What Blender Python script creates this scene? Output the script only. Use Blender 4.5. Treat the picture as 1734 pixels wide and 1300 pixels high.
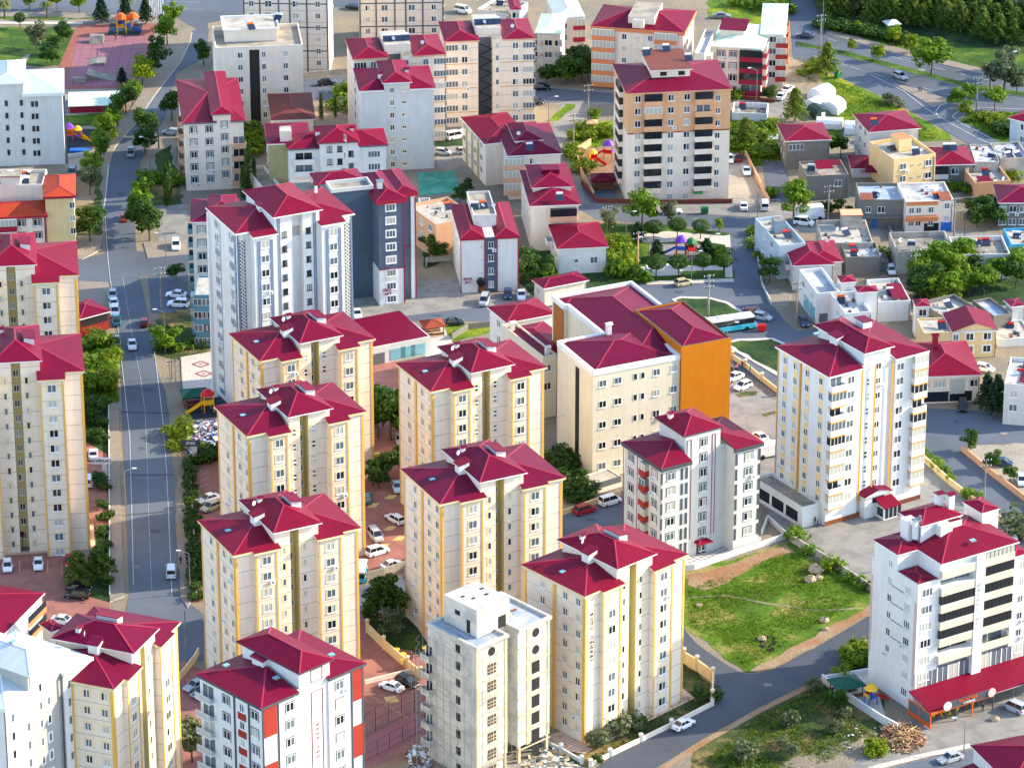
import bpy, math, random
from mathutils import Vector
from math import sin, cos, pi, radians as rad, atan2, hypot
for o in list(bpy.data.objects): bpy.data.objects.remove(o)
SC = bpy.context.scene; COL = SC.collection
rnd = random.Random(11)
# ---------------- camera, sky, sun, exposure ----------------
F, TH, H = 7000.0, rad(24), 330.0           # focal length in photo pixels, pitch down, height of the viewpoint
cam = bpy.data.cameras.new('camera'); co = bpy.data.objects.new('camera', cam); COL.objects.link(co)
cam.sensor_width = 36; cam.lens = 36 * F / 1734; cam.clip_start = 5; cam.clip_end = 9000
co.location = (0, 0, H); co.rotation_euler = (rad(90) - TH, 0, 0); SC.camera = co
SUN_EL, SUN_AZ = rad(26), rad(12)            # elevation; azimuth measured from +X (right) towards +Y (away)
sd = Vector((cos(SUN_EL) * cos(SUN_AZ), cos(SUN_EL) * sin(SUN_AZ), sin(SUN_EL)))
w = bpy.data.worlds.new('World'); SC.world = w; w.use_nodes = True
nt = w.node_tree; sky = nt.nodes.new('ShaderNodeTexSky'); sky.sky_type = 'NISHITA'; sky.sun_disc = False
sky.sun_elevation = SUN_EL; sky.sun_rotation = rad(90) - SUN_AZ; sky.altitude = 700; sky.dust_density = 1.0
bgn = nt.nodes['Background']; bgn.inputs[1].default_value = 0.15
nt.links.new(sky.outputs[0], bgn.inputs[0])
sl = bpy.data.lights.new('sun', 'SUN'); sl.energy = 2.7; sl.angle = rad(0.5); sl.color = (1.0, 0.86, 0.63)
so = bpy.data.objects.new('sun', sl); COL.objects.link(so); so.rotation_euler = sd.to_track_quat('Z', 'Y').to_euler()
SC.view_settings.view_transform = 'Standard'; SC.view_settings.look = 'None'
SC.view_settings.exposure = 1.78; SC.view_settings.gamma = 1
SC.render.engine = 'CYCLES'
# ---------------- survey: photo pixel -> place on the ground (or at height z) ----------------
_c, _s = cos(TH), sin(TH)
def G(x, y, z=0.0):
    X = (x - 867) / F; Y = -(y - 650) / F
    t = (H - z) / (_s - Y * _c)
    return Vector((X * t, (_c + Y * _s) * t))
def PX(X, Y, Z):
    Z -= H; d = Y * _c - Z * _s
    return 867 + F * X / d, 650 - F * (Y * _s + Z * _c) / d
def hfrom(nx, ny, gy):
    g = G(nx, gy); a, b = 0.0, 90.0
    for _ in range(36):
        m = (a + b) / 2
        if PX(g.x, g.y, m)[1] > ny: a = m
        else: b = m
    return a
TL = dict(a=0, b=320, c=640, d=960); XL = (0, 430, 860, 1284)
TZ = dict(e=(1474, 840, 5.908), f=(1474, 1040, 5.908), g=(710, 980, 6.842), h=(710, 1130, 7.225), i=(340, 300, 5.911), j=(500, 280, 5.0), k=(820, 440, 5.907), m=(1040, 690, 5.0), n=(1300, 170, 7.645), o=(1510, 170, 7.647), r=(1290, 330, 7.539), s=(1500, 330, 7.41), t=(1330, 440, 7.539), u=(1530, 480, 5.907), v=(860, 0, 8.67), x=(0, 260, 8.127), y=(280, 290, 4.19), z=(1170, 0, 6.5))
def q(t, x, y):                                # survey sheets: enlargement code and position on it -> photo pixel
    if len(t) == 2: return (XL[int(t[1]) - 1] + x / 3.824, TL[t[0]] + y / 3.824)
    X, Y, s = TZ[t]; return (X + x / s, Y + y / s)
# ---------------- materials ----------------
MATS = {}
def srgb(r, g, b):
    f = lambda c: (c / 12.92 if c <= .04045 else ((c + .055) / 1.055) ** 2.4)
    return (f(r / 255), f(g / 255), f(b / 255))
def mat(name, col, rough=.85, var=.10, vs=.35, spec=.3, metal=0, kind='', fh=2.9, c2=None, bump=0):
    """procedural material. col: sRGB 0-255. kind: groove / rib / tile / check / asphalt / grass / earth / patchy"""
    if name in MATS: return name
    m = bpy.data.materials.new(name); m.use_nodes = True; MATS[name] = m
    n = m.node_tree.nodes; l = m.node_tree.links; bs = n['Principled BSDF']
    bs.inputs['Roughness'].default_value = rough; bs.inputs['Metallic'].default_value = metal
    bs.inputs['Specular IOR Level'].default_value = spec
    c = srgb(*col); cc = srgb(*c2) if c2 else None
    tc = n.new('ShaderNodeTexCoord'); geo = n.new('ShaderNodeNewGeometry')
    def noise(scale, det=4, vec=None, rgh=.55):
        t = n.new('ShaderNodeTexNoise'); t.inputs['Scale'].default_value = scale; t.inputs['Detail'].default_value = det
        t.inputs['Roughness'].default_value = rgh
        l.new(vec if vec else geo.outputs['Position'], t.inputs['Vector']); return t.outputs[0]
    def ramp(fac, stops):
        r = n.new('ShaderNodeValToRGB'); l.new(fac, r.inputs[0]); e = r.color_ramp.elements
        while len(e) < len(stops): e.new(.5)
        for i, (p, k) in enumerate(stops): e[i].position = p; e[i].color = (*k, 1)
        return r.outputs[0]
    def mix(a, b, f, mode='MIX'):
        x = n.new('ShaderNodeMix'); x.data_type = 'RGBA'; x.blend_type = mode
        for s, v in ((x.inputs[0], f), (x.inputs[6], a), (x.inputs[7], b)):
            if isinstance(v, (int, float)): s.default_value = v
            elif isinstance(v, tuple): s.default_value = (*v, 1)
            else: l.new(v, s)
        return x.outputs[2]
    def math_(op, a, b=None):
        x = n.new('ShaderNodeMath'); x.operation = op
        for i, v in enumerate((a, b)):
            if v is None: continue
            if isinstance(v, (int, float)): x.inputs[i].default_value = v
            else: l.new(v, x.inputs[i])
        return x.outputs[0]
    def bumpn(hgt, st, dist=.05):
        b = n.new('ShaderNodeBump'); b.inputs['Strength'].default_value = st; b.inputs['Distance'].default_value = dist
        l.new(hgt, b.inputs['Height']); l.new(b.outputs[0], bs.inputs['Normal'])
    k = lambda q: tuple(min(1, x * q) for x in c)
    if not kind and var == 0:
        bs.inputs['Base Color'].default_value = (*c, 1); return name
    base = ramp(noise(vs, 5), [(.3, k(1 - var)), (.7, k(1 + var))])
    if kind in ('groove', 'rib', 'tile', 'check', 'wall', 'siding'):
        uv = n.new('ShaderNodeUVMap'); sx = n.new('ShaderNodeSeparateXYZ'); l.new(uv.outputs[0], sx.inputs[0])
        U, V = sx.outputs[0], sx.outputs[1]
    if kind in ('groove', 'wall', 'siding'):   # plaster: rain streaks, faint panel joints per storey
        mp = n.new('ShaderNodeMapping'); mp.inputs['Scale'].default_value = (1.2, .10, 1); l.new(uv.outputs[0], mp.inputs[0])
        st = ramp(noise(1.0, 4, mp.outputs[0], .6), [(.35, (.90, .89, .87)), (.62, (1, 1, 1))])
        base = mix(base, st, .75, 'MULTIPLY')
        sp = ramp(noise(.9, 6), [(.28, (.86, .85, .82)), (.42, (1, 1, 1))])
        base = mix(base, sp, .5, 'MULTIPLY')
    if kind == 'groove':
        fr = math_('FRACT', math_('DIVIDE', V, fh)); g = math_('LESS_THAN', math_('ABSOLUTE', math_('SUBTRACT', fr, .5)), .017)
        base = mix(base, tuple(x * .45 for x in c), g)
    if kind == 'siding':
        fr = math_('FRACT', math_('DIVIDE', V, fh)); g = math_('LESS_THAN', fr, .12)
        base = mix(base, tuple(x * .86 for x in c), g)
    if kind == 'rib':
        fr = math_('FRACT', math_('DIVIDE', U, fh)); tri = math_('ABSOLUTE', math_('SUBTRACT', fr, .5))
        g = math_('LESS_THAN', tri, .11)
        base = mix(base, tuple(x * .62 for x in c), math_('MULTIPLY', g, .55))
        sh = ramp(noise(.16, 3), [(.35, k(.86)), (.65, k(1.1))]); base = mix(base, sh, .4)
        mp = n.new('ShaderNodeMapping'); mp.inputs['Scale'].default_value = (2.2, .12, 1); l.new(uv.outputs[0], mp.inputs[0])
        base = mix(base, ramp(noise(1.0, 5, mp.outputs[0], .65), [(.32, (.80, .78, .80)), (.6, (1, 1, 1))]), .6, 'MULTIPLY')
        oi = n.new('ShaderNodeObjectInfo'); base = mix(base, ramp(oi.outputs['Random'], [(0, (.80, .9, 1.05)), (.5, (1.0, 1.0, .95)), (1, (1.2, 1.5, .85))]), 1.0, 'MULTIPLY')
        bumpn(math_('SUBTRACT', .5, math_('MINIMUM', tri, .16)), .5, .06)
    if kind == 'tile':
        fu = math_('FRACT', math_('DIVIDE', U, fh)); fv = math_('FRACT', math_('DIVIDE', V, fh))
        g = math_('MAXIMUM', math_('LESS_THAN', fu, .08), math_('LESS_THAN', fv, .1))
        base = mix(base, tuple(x * .72 for x in c), g)
    if kind == 'check':
        fu = math_('FLOOR', math_('DIVIDE', U, fh)); fv = math_('FLOOR', math_('DIVIDE', V, fh))
        g = math_('MODULO', math_('ABSOLUTE', math_('ADD', fu, fv)), 2)
        base = mix(base, cc, g)
    if kind == 'asphalt':
        base = mix(base, ramp(noise(.035, 5, rgh=.6), [(.35, k(.72)), (.65, k(1.28))]), .8)
        base = mix(base, ramp(noise(9, 3), [(.3, (.80, .80, .80)), (.7, (1, 1, 1))]), .6, 'MULTIPLY')
        v = n.new('ShaderNodeTexVoronoi'); v.feature = 'DISTANCE_TO_EDGE'; v.inputs['Scale'].default_value = .07
        l.new(geo.outputs['Position'], v.inputs['Vector'])
        base = mix(base, tuple(x * .6 for x in c), math_('MULTIPLY', math_('LESS_THAN', v.outputs[0], .004), .2))
    if kind == 'grass':
        g2 = ramp(noise(.11, 6, rgh=.65), [(.36, k(.55)), (.5, c), (.62, cc)])
        base = mix(g2, ramp(noise(1.6, 6, rgh=.7), [(.3, (.45, .5, .4)), (.65, (1.25, 1.25, 1.2))]), .85, 'MULTIPLY')
        bumpn(noise(3.5, 6, rgh=.7), .9, .5)
    if kind == 'earth':
        base = mix(ramp(noise(.09, 6, rgh=.65), [(.40, c), (.60, cc)]), ramp(noise(2.2, 6, rgh=.7), [(.3, (.68, .66, .62)), (.7, (1.12, 1.12, 1.12))]), .8, 'MULTIPLY')
        bumpn(noise(1.5, 6, rgh=.7), .7, .35)
    if kind == 'patchy':
        base = mix(base, cc, ramp(noise(.28, 6, rgh=.7), [(.46, (0, 0, 0)), (.60, (1, 1, 1))]))
        base = mix(base, ramp(noise(3, 4), [(.3, (.82, .82, .82)), (.7, (1, 1, 1))]), .7, 'MULTIPLY')
    if kind == 'leaf':
        oi = n.new('ShaderNodeObjectInfo')
        base = ramp(noise(1.1, 3), [(.30, k(.50)), (.5, c), (.72, cc)])
        base = mix(base, ramp(oi.outputs['Random'], [(0, (.72, .80, .75)), (1, (1.2, 1.12, 1.0))]), 1.0, 'MULTIPLY')
    if bump: bumpn(noise(2.5, 5), bump, .1)
    l.new(base, bs.inputs['Base Color'])
    if kind == 'leaf':
        tr = n.new('ShaderNodeBsdfTranslucent'); l.new(base, tr.inputs[0]); ms = n.new('ShaderNodeMixShader'); ms.inputs[0].default_value = .42
        l.new(bs.outputs[0], ms.inputs[1]); l.new(tr.outputs[0], ms.inputs[2]); l.new(ms.outputs[0], n['Material Output'].inputs[0])
    return name
# ---------------- mesh builder ----------------
class MB:
    def __init__(s): s.v = []; s.f = []; s.m = []; s.ml = []
    def mi(s, m):
        if m not in s.ml: s.ml.append(m)
        return s.ml.index(m)
    def face(s, pts, m):
        i = len(s.v); s.v += [tuple(p) for p in pts]; s.f.append(tuple(range(i, i + len(pts)))); s.m.append(s.mi(m))
    def box(s, x0, x1, y0, y1, z0, z1, m, top=None, bottom=False):
        a, b, c, d = (x0, y0), (x1, y0), (x1, y1), (x0, y1)
        s.prism([a, b, c, d], z0, z1, m, top, bottom)
    def prism(s, poly, z0, z1, m, top=None, bottom=False):
        n = len(poly)
        for i in range(n):
            p, q = poly[i], poly[(i + 1) % n]
            s.face([(p[0], p[1], z0), (q[0], q[1], z0), (q[0], q[1], z1), (p[0], p[1], z1)], m)
        if top != 'none': s.face([(p[0], p[1], z1) for p in poly], top or m)
        if bottom: s.face([(p[0], p[1], z0) for p in reversed(poly)], m)
    def tube(s, p, q, r, m, n=6, r2=None):
        p, q = Vector(p), Vector(q); d = (q - p).normalized(); a = d.orthogonal().normalized(); b = d.cross(a)
        r2 = r if r2 is None else r2
        P = [p + (a * cos(2 * pi * i / n) + b * sin(2 * pi * i / n)) * r for i in range(n)]
        Q = [q + (a * cos(2 * pi * i / n) + b * sin(2 * pi * i / n)) * r2 for i in range(n)]
        for i in range(n):
            j = (i + 1) % n; s.face([P[i], P[j], Q[j], Q[i]], m)
        s.face(Q, m); s.face(list(reversed(P)), m)
    def dome(s, c, rx, ry, rz, m, n=10, k=4, full=False):
        lat = [(-pi / 2 if full else 0) + (pi / 2 + (pi / 2 if full else 0)) * i / k for i in range(k + 1)]
        R = [[(c[0] + rx * cos(t) * cos(2 * pi * j / n), c[1] + ry * cos(t) * sin(2 * pi * j / n), c[2] + rz * sin(t)) for j in range(n)] for t in lat]
        for i in range(k):
            for j in range(n):
                q = (j + 1) % n; s.face([R[i][j], R[i][q], R[i + 1][q], R[i + 1][j]], m)
    def seg(s, p, q, w, m, hh=.06):
        if (Vector(p) - Vector(q)).length < .1: return            # ridge cap
        p, q = Vector(p), Vector(q); d = (q - p).normalized(); sd_ = d.cross(Vector((0, 0, 1))).normalized() * w / 2
        up = Vector((0, 0, hh))
        s.face([p - sd_, q - sd_, q + up, p + up], m); s.face([p + up, q + up, q + sd_, p + sd_], m)
    def hip(s, x0, x1, y0, y1, z, sl, m, fm, fh=.28, cap='ridge_cap', ridge=None, ins=None):
        W, D = x1 - x0, y1 - y0; sl = max(sl, .02); cap = 'white_trim' if m == 'white_roof' else cap
        if ridge is None: ridge = 'x' if W >= D else 'y'
        if ridge == 'x': r = D / 2; t = min(ins or r, W / 2); A, B = (x0 + t, (y0 + y1) / 2), (x1 - t, (y0 + y1) / 2)
        else: r = W / 2; t = min(ins or r, D / 2); A, B = ((x0 + x1) / 2, y0 + t), ((x0 + x1) / 2, y1 - t)
        zr = z + r * sl; A = (*A, zr); B = (*B, zr)
        c = [(x0, y0, z), (x1, y0, z), (x1, y1, z), (x0, y1, z)]
        if ridge == 'x': fs = [[c[0], c[1], B, A], [c[1], c[2], B], [c[2], c[3], A, B], [c[3], c[0], A]]; hp = [(c[0], A), (c[3], A), (c[1], B), (c[2], B), (A, B)]
        else: fs = [[c[0], c[1], A], [c[1], c[2], B, A], [c[2], c[3], B], [c[3], c[0], A, B]]; hp = [(c[0], A), (c[1], A), (c[2], B), (c[3], B), (A, B)]
        for q in fs: s.face(q, m)
        for p, q in hp:
            if (Vector(p) - Vector(q)).length > .2: s.seg(p, q, .3, cap)
        s.band([(x0, y0), (x1, y0), (x1, y1), (x0, y1)], z - fh, z, fm)
        s.face([(x0, y1, z - fh), (x1, y1, z - fh), (x1, y0, z - fh), (x0, y0, z - fh)], fm)
        return zr
    def band(s, poly, z0, z1, m):
        n = len(poly)
        for i in range(n):
            p, q = poly[i], poly[(i + 1) % n]
            s.face([(p[0], p[1], z0), (q[0], q[1], z0), (q[0], q[1], z1), (p[0], p[1], z1)], m)
    def gable(s, x0, x1, y0, y1, z, rise, m, wm, fm, axis='x'):
        if axis == 'x':
            yc = (y0 + y1) / 2
            s.face([(x0, y0, z), (x1, y0, z), (x1, yc, z + rise), (x0, yc, z + rise)], m)
            s.face([(x1, y1, z), (x0, y1, z), (x0, yc, z + rise), (x1, yc, z + rise)], m)
            s.face([(x0 + .3, y1 - .3, z), (x0 + .3, y0 + .3, z), (x0 + .3, yc, z + rise - .1)], wm)
            s.face([(x1 - .3, y0 + .3, z), (x1 - .3, y1 - .3, z), (x1 - .3, yc, z + rise - .1)], wm)
        else:
            xc = (x0 + x1) / 2
            s.face([(x0, y1, z), (x0, y0, z), (xc, y0, z + rise), (xc, y1, z + rise)], m)
            s.face([(x1, y0, z), (x1, y1, z), (xc, y1, z + rise), (xc, y0, z + rise)], m)
            s.face([(x0 + .3, y0 + .3, z), (x1 - .3, y0 + .3, z), (xc, y0 + .3, z + rise - .1)], wm)
            s.face([(x1 - .3, y1 - .3, z), (x0 + .3, y1 - .3, z), (xc, y1 - .3, z + rise - .1)], wm)
        s.face([(x0, y0, z - .02), (x0, y1, z - .02), (x1, y1, z - .02), (x1, y0, z - .02)], fm)
    def shed(s, x0, x1, y0, y1, za, zb, m, axis='x', t=.12):
        """one-slope roof: height za at the low-coordinate side, zb at the other"""
        if axis == 'x': p = [(x0, y0, za), (x1, y0, zb), (x1, y1, zb), (x0, y1, za)]
        else: p = [(x0, y0, za), (x1, y0, za), (x1, y1, zb), (x0, y1, zb)]
        s.face(p, m); s.face([(a, b, c - t) for a, b, c in reversed(p)], m)
        for i in range(4):
            a, b = p[i], p[(i + 1) % 4]; s.face([(a[0], a[1], a[2] - t), (b[0], b[1], b[2] - t), b, a], m)
    def parapet(s, x0, x1, y0, y1, z, ph, t, wm, fm, cm=None):
        """flat roof: floor at z inside a rim reaching z+ph"""
        cm = cm or wm
        s.face([(x0 + t, y0 + t, z + .02), (x1 - t, y0 + t, z + .02), (x1 - t, y1 - t, z + .02), (x0 + t, y1 - t, z + .02)], fm)
        for a, b, c, d in ((x0, x1, y0, y0 + t), (x0, x1, y1 - t, y1), (x0, x0 + t, y0 + t, y1 - t), (x1 - t, x1, y0 + t, y1 - t)):
            s.box(a, b, c, d, z, z + ph, wm, cm)
    def data(s, name, smooth=False):
        me = bpy.data.meshes.new(name); me.from_pydata(s.v, [], s.f)
        for m in s.ml: me.materials.append(MATS[m])
        me.polygons.foreach_set('material_index', s.m)
        uvs = []
        for f in s.f:
            P = [Vector(s.v[i]) for i in f]; nn = Vector((0, 0, 0))
            for i in range(len(P)): nn += (P[i] - P[0]).cross(P[(i + 1) % len(P)] - P[0])
            if nn.length < 1e-9: nn = Vector((0, 0, 1))
            nn.normalize(); t = Vector((-nn.y, nn.x, 0))
            t = t.normalized() if t.length > .05 else Vector((1, 0, 0))
            b = nn.cross(t)
            for p in P: uvs += [p.dot(t), p.dot(b)]
        ul = me.uv_layers.new(name='UVMap'); ul.data.foreach_set('uv', uvs)
        if smooth: me.polygons.foreach_set('use_smooth', [True] * len(s.f))
        me.update(); return me
    def build(s, name, parent=None, loc=None, smooth=False):
        o = bpy.data.objects.new(name, s.data(name, smooth)); COL.objects.link(o)
        if parent: o.parent = parent
        if loc: o.location = loc
        return o
def put(name, me, parent=None, loc=(0, 0, 0), rz=0, sc=None):
    o = bpy.data.objects.new(name, me); COL.objects.link(o); o.location = loc; o.rotation_euler = (0, 0, rz)
    if parent: o.parent = parent
    if sc: o.scale = sc if isinstance(sc, tuple) else (sc, sc, sc)
    return o
def tag(o, label, cat, group=None):
    o['label'] = label; o['category'] = cat
    if group: o['group'] = group
    return o
def empty(name, loc, rz, label, cat, group=None):
    o = bpy.data.objects.new(name, None); COL.objects.link(o); o.location = loc; o.rotation_euler = (0, 0, rz); o.empty_display_size = .5
    return tag(o, label, cat, group)
# ---------------- palette ----------------
mat('ridge_cap', (160, 26, 56), .5, .05)
mat('crimson', (112, 7, 46), .5, .10, .5, .12, kind='rib', fh=.55)
mat('crimson_dull', (100, 14, 46), .55, .12, .5, .12, kind='rib', fh=.55)
mat('brick_roof', (122, 62, 46), .7, .14, .5, .3, kind='rib', fh=.6)
mat('orange_roof', (170, 52, 28), .7, .12, .5, .3, kind='rib', fh=.45)
mat('white_roof', (200, 206, 212), .5, .05, .4, .4, kind='rib', fh=.7)
mat('cream', (232, 216, 197), kind='groove', var=.04)
mat('cream_plain', (229, 215, 198), kind='wall', var=.05)
mat('cream_trim', (222, 202, 150), .8, .05)
mat('gold', (220, 172, 84), .7, .06)
mat('olive', (204, 188, 132), .85, .05)
mat('white', (218, 219, 218), .8, .04, kind='wall')
mat('white_trim', (226, 226, 224), .7, .03)
mat('grey_wall', (168, 168, 164), kind='wall', var=.06)
mat('lightgrey', (205, 205, 202), kind='wall', var=.05)
mat('darkgrey', (70, 76, 82), .7, .06)
mat('slate', (88, 100, 118), kind='wall', var=.05)
mat('slate_light', (126, 142, 158), kind='wall', var=.05)
mat('tan', (214, 166, 126), kind='wall', var=.05)
mat('orange_band', (206, 128, 84), .8, .06)
mat('red_panel', (150, 46, 34), .7, .06)
mat('crimson_trim', (150, 24, 54), .6, .06)
mat('concrete', (150, 144, 132), .9, .12, .5, kind='patchy', c2=(118, 113, 104))
mat('roof_screed', (166, 156, 138), .9, .12, .5, kind='patchy', c2=(132, 128, 120))
mat('white_membrane', (190, 192, 194), .7, .08, .5, kind='patchy', c2=(150, 152, 154))
mat('block_grey', (122, 119, 112), .9, .12, .8, kind='tile', fh=.6)
mat('sand_wall', (226, 198, 146), kind='wall', var=.05)
mat('gold_wall', (198, 118, 4), .6, .04, kind='wall')
mat('bronze_wall', (160, 98, 40), .6, .05, kind='siding', fh=.45)
mat('hosp_cream', (224, 214, 190), .7, .04, kind='wall')
mat('frame_white', (232, 232, 230), .5, 0)
mat('frame_dark', (52, 56, 60), .5, 0)
mat('trim_cream', (226, 200, 150), .8, 0)
mat('trim_maroon', (116, 50, 56), .8, 0)
mat('trim_grey', (96, 100, 106), .8, 0)
mat('glass_dark', (28, 34, 42), .12, 0, spec=.6)
mat('glass_mid', (92, 104, 112), .15, 0, spec=.6)
mat('glass_curtain', (176, 176, 166), .3, 0, spec=.5)
mat('glass_teal', (120, 176, 190), .12, 0, spec=.7)
mat('black', (24, 25, 28), .6, 0)
mat('steel', (150, 156, 162), .35, .0, metal=.6)
mat('tank_white', (225, 226, 228), .4, 0)
mat('panel_blue', (34, 44, 66), .15, 0, spec=.7)
mat('recess_shade', (44, 42, 40), .9, 0)  # shade inside recesses and openings, put into the colour of flat panels
mat('wood', (120, 72, 44), .8, .1, 2)
mat('orange_paint', (230, 96, 26), .6, 0)
mat('yellow_paint', (240, 186, 30), .5, 0)
mat('red_paint', (200, 30, 30), .5, 0)
mat('blue_paint', (30, 100, 190), .5, 0)
mat('green_paint', (24, 110, 62), .5, 0)
mat('purple_paint', (110, 50, 170), .5, 0)
mat('turq_paint', (60, 180, 200), .8, .05)
# ---------------- windows ----------------
_wc = {}
def win_mesh(kind, w_, h_, trim, frame, glass):
    key = (kind, round(w_, 2), round(h_, 2), trim, frame, glass)
    if key in _wc: return _wc[key]
    b = MB(); x0, x1 = -w_ / 2, w_ / 2; t = .07
    if trim:
        q = .2
        for a in ((x0 - q, x1 + q, -h_ / 2 - q, -h_ / 2), (x0 - q, x1 + q, h_ / 2, h_ / 2 + q), (x0 - q, x0, -h_ / 2, h_ / 2), (x1, x1 + q, -h_ / 2, h_ / 2)):
            b.box(a[0], a[1], -.05, 0, a[2], a[3], trim, bottom=True)
    b.box(x0, x1, -.02, 0, -h_ / 2, h_ / 2, glass)
    fr = [(x0, x1, -h_ / 2, -h_ / 2 + t), (x0, x1, h_ / 2 - t, h_ / 2), (x0, x0 + t, -h_ / 2 + t, h_ / 2 - t), (x1 - t, x1, -h_ / 2 + t, h_ / 2 - t)]
    n = {'s': 1, 'n': 2, 't': 3, 'f': 4, 'g': max(2, int(w_ / .85)), 'x': 1, 'o': 2, 'k': 1}[kind]
    for i in range(1, n):
        x = x0 + w_ * i / n; fr.append((x - .05, x + .05, -h_ / 2 + t, h_ / 2 - t))
    if kind == 'n': fr.append((x0 + t, x1 - t, -.30, -.22)) if h_ < 1 else None
    if kind == 'k': fr.append((x0 + t, x1 - t, -.16, .16))          # two small stacked lights
    if kind == 'o': # one leaf darker (open)
        b.box(x0 + t, -.05, -.03, 0, -h_ / 2 + t, h_ / 2 - t, 'glass_dark')
    for a in fr: b.box(a[0], a[1], -.07, 0, a[2], a[3], frame, bottom=True)
    if kind in 'nto': b.box(x0 - .12, x1 + .12, -.16, 0, -h_ / 2 - .1, -h_ / 2, frame, bottom=True)
    _wc[key] = (b, b.data('window')); return _wc[key]
STY = {  # kind: (mesh kind, width, height)
 'n': ('n', 1.55, 1.45), 's': ('s', .65, 1.3), 'm': ('n', 1.1, 1.35), 'k': ('k', .75, 1.35), 'w': ('t', 2.1, 1.45), 'v': ('f', 2.6, 1.45), 'd': ('x', .5, .5), 'q': ('n', .95, 1.25), 'l': ('n', 1.7, 2.1)}
class Bld:
    def __init__(s, name, label, cat, N, L, R, h=None, gy=None, group=None, oh=.5, ut=False, base=False):
        s.h = h = hfrom(N[0], N[1], gy) if gy else h
        if base: s.h, h = h, 0
        n_, l_, r_ = G(*N, h), G(*L, h), G(*R, h)
        u, v = r_ - n_, l_ - n_; s.W, s.D = u.length, v.length
        au, av = atan2(u.y, u.x), atan2(v.y, v.x); e = ((av - au) % (2 * pi)) - pi / 2
        a = au if ut else au + e / 2; s.a = a; s.D *= cos(e) if ut else 1; s.O = n_; s.oh = oh
        s.u = Vector((cos(a), sin(a))); s.v = Vector((-sin(a), cos(a)))
        s.e = empty(name, (n_.x, n_.y, 0), a, label, cat, group); s.q = []; s.cnt = 0
        s.rr = random.Random(int(abs(N[0] * 7 + N[1] * 13)))
        s.gl = ('glass_dark', 'glass_mid', 'glass_mid', 'glass_curtain')
    def w2(s, x, y): return s.O + s.u * x + s.v * y
    def U(s, px, y=None, z=None):
        y = s.oh if y is None else y; z = s.h if z is None else z; lo, hi = -60., 140.
        for _ in range(30):
            m = (lo + hi) / 2; p = s.w2(m, y)
            if PX(p.x, p.y, z)[0] < px: lo = m
            else: hi = m
        return lo
    def V(s, px, x=None, z=None):
        x = s.oh if x is None else x; z = s.h if z is None else z; lo, hi = -60., 140.
        for _ in range(30):
            m = (lo + hi) / 2; p = s.w2(x, m)
            if PX(p.x, p.y, z)[0] > px: lo = m
            else: hi = m
        return lo
    def pos(s, face, x, plane):
        if face == 'f': return x * s.W if abs(x) <= 1 else s.U(x, plane)
        if face == 'l': return x * s.D if abs(x) <= 1 else s.V(x, plane)
        return x * s.D if abs(x) <= 1 else s.V(-1, plane) * 0 + x
    def dplane(s, face): return {'f': s.oh, 'l': s.oh, 'r': s.W - s.oh}[face]
    def frame(s, face, p, z, plane):
        if face == 'f': return (p, plane, z), 0
        if face == 'l': return (plane, p, z), -pi / 2
        return (plane, p, z), pi / 2
    def win(s, face, x, z, kind='n', plane=None, trim=None, fr='frame_white', w=None, h=None, glass=None):
        plane = s.dplane(face) if plane is None else plane
        k, w0, h0 = STY.get(kind, ('g', 3, 1.5)); w0 = w or w0; h0 = h or h0
        gl = glass or s.rr.choice(s.gl)
        if k == 'n' and not glass and s.rr.random() < .2: k = 'o'
        if k in 'nt' and h0 < 2 and s.rr.random() < .09:
            l_, r_ = s.frame(face, s.pos(face, x, plane) + w0 / 2 + .1, z - h0 / 2 - .75, plane)
            if 'ac' not in _wc: m_ = MB(); m_.box(-.42, .42, -.36, -.02, 0, .58, 'tank_white', bottom=True); m_.tube((0, -.37, .29), (0, -.35, .29), .2, 'darkgrey', 8); _wc['ac'] = m_.data('air_conditioner')
            put('air_conditioner', _wc['ac'], s.e, l_, r_)
        s.q.append((win_mesh(k, w0, h0, trim, fr, gl), s.frame(face, s.pos(face, x, plane), z, plane), w0 * h0))
    def cols(s, face, xs, n, kind='n', top=1.75, fh=2.9, skip=(), z0=None, **kw):
        zt = s.h if z0 is None else z0
        for x in xs:
            for i in range(n):
                if i in skip: continue
                z = zt - top - i * fh
                if z > .7: s.win(face, x, z, kind, **kw)
    def part(s, mb, name, parent=None, label=None):
        o = mb.build(name, parent or s.e)
        if label: o['label'] = label
        return o
    def strip(s, face, x, w, z0, z1, m, proud=.09, plane=None, name='pilaster'):
        plane = s.dplane(face) if plane is None else plane; p = s.pos(face, x, plane); b = MB()
        b.box(-w / 2, w / 2, -proud, 0, z0, z1, m, bottom=True)
        loc, r = s.frame(face, p, 0, plane); o = put(name, b.data(name), s.e, loc, r); return o
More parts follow.
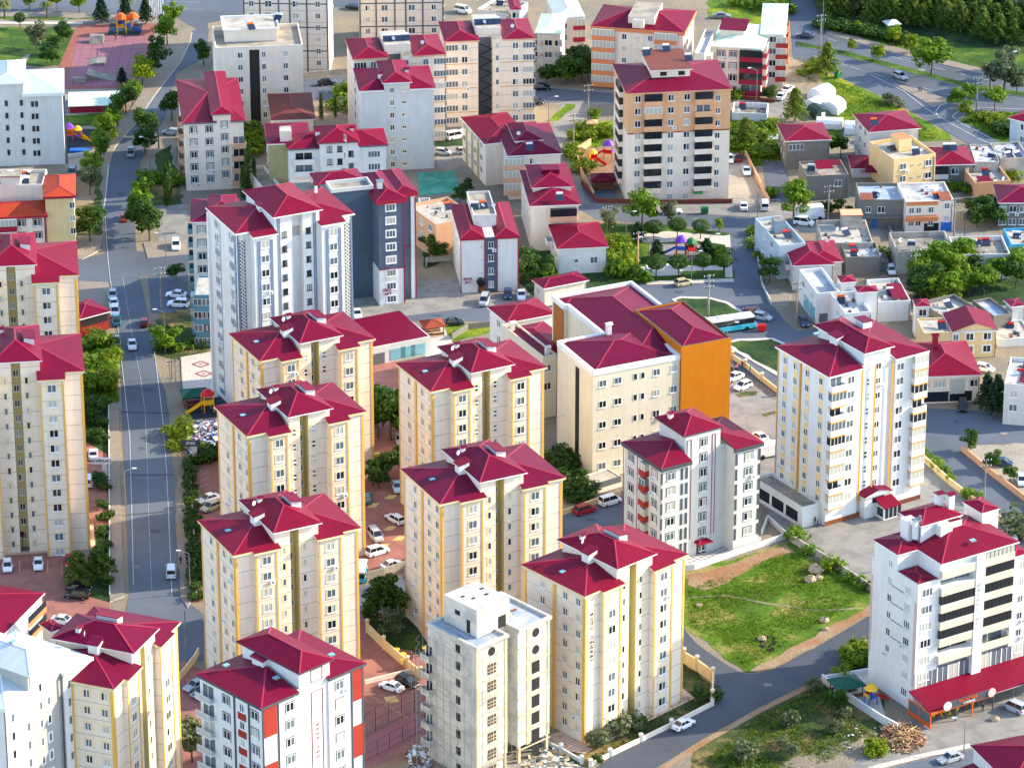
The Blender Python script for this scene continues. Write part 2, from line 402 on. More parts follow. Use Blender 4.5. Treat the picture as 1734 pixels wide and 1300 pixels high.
    def balc(s, face, x, w, zs, depth=1.3, pm='white', glazed=None, fr='frame_white', plane=None, ph=1.0, glass=None, hh=2.75, rail=False):
        plane = s.dplane(face) if plane is None else plane; p = s.pos(face, x, plane)
        for z in zs:
            if z < .5: continue
            b = MB(); b.box(-w / 2, w / 2, -depth, 0, z - .18, z, pm, bottom=True)
            if rail:
                b.box(-w / 2, w / 2, -depth, -depth + .05, z + ph - .06, z + ph, fr, bottom=True)
                for i in range(int(w / .5) + 1):
                    xx = -w / 2 + i * w / int(w / .5); b.box(xx - .025, xx + .025, -depth, -depth + .05, z, z + ph - .06, fr)
                b.box(-w / 2 + .06, w / 2 - .06, -depth + .02, -depth + .03, z + .1, z + ph - .1, 'glass_curtain')
            else:
                b.box(-w / 2, w / 2, -depth, -depth + .12, z, z + ph, pm)
                b.box(-w / 2, -w / 2 + .12, -depth + .12, 0, z, z + ph, pm); b.box(w / 2 - .12, w / 2, -depth + .12, 0, z, z + ph, pm)
            loc, r = s.frame(face, p, 0, plane); o = put('balcony', b.data('balcony'), s.e, loc, r)
            q = MB()
            if glazed:
                g = glazed if glazed != 'rand' else s.rr.choice(['glass_dark', 'glass_mid', 'glass_dark', 'glass_curtain'])
                q.box(-w / 2 + .05, w / 2 - .05, -depth + .04, 0, z + ph, z + hh - .2, g)
                n = max(2, int(w / .8))
                for i in range(n + 1):
                    xx = -w / 2 + .04 + i * (w - .08) / n; q.box(xx - .04, xx + .04, -depth + .01, -depth + .05, z + ph + .02, z + hh - .2, fr)
                q.box(-w / 2, w / 2, -depth, -depth + .06, z + hh - .22, z + hh - .1, fr, bottom=True)
                put('glazing', q.data('glazing'), o, (0, 0, 0), 0)
            else:
                q.box(-w / 2 + .3, w / 2 - .5, -.03, 0, z + .1, z + 2.2, s.rr.choice(['glass_dark', 'glass_mid', 'glass_curtain']))
                q.box(-w / 2 + .3, -w / 2 + .4, -.06, 0, z + .1, z + 2.2, 'frame_white'); q.box(-.1, 0, -.06, 0, z + .1, z + 2.2, 'frame_white')
                put('balcony_door', q.data('balcony_door'), o, (0, 0, 0), 0)
    def fin(s):
        s.q.sort(key=lambda t: -t[2]); c = s.q[:100]; rest = s.q[100:]
        for (b, me), (loc, r), _ in c: put('window', me, s.e, loc, r)
        if rest:
            M = MB()
            for (b, me), (loc, r), _ in rest:
                cr, sr = cos(r), sin(r)
                for f, mi in zip(b.f, b.m):
                    M.face([(b.v[i][0] * cr - b.v[i][1] * sr + loc[0], b.v[i][0] * sr + b.v[i][1] * cr + loc[1], b.v[i][2] + loc[2]) for i in f], b.ml[mi])
            o = M.build('window', s.e); o['kind'] = 'stuff'
        return s
# roof furniture (sub-parts of the roof)
def chimney(roof, x, y, z0, z1, sx=.9, sy=.9, m='white', cap='crimson', face=0):
    b = MB(); b.box(x - sx / 2, x + sx / 2, y - sy / 2, y + sy / 2, z0, z1, m)
    b.gable(x - sx / 2 - .25, x + sx / 2 + .25, y - sy / 2 - .25, y + sy / 2 + .25, z1 + .02, .35 if min(sx, sy) < 1.5 else .5, cap, m, m, 'y' if face else 'x')
    return b.build('chimney', roof)
def dormer(roof, x, y, z0, z1, sx, sy, drop=.5, m='white', cap='crimson'):
    """raised ventilation box with a one-slope roof that falls towards -x (or +x when drop<0)"""
    b = MB(); zl, zr = (z1 - drop, z1) if drop > 0 else (z1, z1 + drop)
    b.prism([(x, y), (x + sx, y), (x + sx, y + sy), (x, y + sy)], z0, min(zl, zr), m, 'none')
    for yy in (y, y + sy): b.face([(x, yy, min(zl, zr)), (x + sx, yy, min(zl, zr)), (x + sx if zr > zl else x, yy, max(zl, zr))], m)
    xx = x + sx if zr > zl else x
    b.face([(xx, y, min(zl, zr)), (xx, y + sy, min(zl, zr)), (xx, y + sy, max(zl, zr)), (xx, y, max(zl, zr))], m)
    b.shed(x - .25, x + sx + .25, y - .25, y + sy + .25, zl + .03, zr + .05, cap, 'x')
    return b.build('roof_vent_house', roof)
def heater(roof, x, y, z, rz=0, tank='tank_white'):
    b = MB(); b.tube((-.7, 0, 1.15), (.7, 0, 1.15), .3, tank, 8)
    for xx in (-.6, .6): b.tube((xx, 0, 0), (xx, 0, .9), .03, 'steel', 4); b.tube((xx, -1.3, 0), (xx, -.1, .9), .03, 'steel', 4)
    b.face([(-.85, -1.6, .15), (.85, -1.6, .15), (.85, -.25, 1.0), (-.85, -.25, 1.0)], 'panel_blue')
    b.face([(-.85, -.25, .97), (.85, -.25, .97), (.85, -1.6, .12), (-.85, -1.6, .12)], 'steel')
    return put('water_heater', b.data('water_heater'), roof, (x, y, z), rz)
def dish(roof, x, y, z, rz=0, r=.45):
    b = MB(); b.tube((0, 0, 0), (0, 0, .6), .03, 'steel', 5)
    n = 10; ring = [(r * cos(2 * pi * i / n), -.12, .75 + r * sin(2 * pi * i / n)) for i in range(n)]
    for i in range(n): b.face([ring[i], ring[(i + 1) % n], (0, .05, .68)], 'tank_white')
    b.tube((0, .05, .68), (0, -.4, .8), .02, 'steel', 4)
    return put('satellite_dish', b.data('satellite_dish'), roof, (x, y, z), rz)
def skylight(roof, x, y, z, rz=0):
    b = MB(); b.box(-.5, .5, -.4, .4, 0, .25, 'steel', 'glass_teal'); return put('skylight', b.data('skylight'), roof, (x, y, z), rz)
def split_hip(r, x0, x1, y0, y1, z, sl, p, q, m, fm, fh=.3):
    """hip roof over the whole plan whose front slope is left out between x=p and x=q (the raised middle stands there)"""
    k = min((y1 - y0) / 2, (x1 - x0) * .46); ym = (y0 + y1) / 2; zr = z + k * sl; A = (x0 + k, ym, zr); B = (x1 - k, ym, zr); f = r.face
    if p > x0 + k: f([(x0, y0, z), (p, y0, z), (p, ym, zr), A], m)
    else: t = (p - x0) / k; f([(x0, y0, z), (p, y0, z), (p, y0 + t * (ym - y0), z + t * (zr - z))], m)
    if q < x1 - k: f([(q, y0, z), (x1, y0, z), B, (q, ym, zr)], m)
    else: t = (x1 - q) / k; f([(q, y0, z), (x1, y0, z), (q, y0 + t * (ym - y0), z + t * (zr - z))], m)
    f([(x1, y0, z), (x1, y1, z), B], m); f([(x1, y1, z), (x0, y1, z), A, B], m); f([(x0, y1, z), (x0, y0, z), A], m)
    CC = 'white_trim' if m == 'white_roof' else 'ridge_cap'
    for a, b in (((x0, y0, z), A), ((x0, y1, z), A), ((x1, y0, z), B), ((x1, y1, z), B)): r.seg(a, b, .3, CC)
    for a, b in ((x0, p), (q, x1)):
        r.box(a, b, y0, y0 + .5, z - fh, z - .01, fm, bottom=True)
    r.box(x0, x0 + .5, y0 + .5, y1, z - fh, z - .01, fm, bottom=True); r.box(x1 - .5, x1, y0 + .5, y1, z - fh, z - .01, fm, bottom=True); r.box(x0 + .5, x1 - .5, y1 - .5, y1, z - fh, z - .01, fm)
    r.face([(p, y0, z - .01), (p, y0 + 3, z - .01), (p, y0 + 3, z + 3 * sl), (p, y0, z)], fm); r.face([(q, y0, z - .01), (q, y0, z), (q, y0 + 3, z + 3 * sl), (q, y0 + 3, z - .01)], fm)
# ---------------- the cream towers with gold pilasters ----------------
def gold_tower(label, N, L, R, h=None, gy=None, n=9, D=None, st=.7, cu=(.315, .697), up=2.4, kk='s', slot=True, skip_l=False, body='cream', wing=(.15, .345), door=False, depth_c=.35):
    b = Bld('apartment_tower', label, 'apartment building', N, L, R, h, gy, 'cream towers with gold pilasters')
    if D: b.D = D
    if st: b.O = b.O - b.v * st; b.D += st; b.e.location = (b.O.x, b.O.y, 0)
    W, D, h, o = b.W, b.D, b.h, b.oh; sl = .23
    a, b1 = wing[0] * W, wing[1] * W; b2, a2 = W - b1 + .0, W - a; c = depth_c + st; s1, s2 = .455 * W, .525 * W
    c0, c1 = cu[0] * W + o, cu[1] * W - o; s = st
    m = MB()
    poly = [(o, o + s), (a + .3, o + s), (a + .3, o), (b1 - .2, o), (b1 - .2, o + c), (s1, o + c), (s1, o + c + 2.2), (s2, o + c + 2.2), (s2, o + c), (b2, o + c), (b2, o), (a2 - .3, o), (a2 - .3, o + s), (W - o, o + s), (W - o, D - o), (o, D - o)]
    m.prism(poly, 0, h - .02 if s < .1 else h - .5 - s * sl, body, 'concrete')
    if s > .1:
        for p, q in ((o + .003, b1 - .2), (b2, W - o - .003)): m.box(p, q, o + s + .003, D - o, h - 1.5 - s * sl, h - .02, body)
    cp = [(c0, o + c - .003), (s1 - .003, o + c - .003), (s1 - .003, o + c + 2.2), (s2 + .003, o + c + 2.2), (s2 + .003, o + c - .003), (c1, o + c - .003), (c1, D - o - 1), (c0, D - o - 1)]
    m.prism(cp, h - 3.2, h + up, body, 'concrete')
    wall = b.part(m, 'wall')
    t = MB(); t.box(s1 + .004, s2 - .004, o + c + 2.15, o + c + 2.19, 0, h + up - .05, 'olive'); t.box(s1, s1 + .03, o + c, o + c + 2.15, 0, h + up - .05, 'olive'); t.box(s2 - .03, s2, o + c, o + c + 2.15, 0, h + up - .05, 'olive')
    b.part(t, 'stair_slot')
    r = MB(); split_hip(r, 0, W, s, D, h, sl, b1 + .35, b2 - .35, 'crimson', 'cream_trim', .35)
    for p, q in (((W - o + .15, o + s - .15), (W - o + .15, D - o + .15)), ((o - .15, D - o + .15), (o - .15, o + s - .15)), ((o - .15, o + s - .15), (b1, o + s - .15)), ((b2, o + s - .15), (W - o + .15, o + s - .15))): r.face([(*p, h - .75), (*q, h - .75), (*q, h - .35), (*p, h - .35)], 'lightgrey')
    if s > .1:
        for p, q in ((a, b1 + .35), (b2 - .35, a2)):
            zz = h - s * sl; r.face([(p, 0, zz + .01), (q, 0, zz + .01), (q, s + .02, h + .015), (p, s + .02, h + .015)], 'crimson')
            r.band([(p, 0), (q, 0), (q, s), (p, s)], zz - .35, zz, 'cream_trim'); r.face([(p, s, zz - .35), (q, s, zz - .35), (q, 0, zz - .35), (p, 0, zz - .35)], 'cream_trim')
            r.band([(p + .35, o - .14), (q - .35, o - .14), (q - .35, s + .6), (p + .35, s + .6)], zz - .7, zz - .35, 'lightgrey')
    for p, q in ((a, b1 + .35), (b2 - .35, a2)):
        pass
    u0, u1 = cu[0] * W, cu[1] * W
    zr = r.hip(u0, u1, o + c - .7, D - .6, h + up, .42, 'crimson', 'white_trim', .2, ins=5.6)
    roof = b.part(r, 'roof')
    # vent houses on the raised roof
    dormer(roof, u0 - .9, .42 * D, h + .3, h + up + 1.3, 1.9, 1.7, .5)
    dormer(roof, u1 - 3.0, .42 * D, h + up + .1, h + up + 2.2, 1.8, 3.6, -.4)
    chimney(roof, u0 + 2.2, .72 * D, h + up + .5, h + up + 1.6, .7, .7)
    dish(roof, u0 + .3, .6 * D, h + up + 1.1, .4); skylight(roof, 2.6, .55 * D, h + .45)
    T = 'trim_cream'
    b.cols('f', [(a + b1) / 2 / W + .005], n, 'n', top=1.9 + s * sl, plane=o, trim=T); b.cols('f', [(a2 + b2) / 2 / W - .005], n, 'n', top=1.9 + s * sl, plane=o, trim=T)
    b.cols('f', [.405, .565], n, kk, top=1.55, plane=o + c - .003, trim=T)
    b.cols('f', [.49], n, 'q', top=1.0, plane=o + c + 2.15)
    if not skip_l: b.cols('l', [.17, .36, .70], n, 'm', top=1.9, trim=T)
    for x in (o + .2, W - o - .2): b.strip('f', x / W, .4, 0, h - .76, 'gold', plane=o + s)
    for x in (a + .5, a2 - .5): b.strip('f', x / W, .35, 0, h - .76 - s * sl, 'gold', plane=o)
    for x in (b1 - .38, b2 + .18): b.strip('f', x / W, .3, 0, h - .76 - s * sl, 'gold', plane=o)
    b.strip('l', (o + s + .25) / D, .5, 0, h - .76, 'gold'); b.strip('l', .52, .6, 0, h - .76, 'gold', .25); b.strip('l', (D - o - .2) / D, .35, 0, h - .76, 'gold')
    b.strip('r', (o + s + .25) / D, .5, 0, h - .76, 'gold'); b.strip('r', .52, .6, 0, h - .76, 'gold', .25)
    b.c = c; b.s = s
    return b
T1 = gold_tower('cream tower at left edge, further back, beside the line of kerbside cars', (-92, 476), (-95, 400), (134, 467), h=35, n=12, st=2.0, D=17, kk='s', skip_l=True, cu=(.31, .69)).fin()
T2 = gold_tower('tallest cream tower at left edge, maroon canopy over its street entrance', (-86, 641), (-88, 575), (144, 628), h=35.2, n=12, st=2.0, D=17, kk='s', skip_l=True, cu=(.31, .69)).fin()
T3 = gold_tower('cream tower behind two others in the same row, next to the blue-grey striped white tower', (440, 612), (393, 568), (635, 572), h=26.6, st=1.3, D=14.5, kk='k', cu=(.345, .725), up=1.9, wing=(.16, .33)).fin()
T4 = gold_tower('middle cream tower of the row of three left of centre, above the heap of debris', (418, 739), (367, 692), (621, 696), h=28.4, st=1.3, D=14.5, kk='k', cu=(.345, .725), up=1.9, wing=(.16, .33)).fin()
T5 = gold_tower('front cream tower of the left row of three, beside the long straight road', (395, 941), (331, 881), (614.4, 895), h=28.2).fin()
T6 = gold_tower('cream tower beside the long cream building with the orange stair block', (729.4, 663.5), (674.5, 615.5), (924, 619.4), h=28, st=1.3, D=14.5, kk='k', cu=(.345, .725), up=1.9, wing=(.16, .33)).fin()
T7 = gold_tower('cream tower in the centre, behind the bare concrete shell', (745, 854), (680, 793), (957, 807), h=28.3).fin()
T8 = gold_tower('cream tower with black vertical lettering on its corner, by the lower road', (990.5, 1010), (883, 955), (1165, 937), gy=1262)
T9 = gold_tower('cream tower behind the white and grey roofed block at lower left', (193.5, 1166.6), (150, 1159), (311, 1053), h=28, D=15.3, kk='s').fin()
# lettering ------------------------------------------------------------
def letters(b, txt, face, x, z, size, m, plane=None, vertical=False, parent=None, tight=1.0, yoff=.16):
    """raised lettering on a facade, one mesh"""
    plane = b.dplane(face) if plane is None else plane; M = MB(); obs = []
    rows = [c for c in txt] if vertical else [txt]
    me = None; dg = bpy.context.evaluated_depsgraph_get(); V = []; Fc = []
    for i, r in enumerate(rows):
        if not r.strip(): continue
        cu = bpy.data.curves.new('lettering', 'FONT'); cu.body = r; cu.size = size; cu.align_x = 'CENTER'; cu.extrude = .05; cu.resolution_u = 1; cu.offset = size * .008
        to = bpy.data.objects.new('lettering', cu); COL.objects.link(to); bpy.context.view_layer.update()
        ev = to.evaluated_get(bpy.context.evaluated_depsgraph_get()); mm = ev.to_mesh(); o = len(V); dz = -i * size * 1.12 * tight if vertical else 0
        V += [(v.co.x, -v.co.z, v.co.y + dz) for v in mm.vertices]; Fc += [tuple(o + k for k in p.vertices) for p in mm.polygons]
        ev.to_mesh_clear(); bpy.data.objects.remove(to)
    me = bpy.data.meshes.new('lettering'); me.from_pydata(V, [], Fc); me.materials.append(MATS[m])
    loc, r = b.frame(face, b.pos(face, x, plane), z, plane)
    off = {'f': (0, -yoff, 0), 'l': (-yoff, 0, 0), 'r': (yoff, 0, 0)}[face]
    return put('lettering', me, parent or b.e, tuple(loc[i] + off[i] for i in range(3)), r)
letters(T8, 'ASİS İNŞAAT', 'f', .085, T8.h - 4.2, .8, 'black', plane=T8.oh + T8.s, vertical=True, tight=.95)
T8.fin()
def cross(label, cat, N, L, R, h=None, gy=None, D=None, st=0, wing=(.0, .32), c=1.0, cu=(.32, .69), up=2.6, wm='white', cm=None, fm='white_trim', fh=.35, sl=.2, slot=None, sl2=.38, rm='crimson', name='apartment_tower', cfront=None, roof2=None, group=None, oh=.5, backin=1.0):
    """block with a hipped roof and a taller middle that has its own hipped roof"""
    b = Bld(name, label, cat, N, L, R, h, gy, group, oh)
    if D: b.D = D
    if st: b.O = b.O - b.v * st; b.D += st; b.e.location = (b.O.x, b.O.y, 0)
    W, D, h, o = b.W, b.D, b.h, b.oh; cm = cm or wm
    a, b1 = wing[0] * W, wing[1] * W; b2 = W - b1 if len(wing) < 3 else wing[2] * W; a2 = W - a; c0, c1 = max(b1 - .2, cu[0] * W + .4), cu[1] * W - .4
    c0 = cu[0] * W + .5; c1 = cu[1] * W - .5
    m = MB(); A = [(o, o + st)]
    if st: A += [(a + .3, o + st), (a + .3, o)]
    A += [(b1 - .3, o), (b1 - .3, o + c)]
    if slot: s1, s2, sdep = slot[0] * W, slot[1] * W, slot[2]; A += [(s1, o + c), (s1, o + c + sdep), (s2, o + c + sdep), (s2, o + c)]
    A += [(b2 + .3, o + c), (b2 + .3, o)]
    if st: A += [(a2 - .3, o), (a2 - .3, o + st)]
    A += [(W - o, o + st), (W - o, D - o), (o, D - o)]
    m.prism(A, 0, h - .02 if not st else h - .5 - st * sl, wm, 'concrete')
    if st:
        for p_, q_ in ((o + .003, b1 - .3), (b2 + .3, W - o - .003)): m.box(p_, q_, o + st + .003, D - o, h - 1.5 - st * sl, h - .02, wm)
    cp = [(c0, o + c - .004)]
    if slot: cp += [(s1 - .003, o + c - .004), (s1 - .003, o + c + sdep), (s2 + .003, o + c + sdep), (s2 + .003, o + c - .004)]
    cp += [(c1, o + c - .004), (c1, D - o - backin), (c0, D - o - backin)]
    m.prism(cp, h - 3, h + up, cm, 'concrete')
    b.part(m, 'wall')
    r = MB(); split_hip(r, 0, W, st, D, h, sl, b1, b2, rm, fm, fh)
    if st:
        for p_, q_ in ((a, b1), (b2, a2)):
            zz = h - st * sl; r.face([(p_, 0, zz + .01), (q_, 0, zz + .01), (q_, st + .02, h + .015), (p_, st + .02, h + .015)], rm)
            r.band([(p_, 0), (q_, 0), (q_, st), (p_, st)], zz - fh, zz, fm); r.face([(p_, st, zz - fh), (q_, st, zz - fh), (q_, 0, zz - fh), (p_, 0, zz - fh)], fm)
    r.hip(cu[0] * W, cu[1] * W, o + c - (.7 if cfront is None else cfront), D - .5, h + up, sl2, roof2 or rm, fm, .22)
    b.roof = b.part(r, 'roof'); b.c = c; b.st = st; b.cp = o + c - .004
    return b
# white tower with blue-grey stripes
b = cross('tallest white tower, blue-grey vertical stripes and lattice panels, left of centre', 'apartment building', q('i', 345, 570), q('i', 50, 300), q('i', 1540, 360), gy=709, st=2.2, wing=(.113, .318, .678), c=1.4, cu=(.30, .715), up=2.4, slot=(.465, .555, 1.5), wm='white', fm='white_trim')
mat('stripe', (104, 124, 150), .7, .03)
W, D, h, o = b.W, b.D, b.h, b.oh
b.cols('f', [.215, .785], 11, 'n', top=2.4, fh=2.93, plane=o, fr='frame_white'); b.cols('f', [.40, .60], 12, 'q', top=1.7, fh=2.93, plane=b.cp, fr='frame_dark'); b.cols('f', [.47], 12, 's', top=1.7, fh=2.93, plane=b.cp + 1.5)
for x in (.155, .17, .26, .275, .725, .74, .83, .845): b.strip('f', x, .22, 1, h - 1.6, 'stripe', plane=o)
for x in (.345, .36, .645, .66): b.strip('f', x, .22, 1, h + 1.7, 'stripe', plane=b.cp)
b.strip('f', .025, .3, 0, h - .5, 'stripe', plane=o + 2.2); b.strip('f', .975, .3, 0, h - .5, 'stripe', plane=o + 2.2)
for x in (.06, .94):
    m = MB(); zz = 2.0
    while zz < h - 2:
        for k, dx in enumerate((-.38, 0, .38)):
            z2 = zz + (.35 if k == 1 else 0); m.box(dx - .12, dx + .12, -.05, 0, z2, z2 + .34, 'darkgrey', bottom=True)
        zz += .72
    m.box(-.62, -.55, -.06, 0, 1.6, h - 1.5, 'darkgrey'); m.box(.55, .62, -.06, 0, 1.6, h - 1.5, 'darkgrey')
    loc, r_ = b.frame('f', b.pos('f', x, o), 0, o + 2.2); put('lattice_panel', m.data('lattice_panel'), b.e, loc, r_)
for x in (.30, .72): b.strip('l', x, 2.6, 1, h - 1.8, 'stripe', .05)
b.cols('l', [.25, .35, .68, .77], 12, 'm', top=1.9, fh=2.93, plane=o - .05)
for i in range(12):
    for x in (.30, .72): b.strip('l', x, 2.3, h - 4.0 - i * 2.93, h - 2.9 - i * 2.93, 'white', .09, name='spandrel')
b.strip('l', .2, .3, 1, h - .8, 'stripe'); b.strip('l', .96, .5, 0, h - .8, 'white_trim', .5)
dormer(b.roof, .3 * W - .1, .45 * D, h + .6, h + 2.7, 1, 1.6, .2); chimney(b.roof, .86 * W, .75 * D, h + 1, h + 2.6, .5, .5, 'white')
b.fin()
# white tower with orange stripes, right
b = cross('tall white tower with ochre stripes and corner balconies, glazed porch at its foot', 'apartment building', q('b4', 460, 1220), q('b4', 100, 1020), q('b4', 1120, 1050), gy=893.6, wing=(0, .345, .665), c=.5, cu=(.355, .655), up=2.6, wm='white')
W, D, h, o = b.W, b.D, b.h, b.oh; mat('ochre', (206, 148, 60), .7, .05); mat('tan_panel', (232, 202, 142), .8, .05)
b.cols('f', [.235], 9, 'n', top=1.9, trim=None); b.cols('f', [.725], 9, 'n', top=1.9)
b.cols('f', [.42], 10, 'k', top=.6, plane=b.cp, fr='frame_white'); b.cols('f', [.52], 10, 'q', top=.9, plane=b.cp, w=1.2)
for x in (.345, .475, .645): b.strip('f', x, .35, 3, h - .5, 'ochre', .12)
for x in (.18, .43, .65, .84):
    b.strip('l', x, 1.25, 2.5, h - .6, 'tan_panel', .04); b.cols('l', [x], 10, 'm', top=2.0, plane=o - .04)
for x in (.55, ): b.strip('l', x, .45, 2, h - .5, 'ochre', .25)
b.strip('l', .97, .3, 2, h - .5, 'ochre')
zs = [h - 2.8 - i * 2.9 for i in range(9)]
for i, z in enumerate(zs):
    g = [None, 'glass_mid', None, 'glass_mid', 'glass_dark', 'glass_curtain', 'glass_curtain', None, 'glass_curtain'][i]
    b.balc('f', .085, 3.3, [z], 1.2, 'white', g, hh=2.7); b.strip('f', .085, 3.4, z - .42, z - .2, 'ochre', 1.25, name='balcony_edge')
    g = ['glass_curtain', 'glass_curtain', 'glass_dark', None, 'glass_dark', 'glass_curtain', 'glass_curtain', 'glass_curtain', 'glass_curtain'][i]
    b.balc('f', .91, 3.0, [z], 1.0, 'white', g, hh=2.7, fr='frame_white'); b.strip('f', .91, 3.1, z - .42, z - .2, 'ochre', 1.05, name='balcony_edge')
for x_, w_ in ((.2, .36 * W), (.82, .33 * W)): b.strip('f', x_, w_, 0, .9, 'brick_roof', .06, name='plinth')
m = MB(); x0, x1 = .36 * W, .63 * W; m.box(x0 + .2, x1 - 1.4, -1.0, o + .4, 0, 4.4, 'white', bottom=False)
m.box(x0 + 1.9, x1 - 1.6, -1.08, -1.0, 2.8, 3.9, 'glass_dark'); m.gable(x0 - .4, x1 + .1, -1.7, o + .6, 4.6, .9, 'crimson', 'white', 'white_trim', 'y'); po = b.part(m, 'porch')
m = MB(); m.box(x0 + 2.8, x1 - .2, -3.4, -1.08, 0, 2.5, 'white')
for i in range(4):
    xx = x0 + 3.1 + i * .95; m.box(xx, xx + .7, -3.46, -3.4, .3, 2.3, 'glass_dark')
m.box(x0 + 2.74, x0 + 2.8, -3.1, -1.4, .6, 2.2, 'glass_dark'); m.shed(x0 + 2.4, x1 + .1, -4.0, -1.1, 2.75, 3.7, 'crimson', 'y'); m.build('porch', b.e)
m = MB(); m.box(-3.6, o - .01, .12 * D, D + .4, 0, 3.6, 'white', 'roof_screed')
for i in range(3): y = .2 * D + i * 4.4; m.box(-3.66, -3.6, y, y + 3.6, .8, 2.9, 'glass_dark')
m.parapet(-3.62, o, .115 * D, D + .42, 3.62, .7, .15, 'white', 'roof_screed'); b.part(m, 'annex')
dormer(b.roof, .33 * W, .48 * D, h + .4, h + 3.4, 1.5, 2.2, .3); dormer(b.roof, .63 * W, .55 * D, h + 2.8, h + 4.3, 2.0, 2.4, -.2); skylight(b.roof, .3 * W, .8 * D, h + 2); b.fin()
# grey building with red balconies
b = cross('grey seven-storey building with dark eaves, red balconies and maroon outlines, beside the weedy plot', 'apartment building', q('m', 400, 520), q('m', 50, 290), q('m', 1280, 300), gy=972, wing=(0, .30, .715), c=2.8, cu=(.305, .69), up=3.5, wm='lightgrey', fm='darkgrey', fh=.7, cfront=.25)
W, D, h, o = b.W, b.D, b.h, b.oh; TG = 'trim_grey'
b.cols('f', [.108, .865], 6, 'n', top=2.2, fh=2.95, trim=TG); b.cols('f', [.505], 8, 'm', top=-1.3, fh=2.95, plane=b.cp, trim=TG, w=1.3, h=1.55); b.cols('l', [.22, .80], 6, 'n', top=2.2, fh=2.95, trim=TG)
for x in (.018, .215, .26, .745, .97): 
    for i in range(6): b.strip('f', x, .42, h - 3.4 - i * 2.95, h - 1.2 - i * 2.95, 'darkgrey', .1, name='dark_panel')
mat('outline', (140, 60, 70), .7, 0)
for x, e in ((.345, 0), (.385, 0), (.59, 0), (.62, 0)): b.strip('f', x, .1, 3.4, h + 2.4, 'outline', plane=b.cp, name='outline')
for x in (.985, .64): b.strip('l', x, .1, 1, h - 1, 'outline', name='outline')
for x, y_ in ((.345, .385), (.59, .62)): b.strip('f', (x + y_) / 2, (y_ - x) * W, h + 2.35, h + 2.45, 'outline', plane=b.cp, name='outline')
b.balc('l', .43, 2.0, [h - 3.4 - i * 2.95 for i in range(6)], 1.0, 'red_panel', 'rand', hh=2.5)
m = MB(); m.box(.455 * W, .54 * W, b.cp - .06, b.cp, 0, 2.3, 'glass_dark'); m.box(.495 * W, .50 * W, b.cp - .1, b.cp - .06, 0, 2.3, 'frame_white'); d_ = b.part(m, 'door')
m = MB(); m.hip(.43 * W, .57 * W, b.cp - 1.6, b.cp + .3, 2.7, .5, 'crimson', 'crimson_trim', .2); b.part(m, 'canopy')
chimney(b.roof, .38 * W, .75 * D, h + 3, h + 5, .8, .8); b.fin()
# white tower with red panels, bottom
b = cross('white tower with red panels, grey strips and balconies, at bottom beside the sports court', 'apartment building', q('d1', 1690, 915), q('d1', 1260, 690), q('d2', 735, 620), h=29, wing=(0, .36, .64), c=.3, cu=(.365, .70), up=3.0, wm='white', fm='darkgrey', fh=.45)
W, D, h, o = b.W, b.D, b.h, b.oh
b.cols('f', [.285, .755], 9, 'n', top=2.2, fh=3.05, trim=TG)
for i in range(3):
    z1 = h - .5 - i * 10; b.strip('f', .10, 2.6, z1 - 5.2, z1, 'red_panel', .12, name='red_panel'); b.strip('f', .925, 2.6, z1 - 5.6, z1, 'red_panel', .12, name='red_panel')
for x in (.03, .175, .87, .975): b.strip('f', x, .25, 0, h - .5, 'darkgrey', .16)
for x in (.50, .605): b.strip('f', x, .1, 4, h - 1.6, 'outline', plane=b.cp, name='outline')
b.strip('f', .5525, .1 * W, h - 1.6, h - 1.5, 'outline', plane=b.cp, name='outline')
for x in (.50, .605): b.strip('f', x, .1, h + .1, h + 2.3, 'outline', plane=b.cp, name='outline')
for z in (h + .1, h + 2.2): b.strip('f', .5525, .1 * W, z, z + .1, 'outline', plane=b.cp, name='outline')
letters(b, 'AKRA İNŞ', 'f', .5525, h - 7.6, .6, 'outline', plane=b.cp, vertical=True, tight=1.2)
b.cols('l', [.135, .57], 9, 'n', top=2.2, fh=3.05, trim=TG)
for x in (.22, .44): b.strip('l', x, .3, 0, h - .5, 'darkgrey', .16)
for i in range(9): b.strip('l', .33, 1.9, h - 4.2 - i * 3.05, h - 3.0 - i * 3.05, 'red_panel', .09, name='red_panel')
b.cols('l', [.33], 9, 'm', top=2.1, fh=3.05)
b.balc('l', .84, 3.4, [h - 3.5 - i * 3.05 for i in range(9)], 1.3, 'white', None, rail=True, fr='frame_white')
dormer(b.roof, .33 * W, .5 * D, h + 1.2, h + 2.9, 1.3, 2.6, .4); skylight(b.roof, .3 * W, .25 * D, h + 1.3); skylight(b.roof, .17 * W, .8 * D, h + 1.2); skylight(b.roof, .82 * W, .25 * D, h + 1.2); b.fin()
# white and grey tower, white sheet roof
b = cross('white tower with pale metal roof and grey band of paired windows, lower left corner', 'apartment building', q('d1', 35, 925), (q('d1', 35, 925)[0] - 68, q('d1', 35, 925)[1] - 26), q('d1', 585, 575), h=30, D=16, wing=(0, .36, .66), c=.4, cu=(.28, .69), up=3.2, wm='white', cm='grey_wall', fm='white_trim', fh=.5, rm='white_roof', cfront=1.0)
W, D, h, o = b.W, b.D, b.h, b.oh
b.strip('f', .50, .35 * W, 0, h + 2.9, 'grey_wall', .08, plane=b.cp, name='grey_panel')
b.cols('f', [.10, .27, .735, .885], 9, 's', top=2.4, fh=3.15, w=.8, h=1.5); b.cols('f', [.43, .52], 10, 's', top=.3, fh=3.15, plane=b.cp - .08, trim='frame_white', w=.7, h=1.45)
b.strip('f', .645, .25, 0, h - .4, 'darkgrey', .2); b.strip('f', .015, .25, 0, h - .4, 'darkgrey')
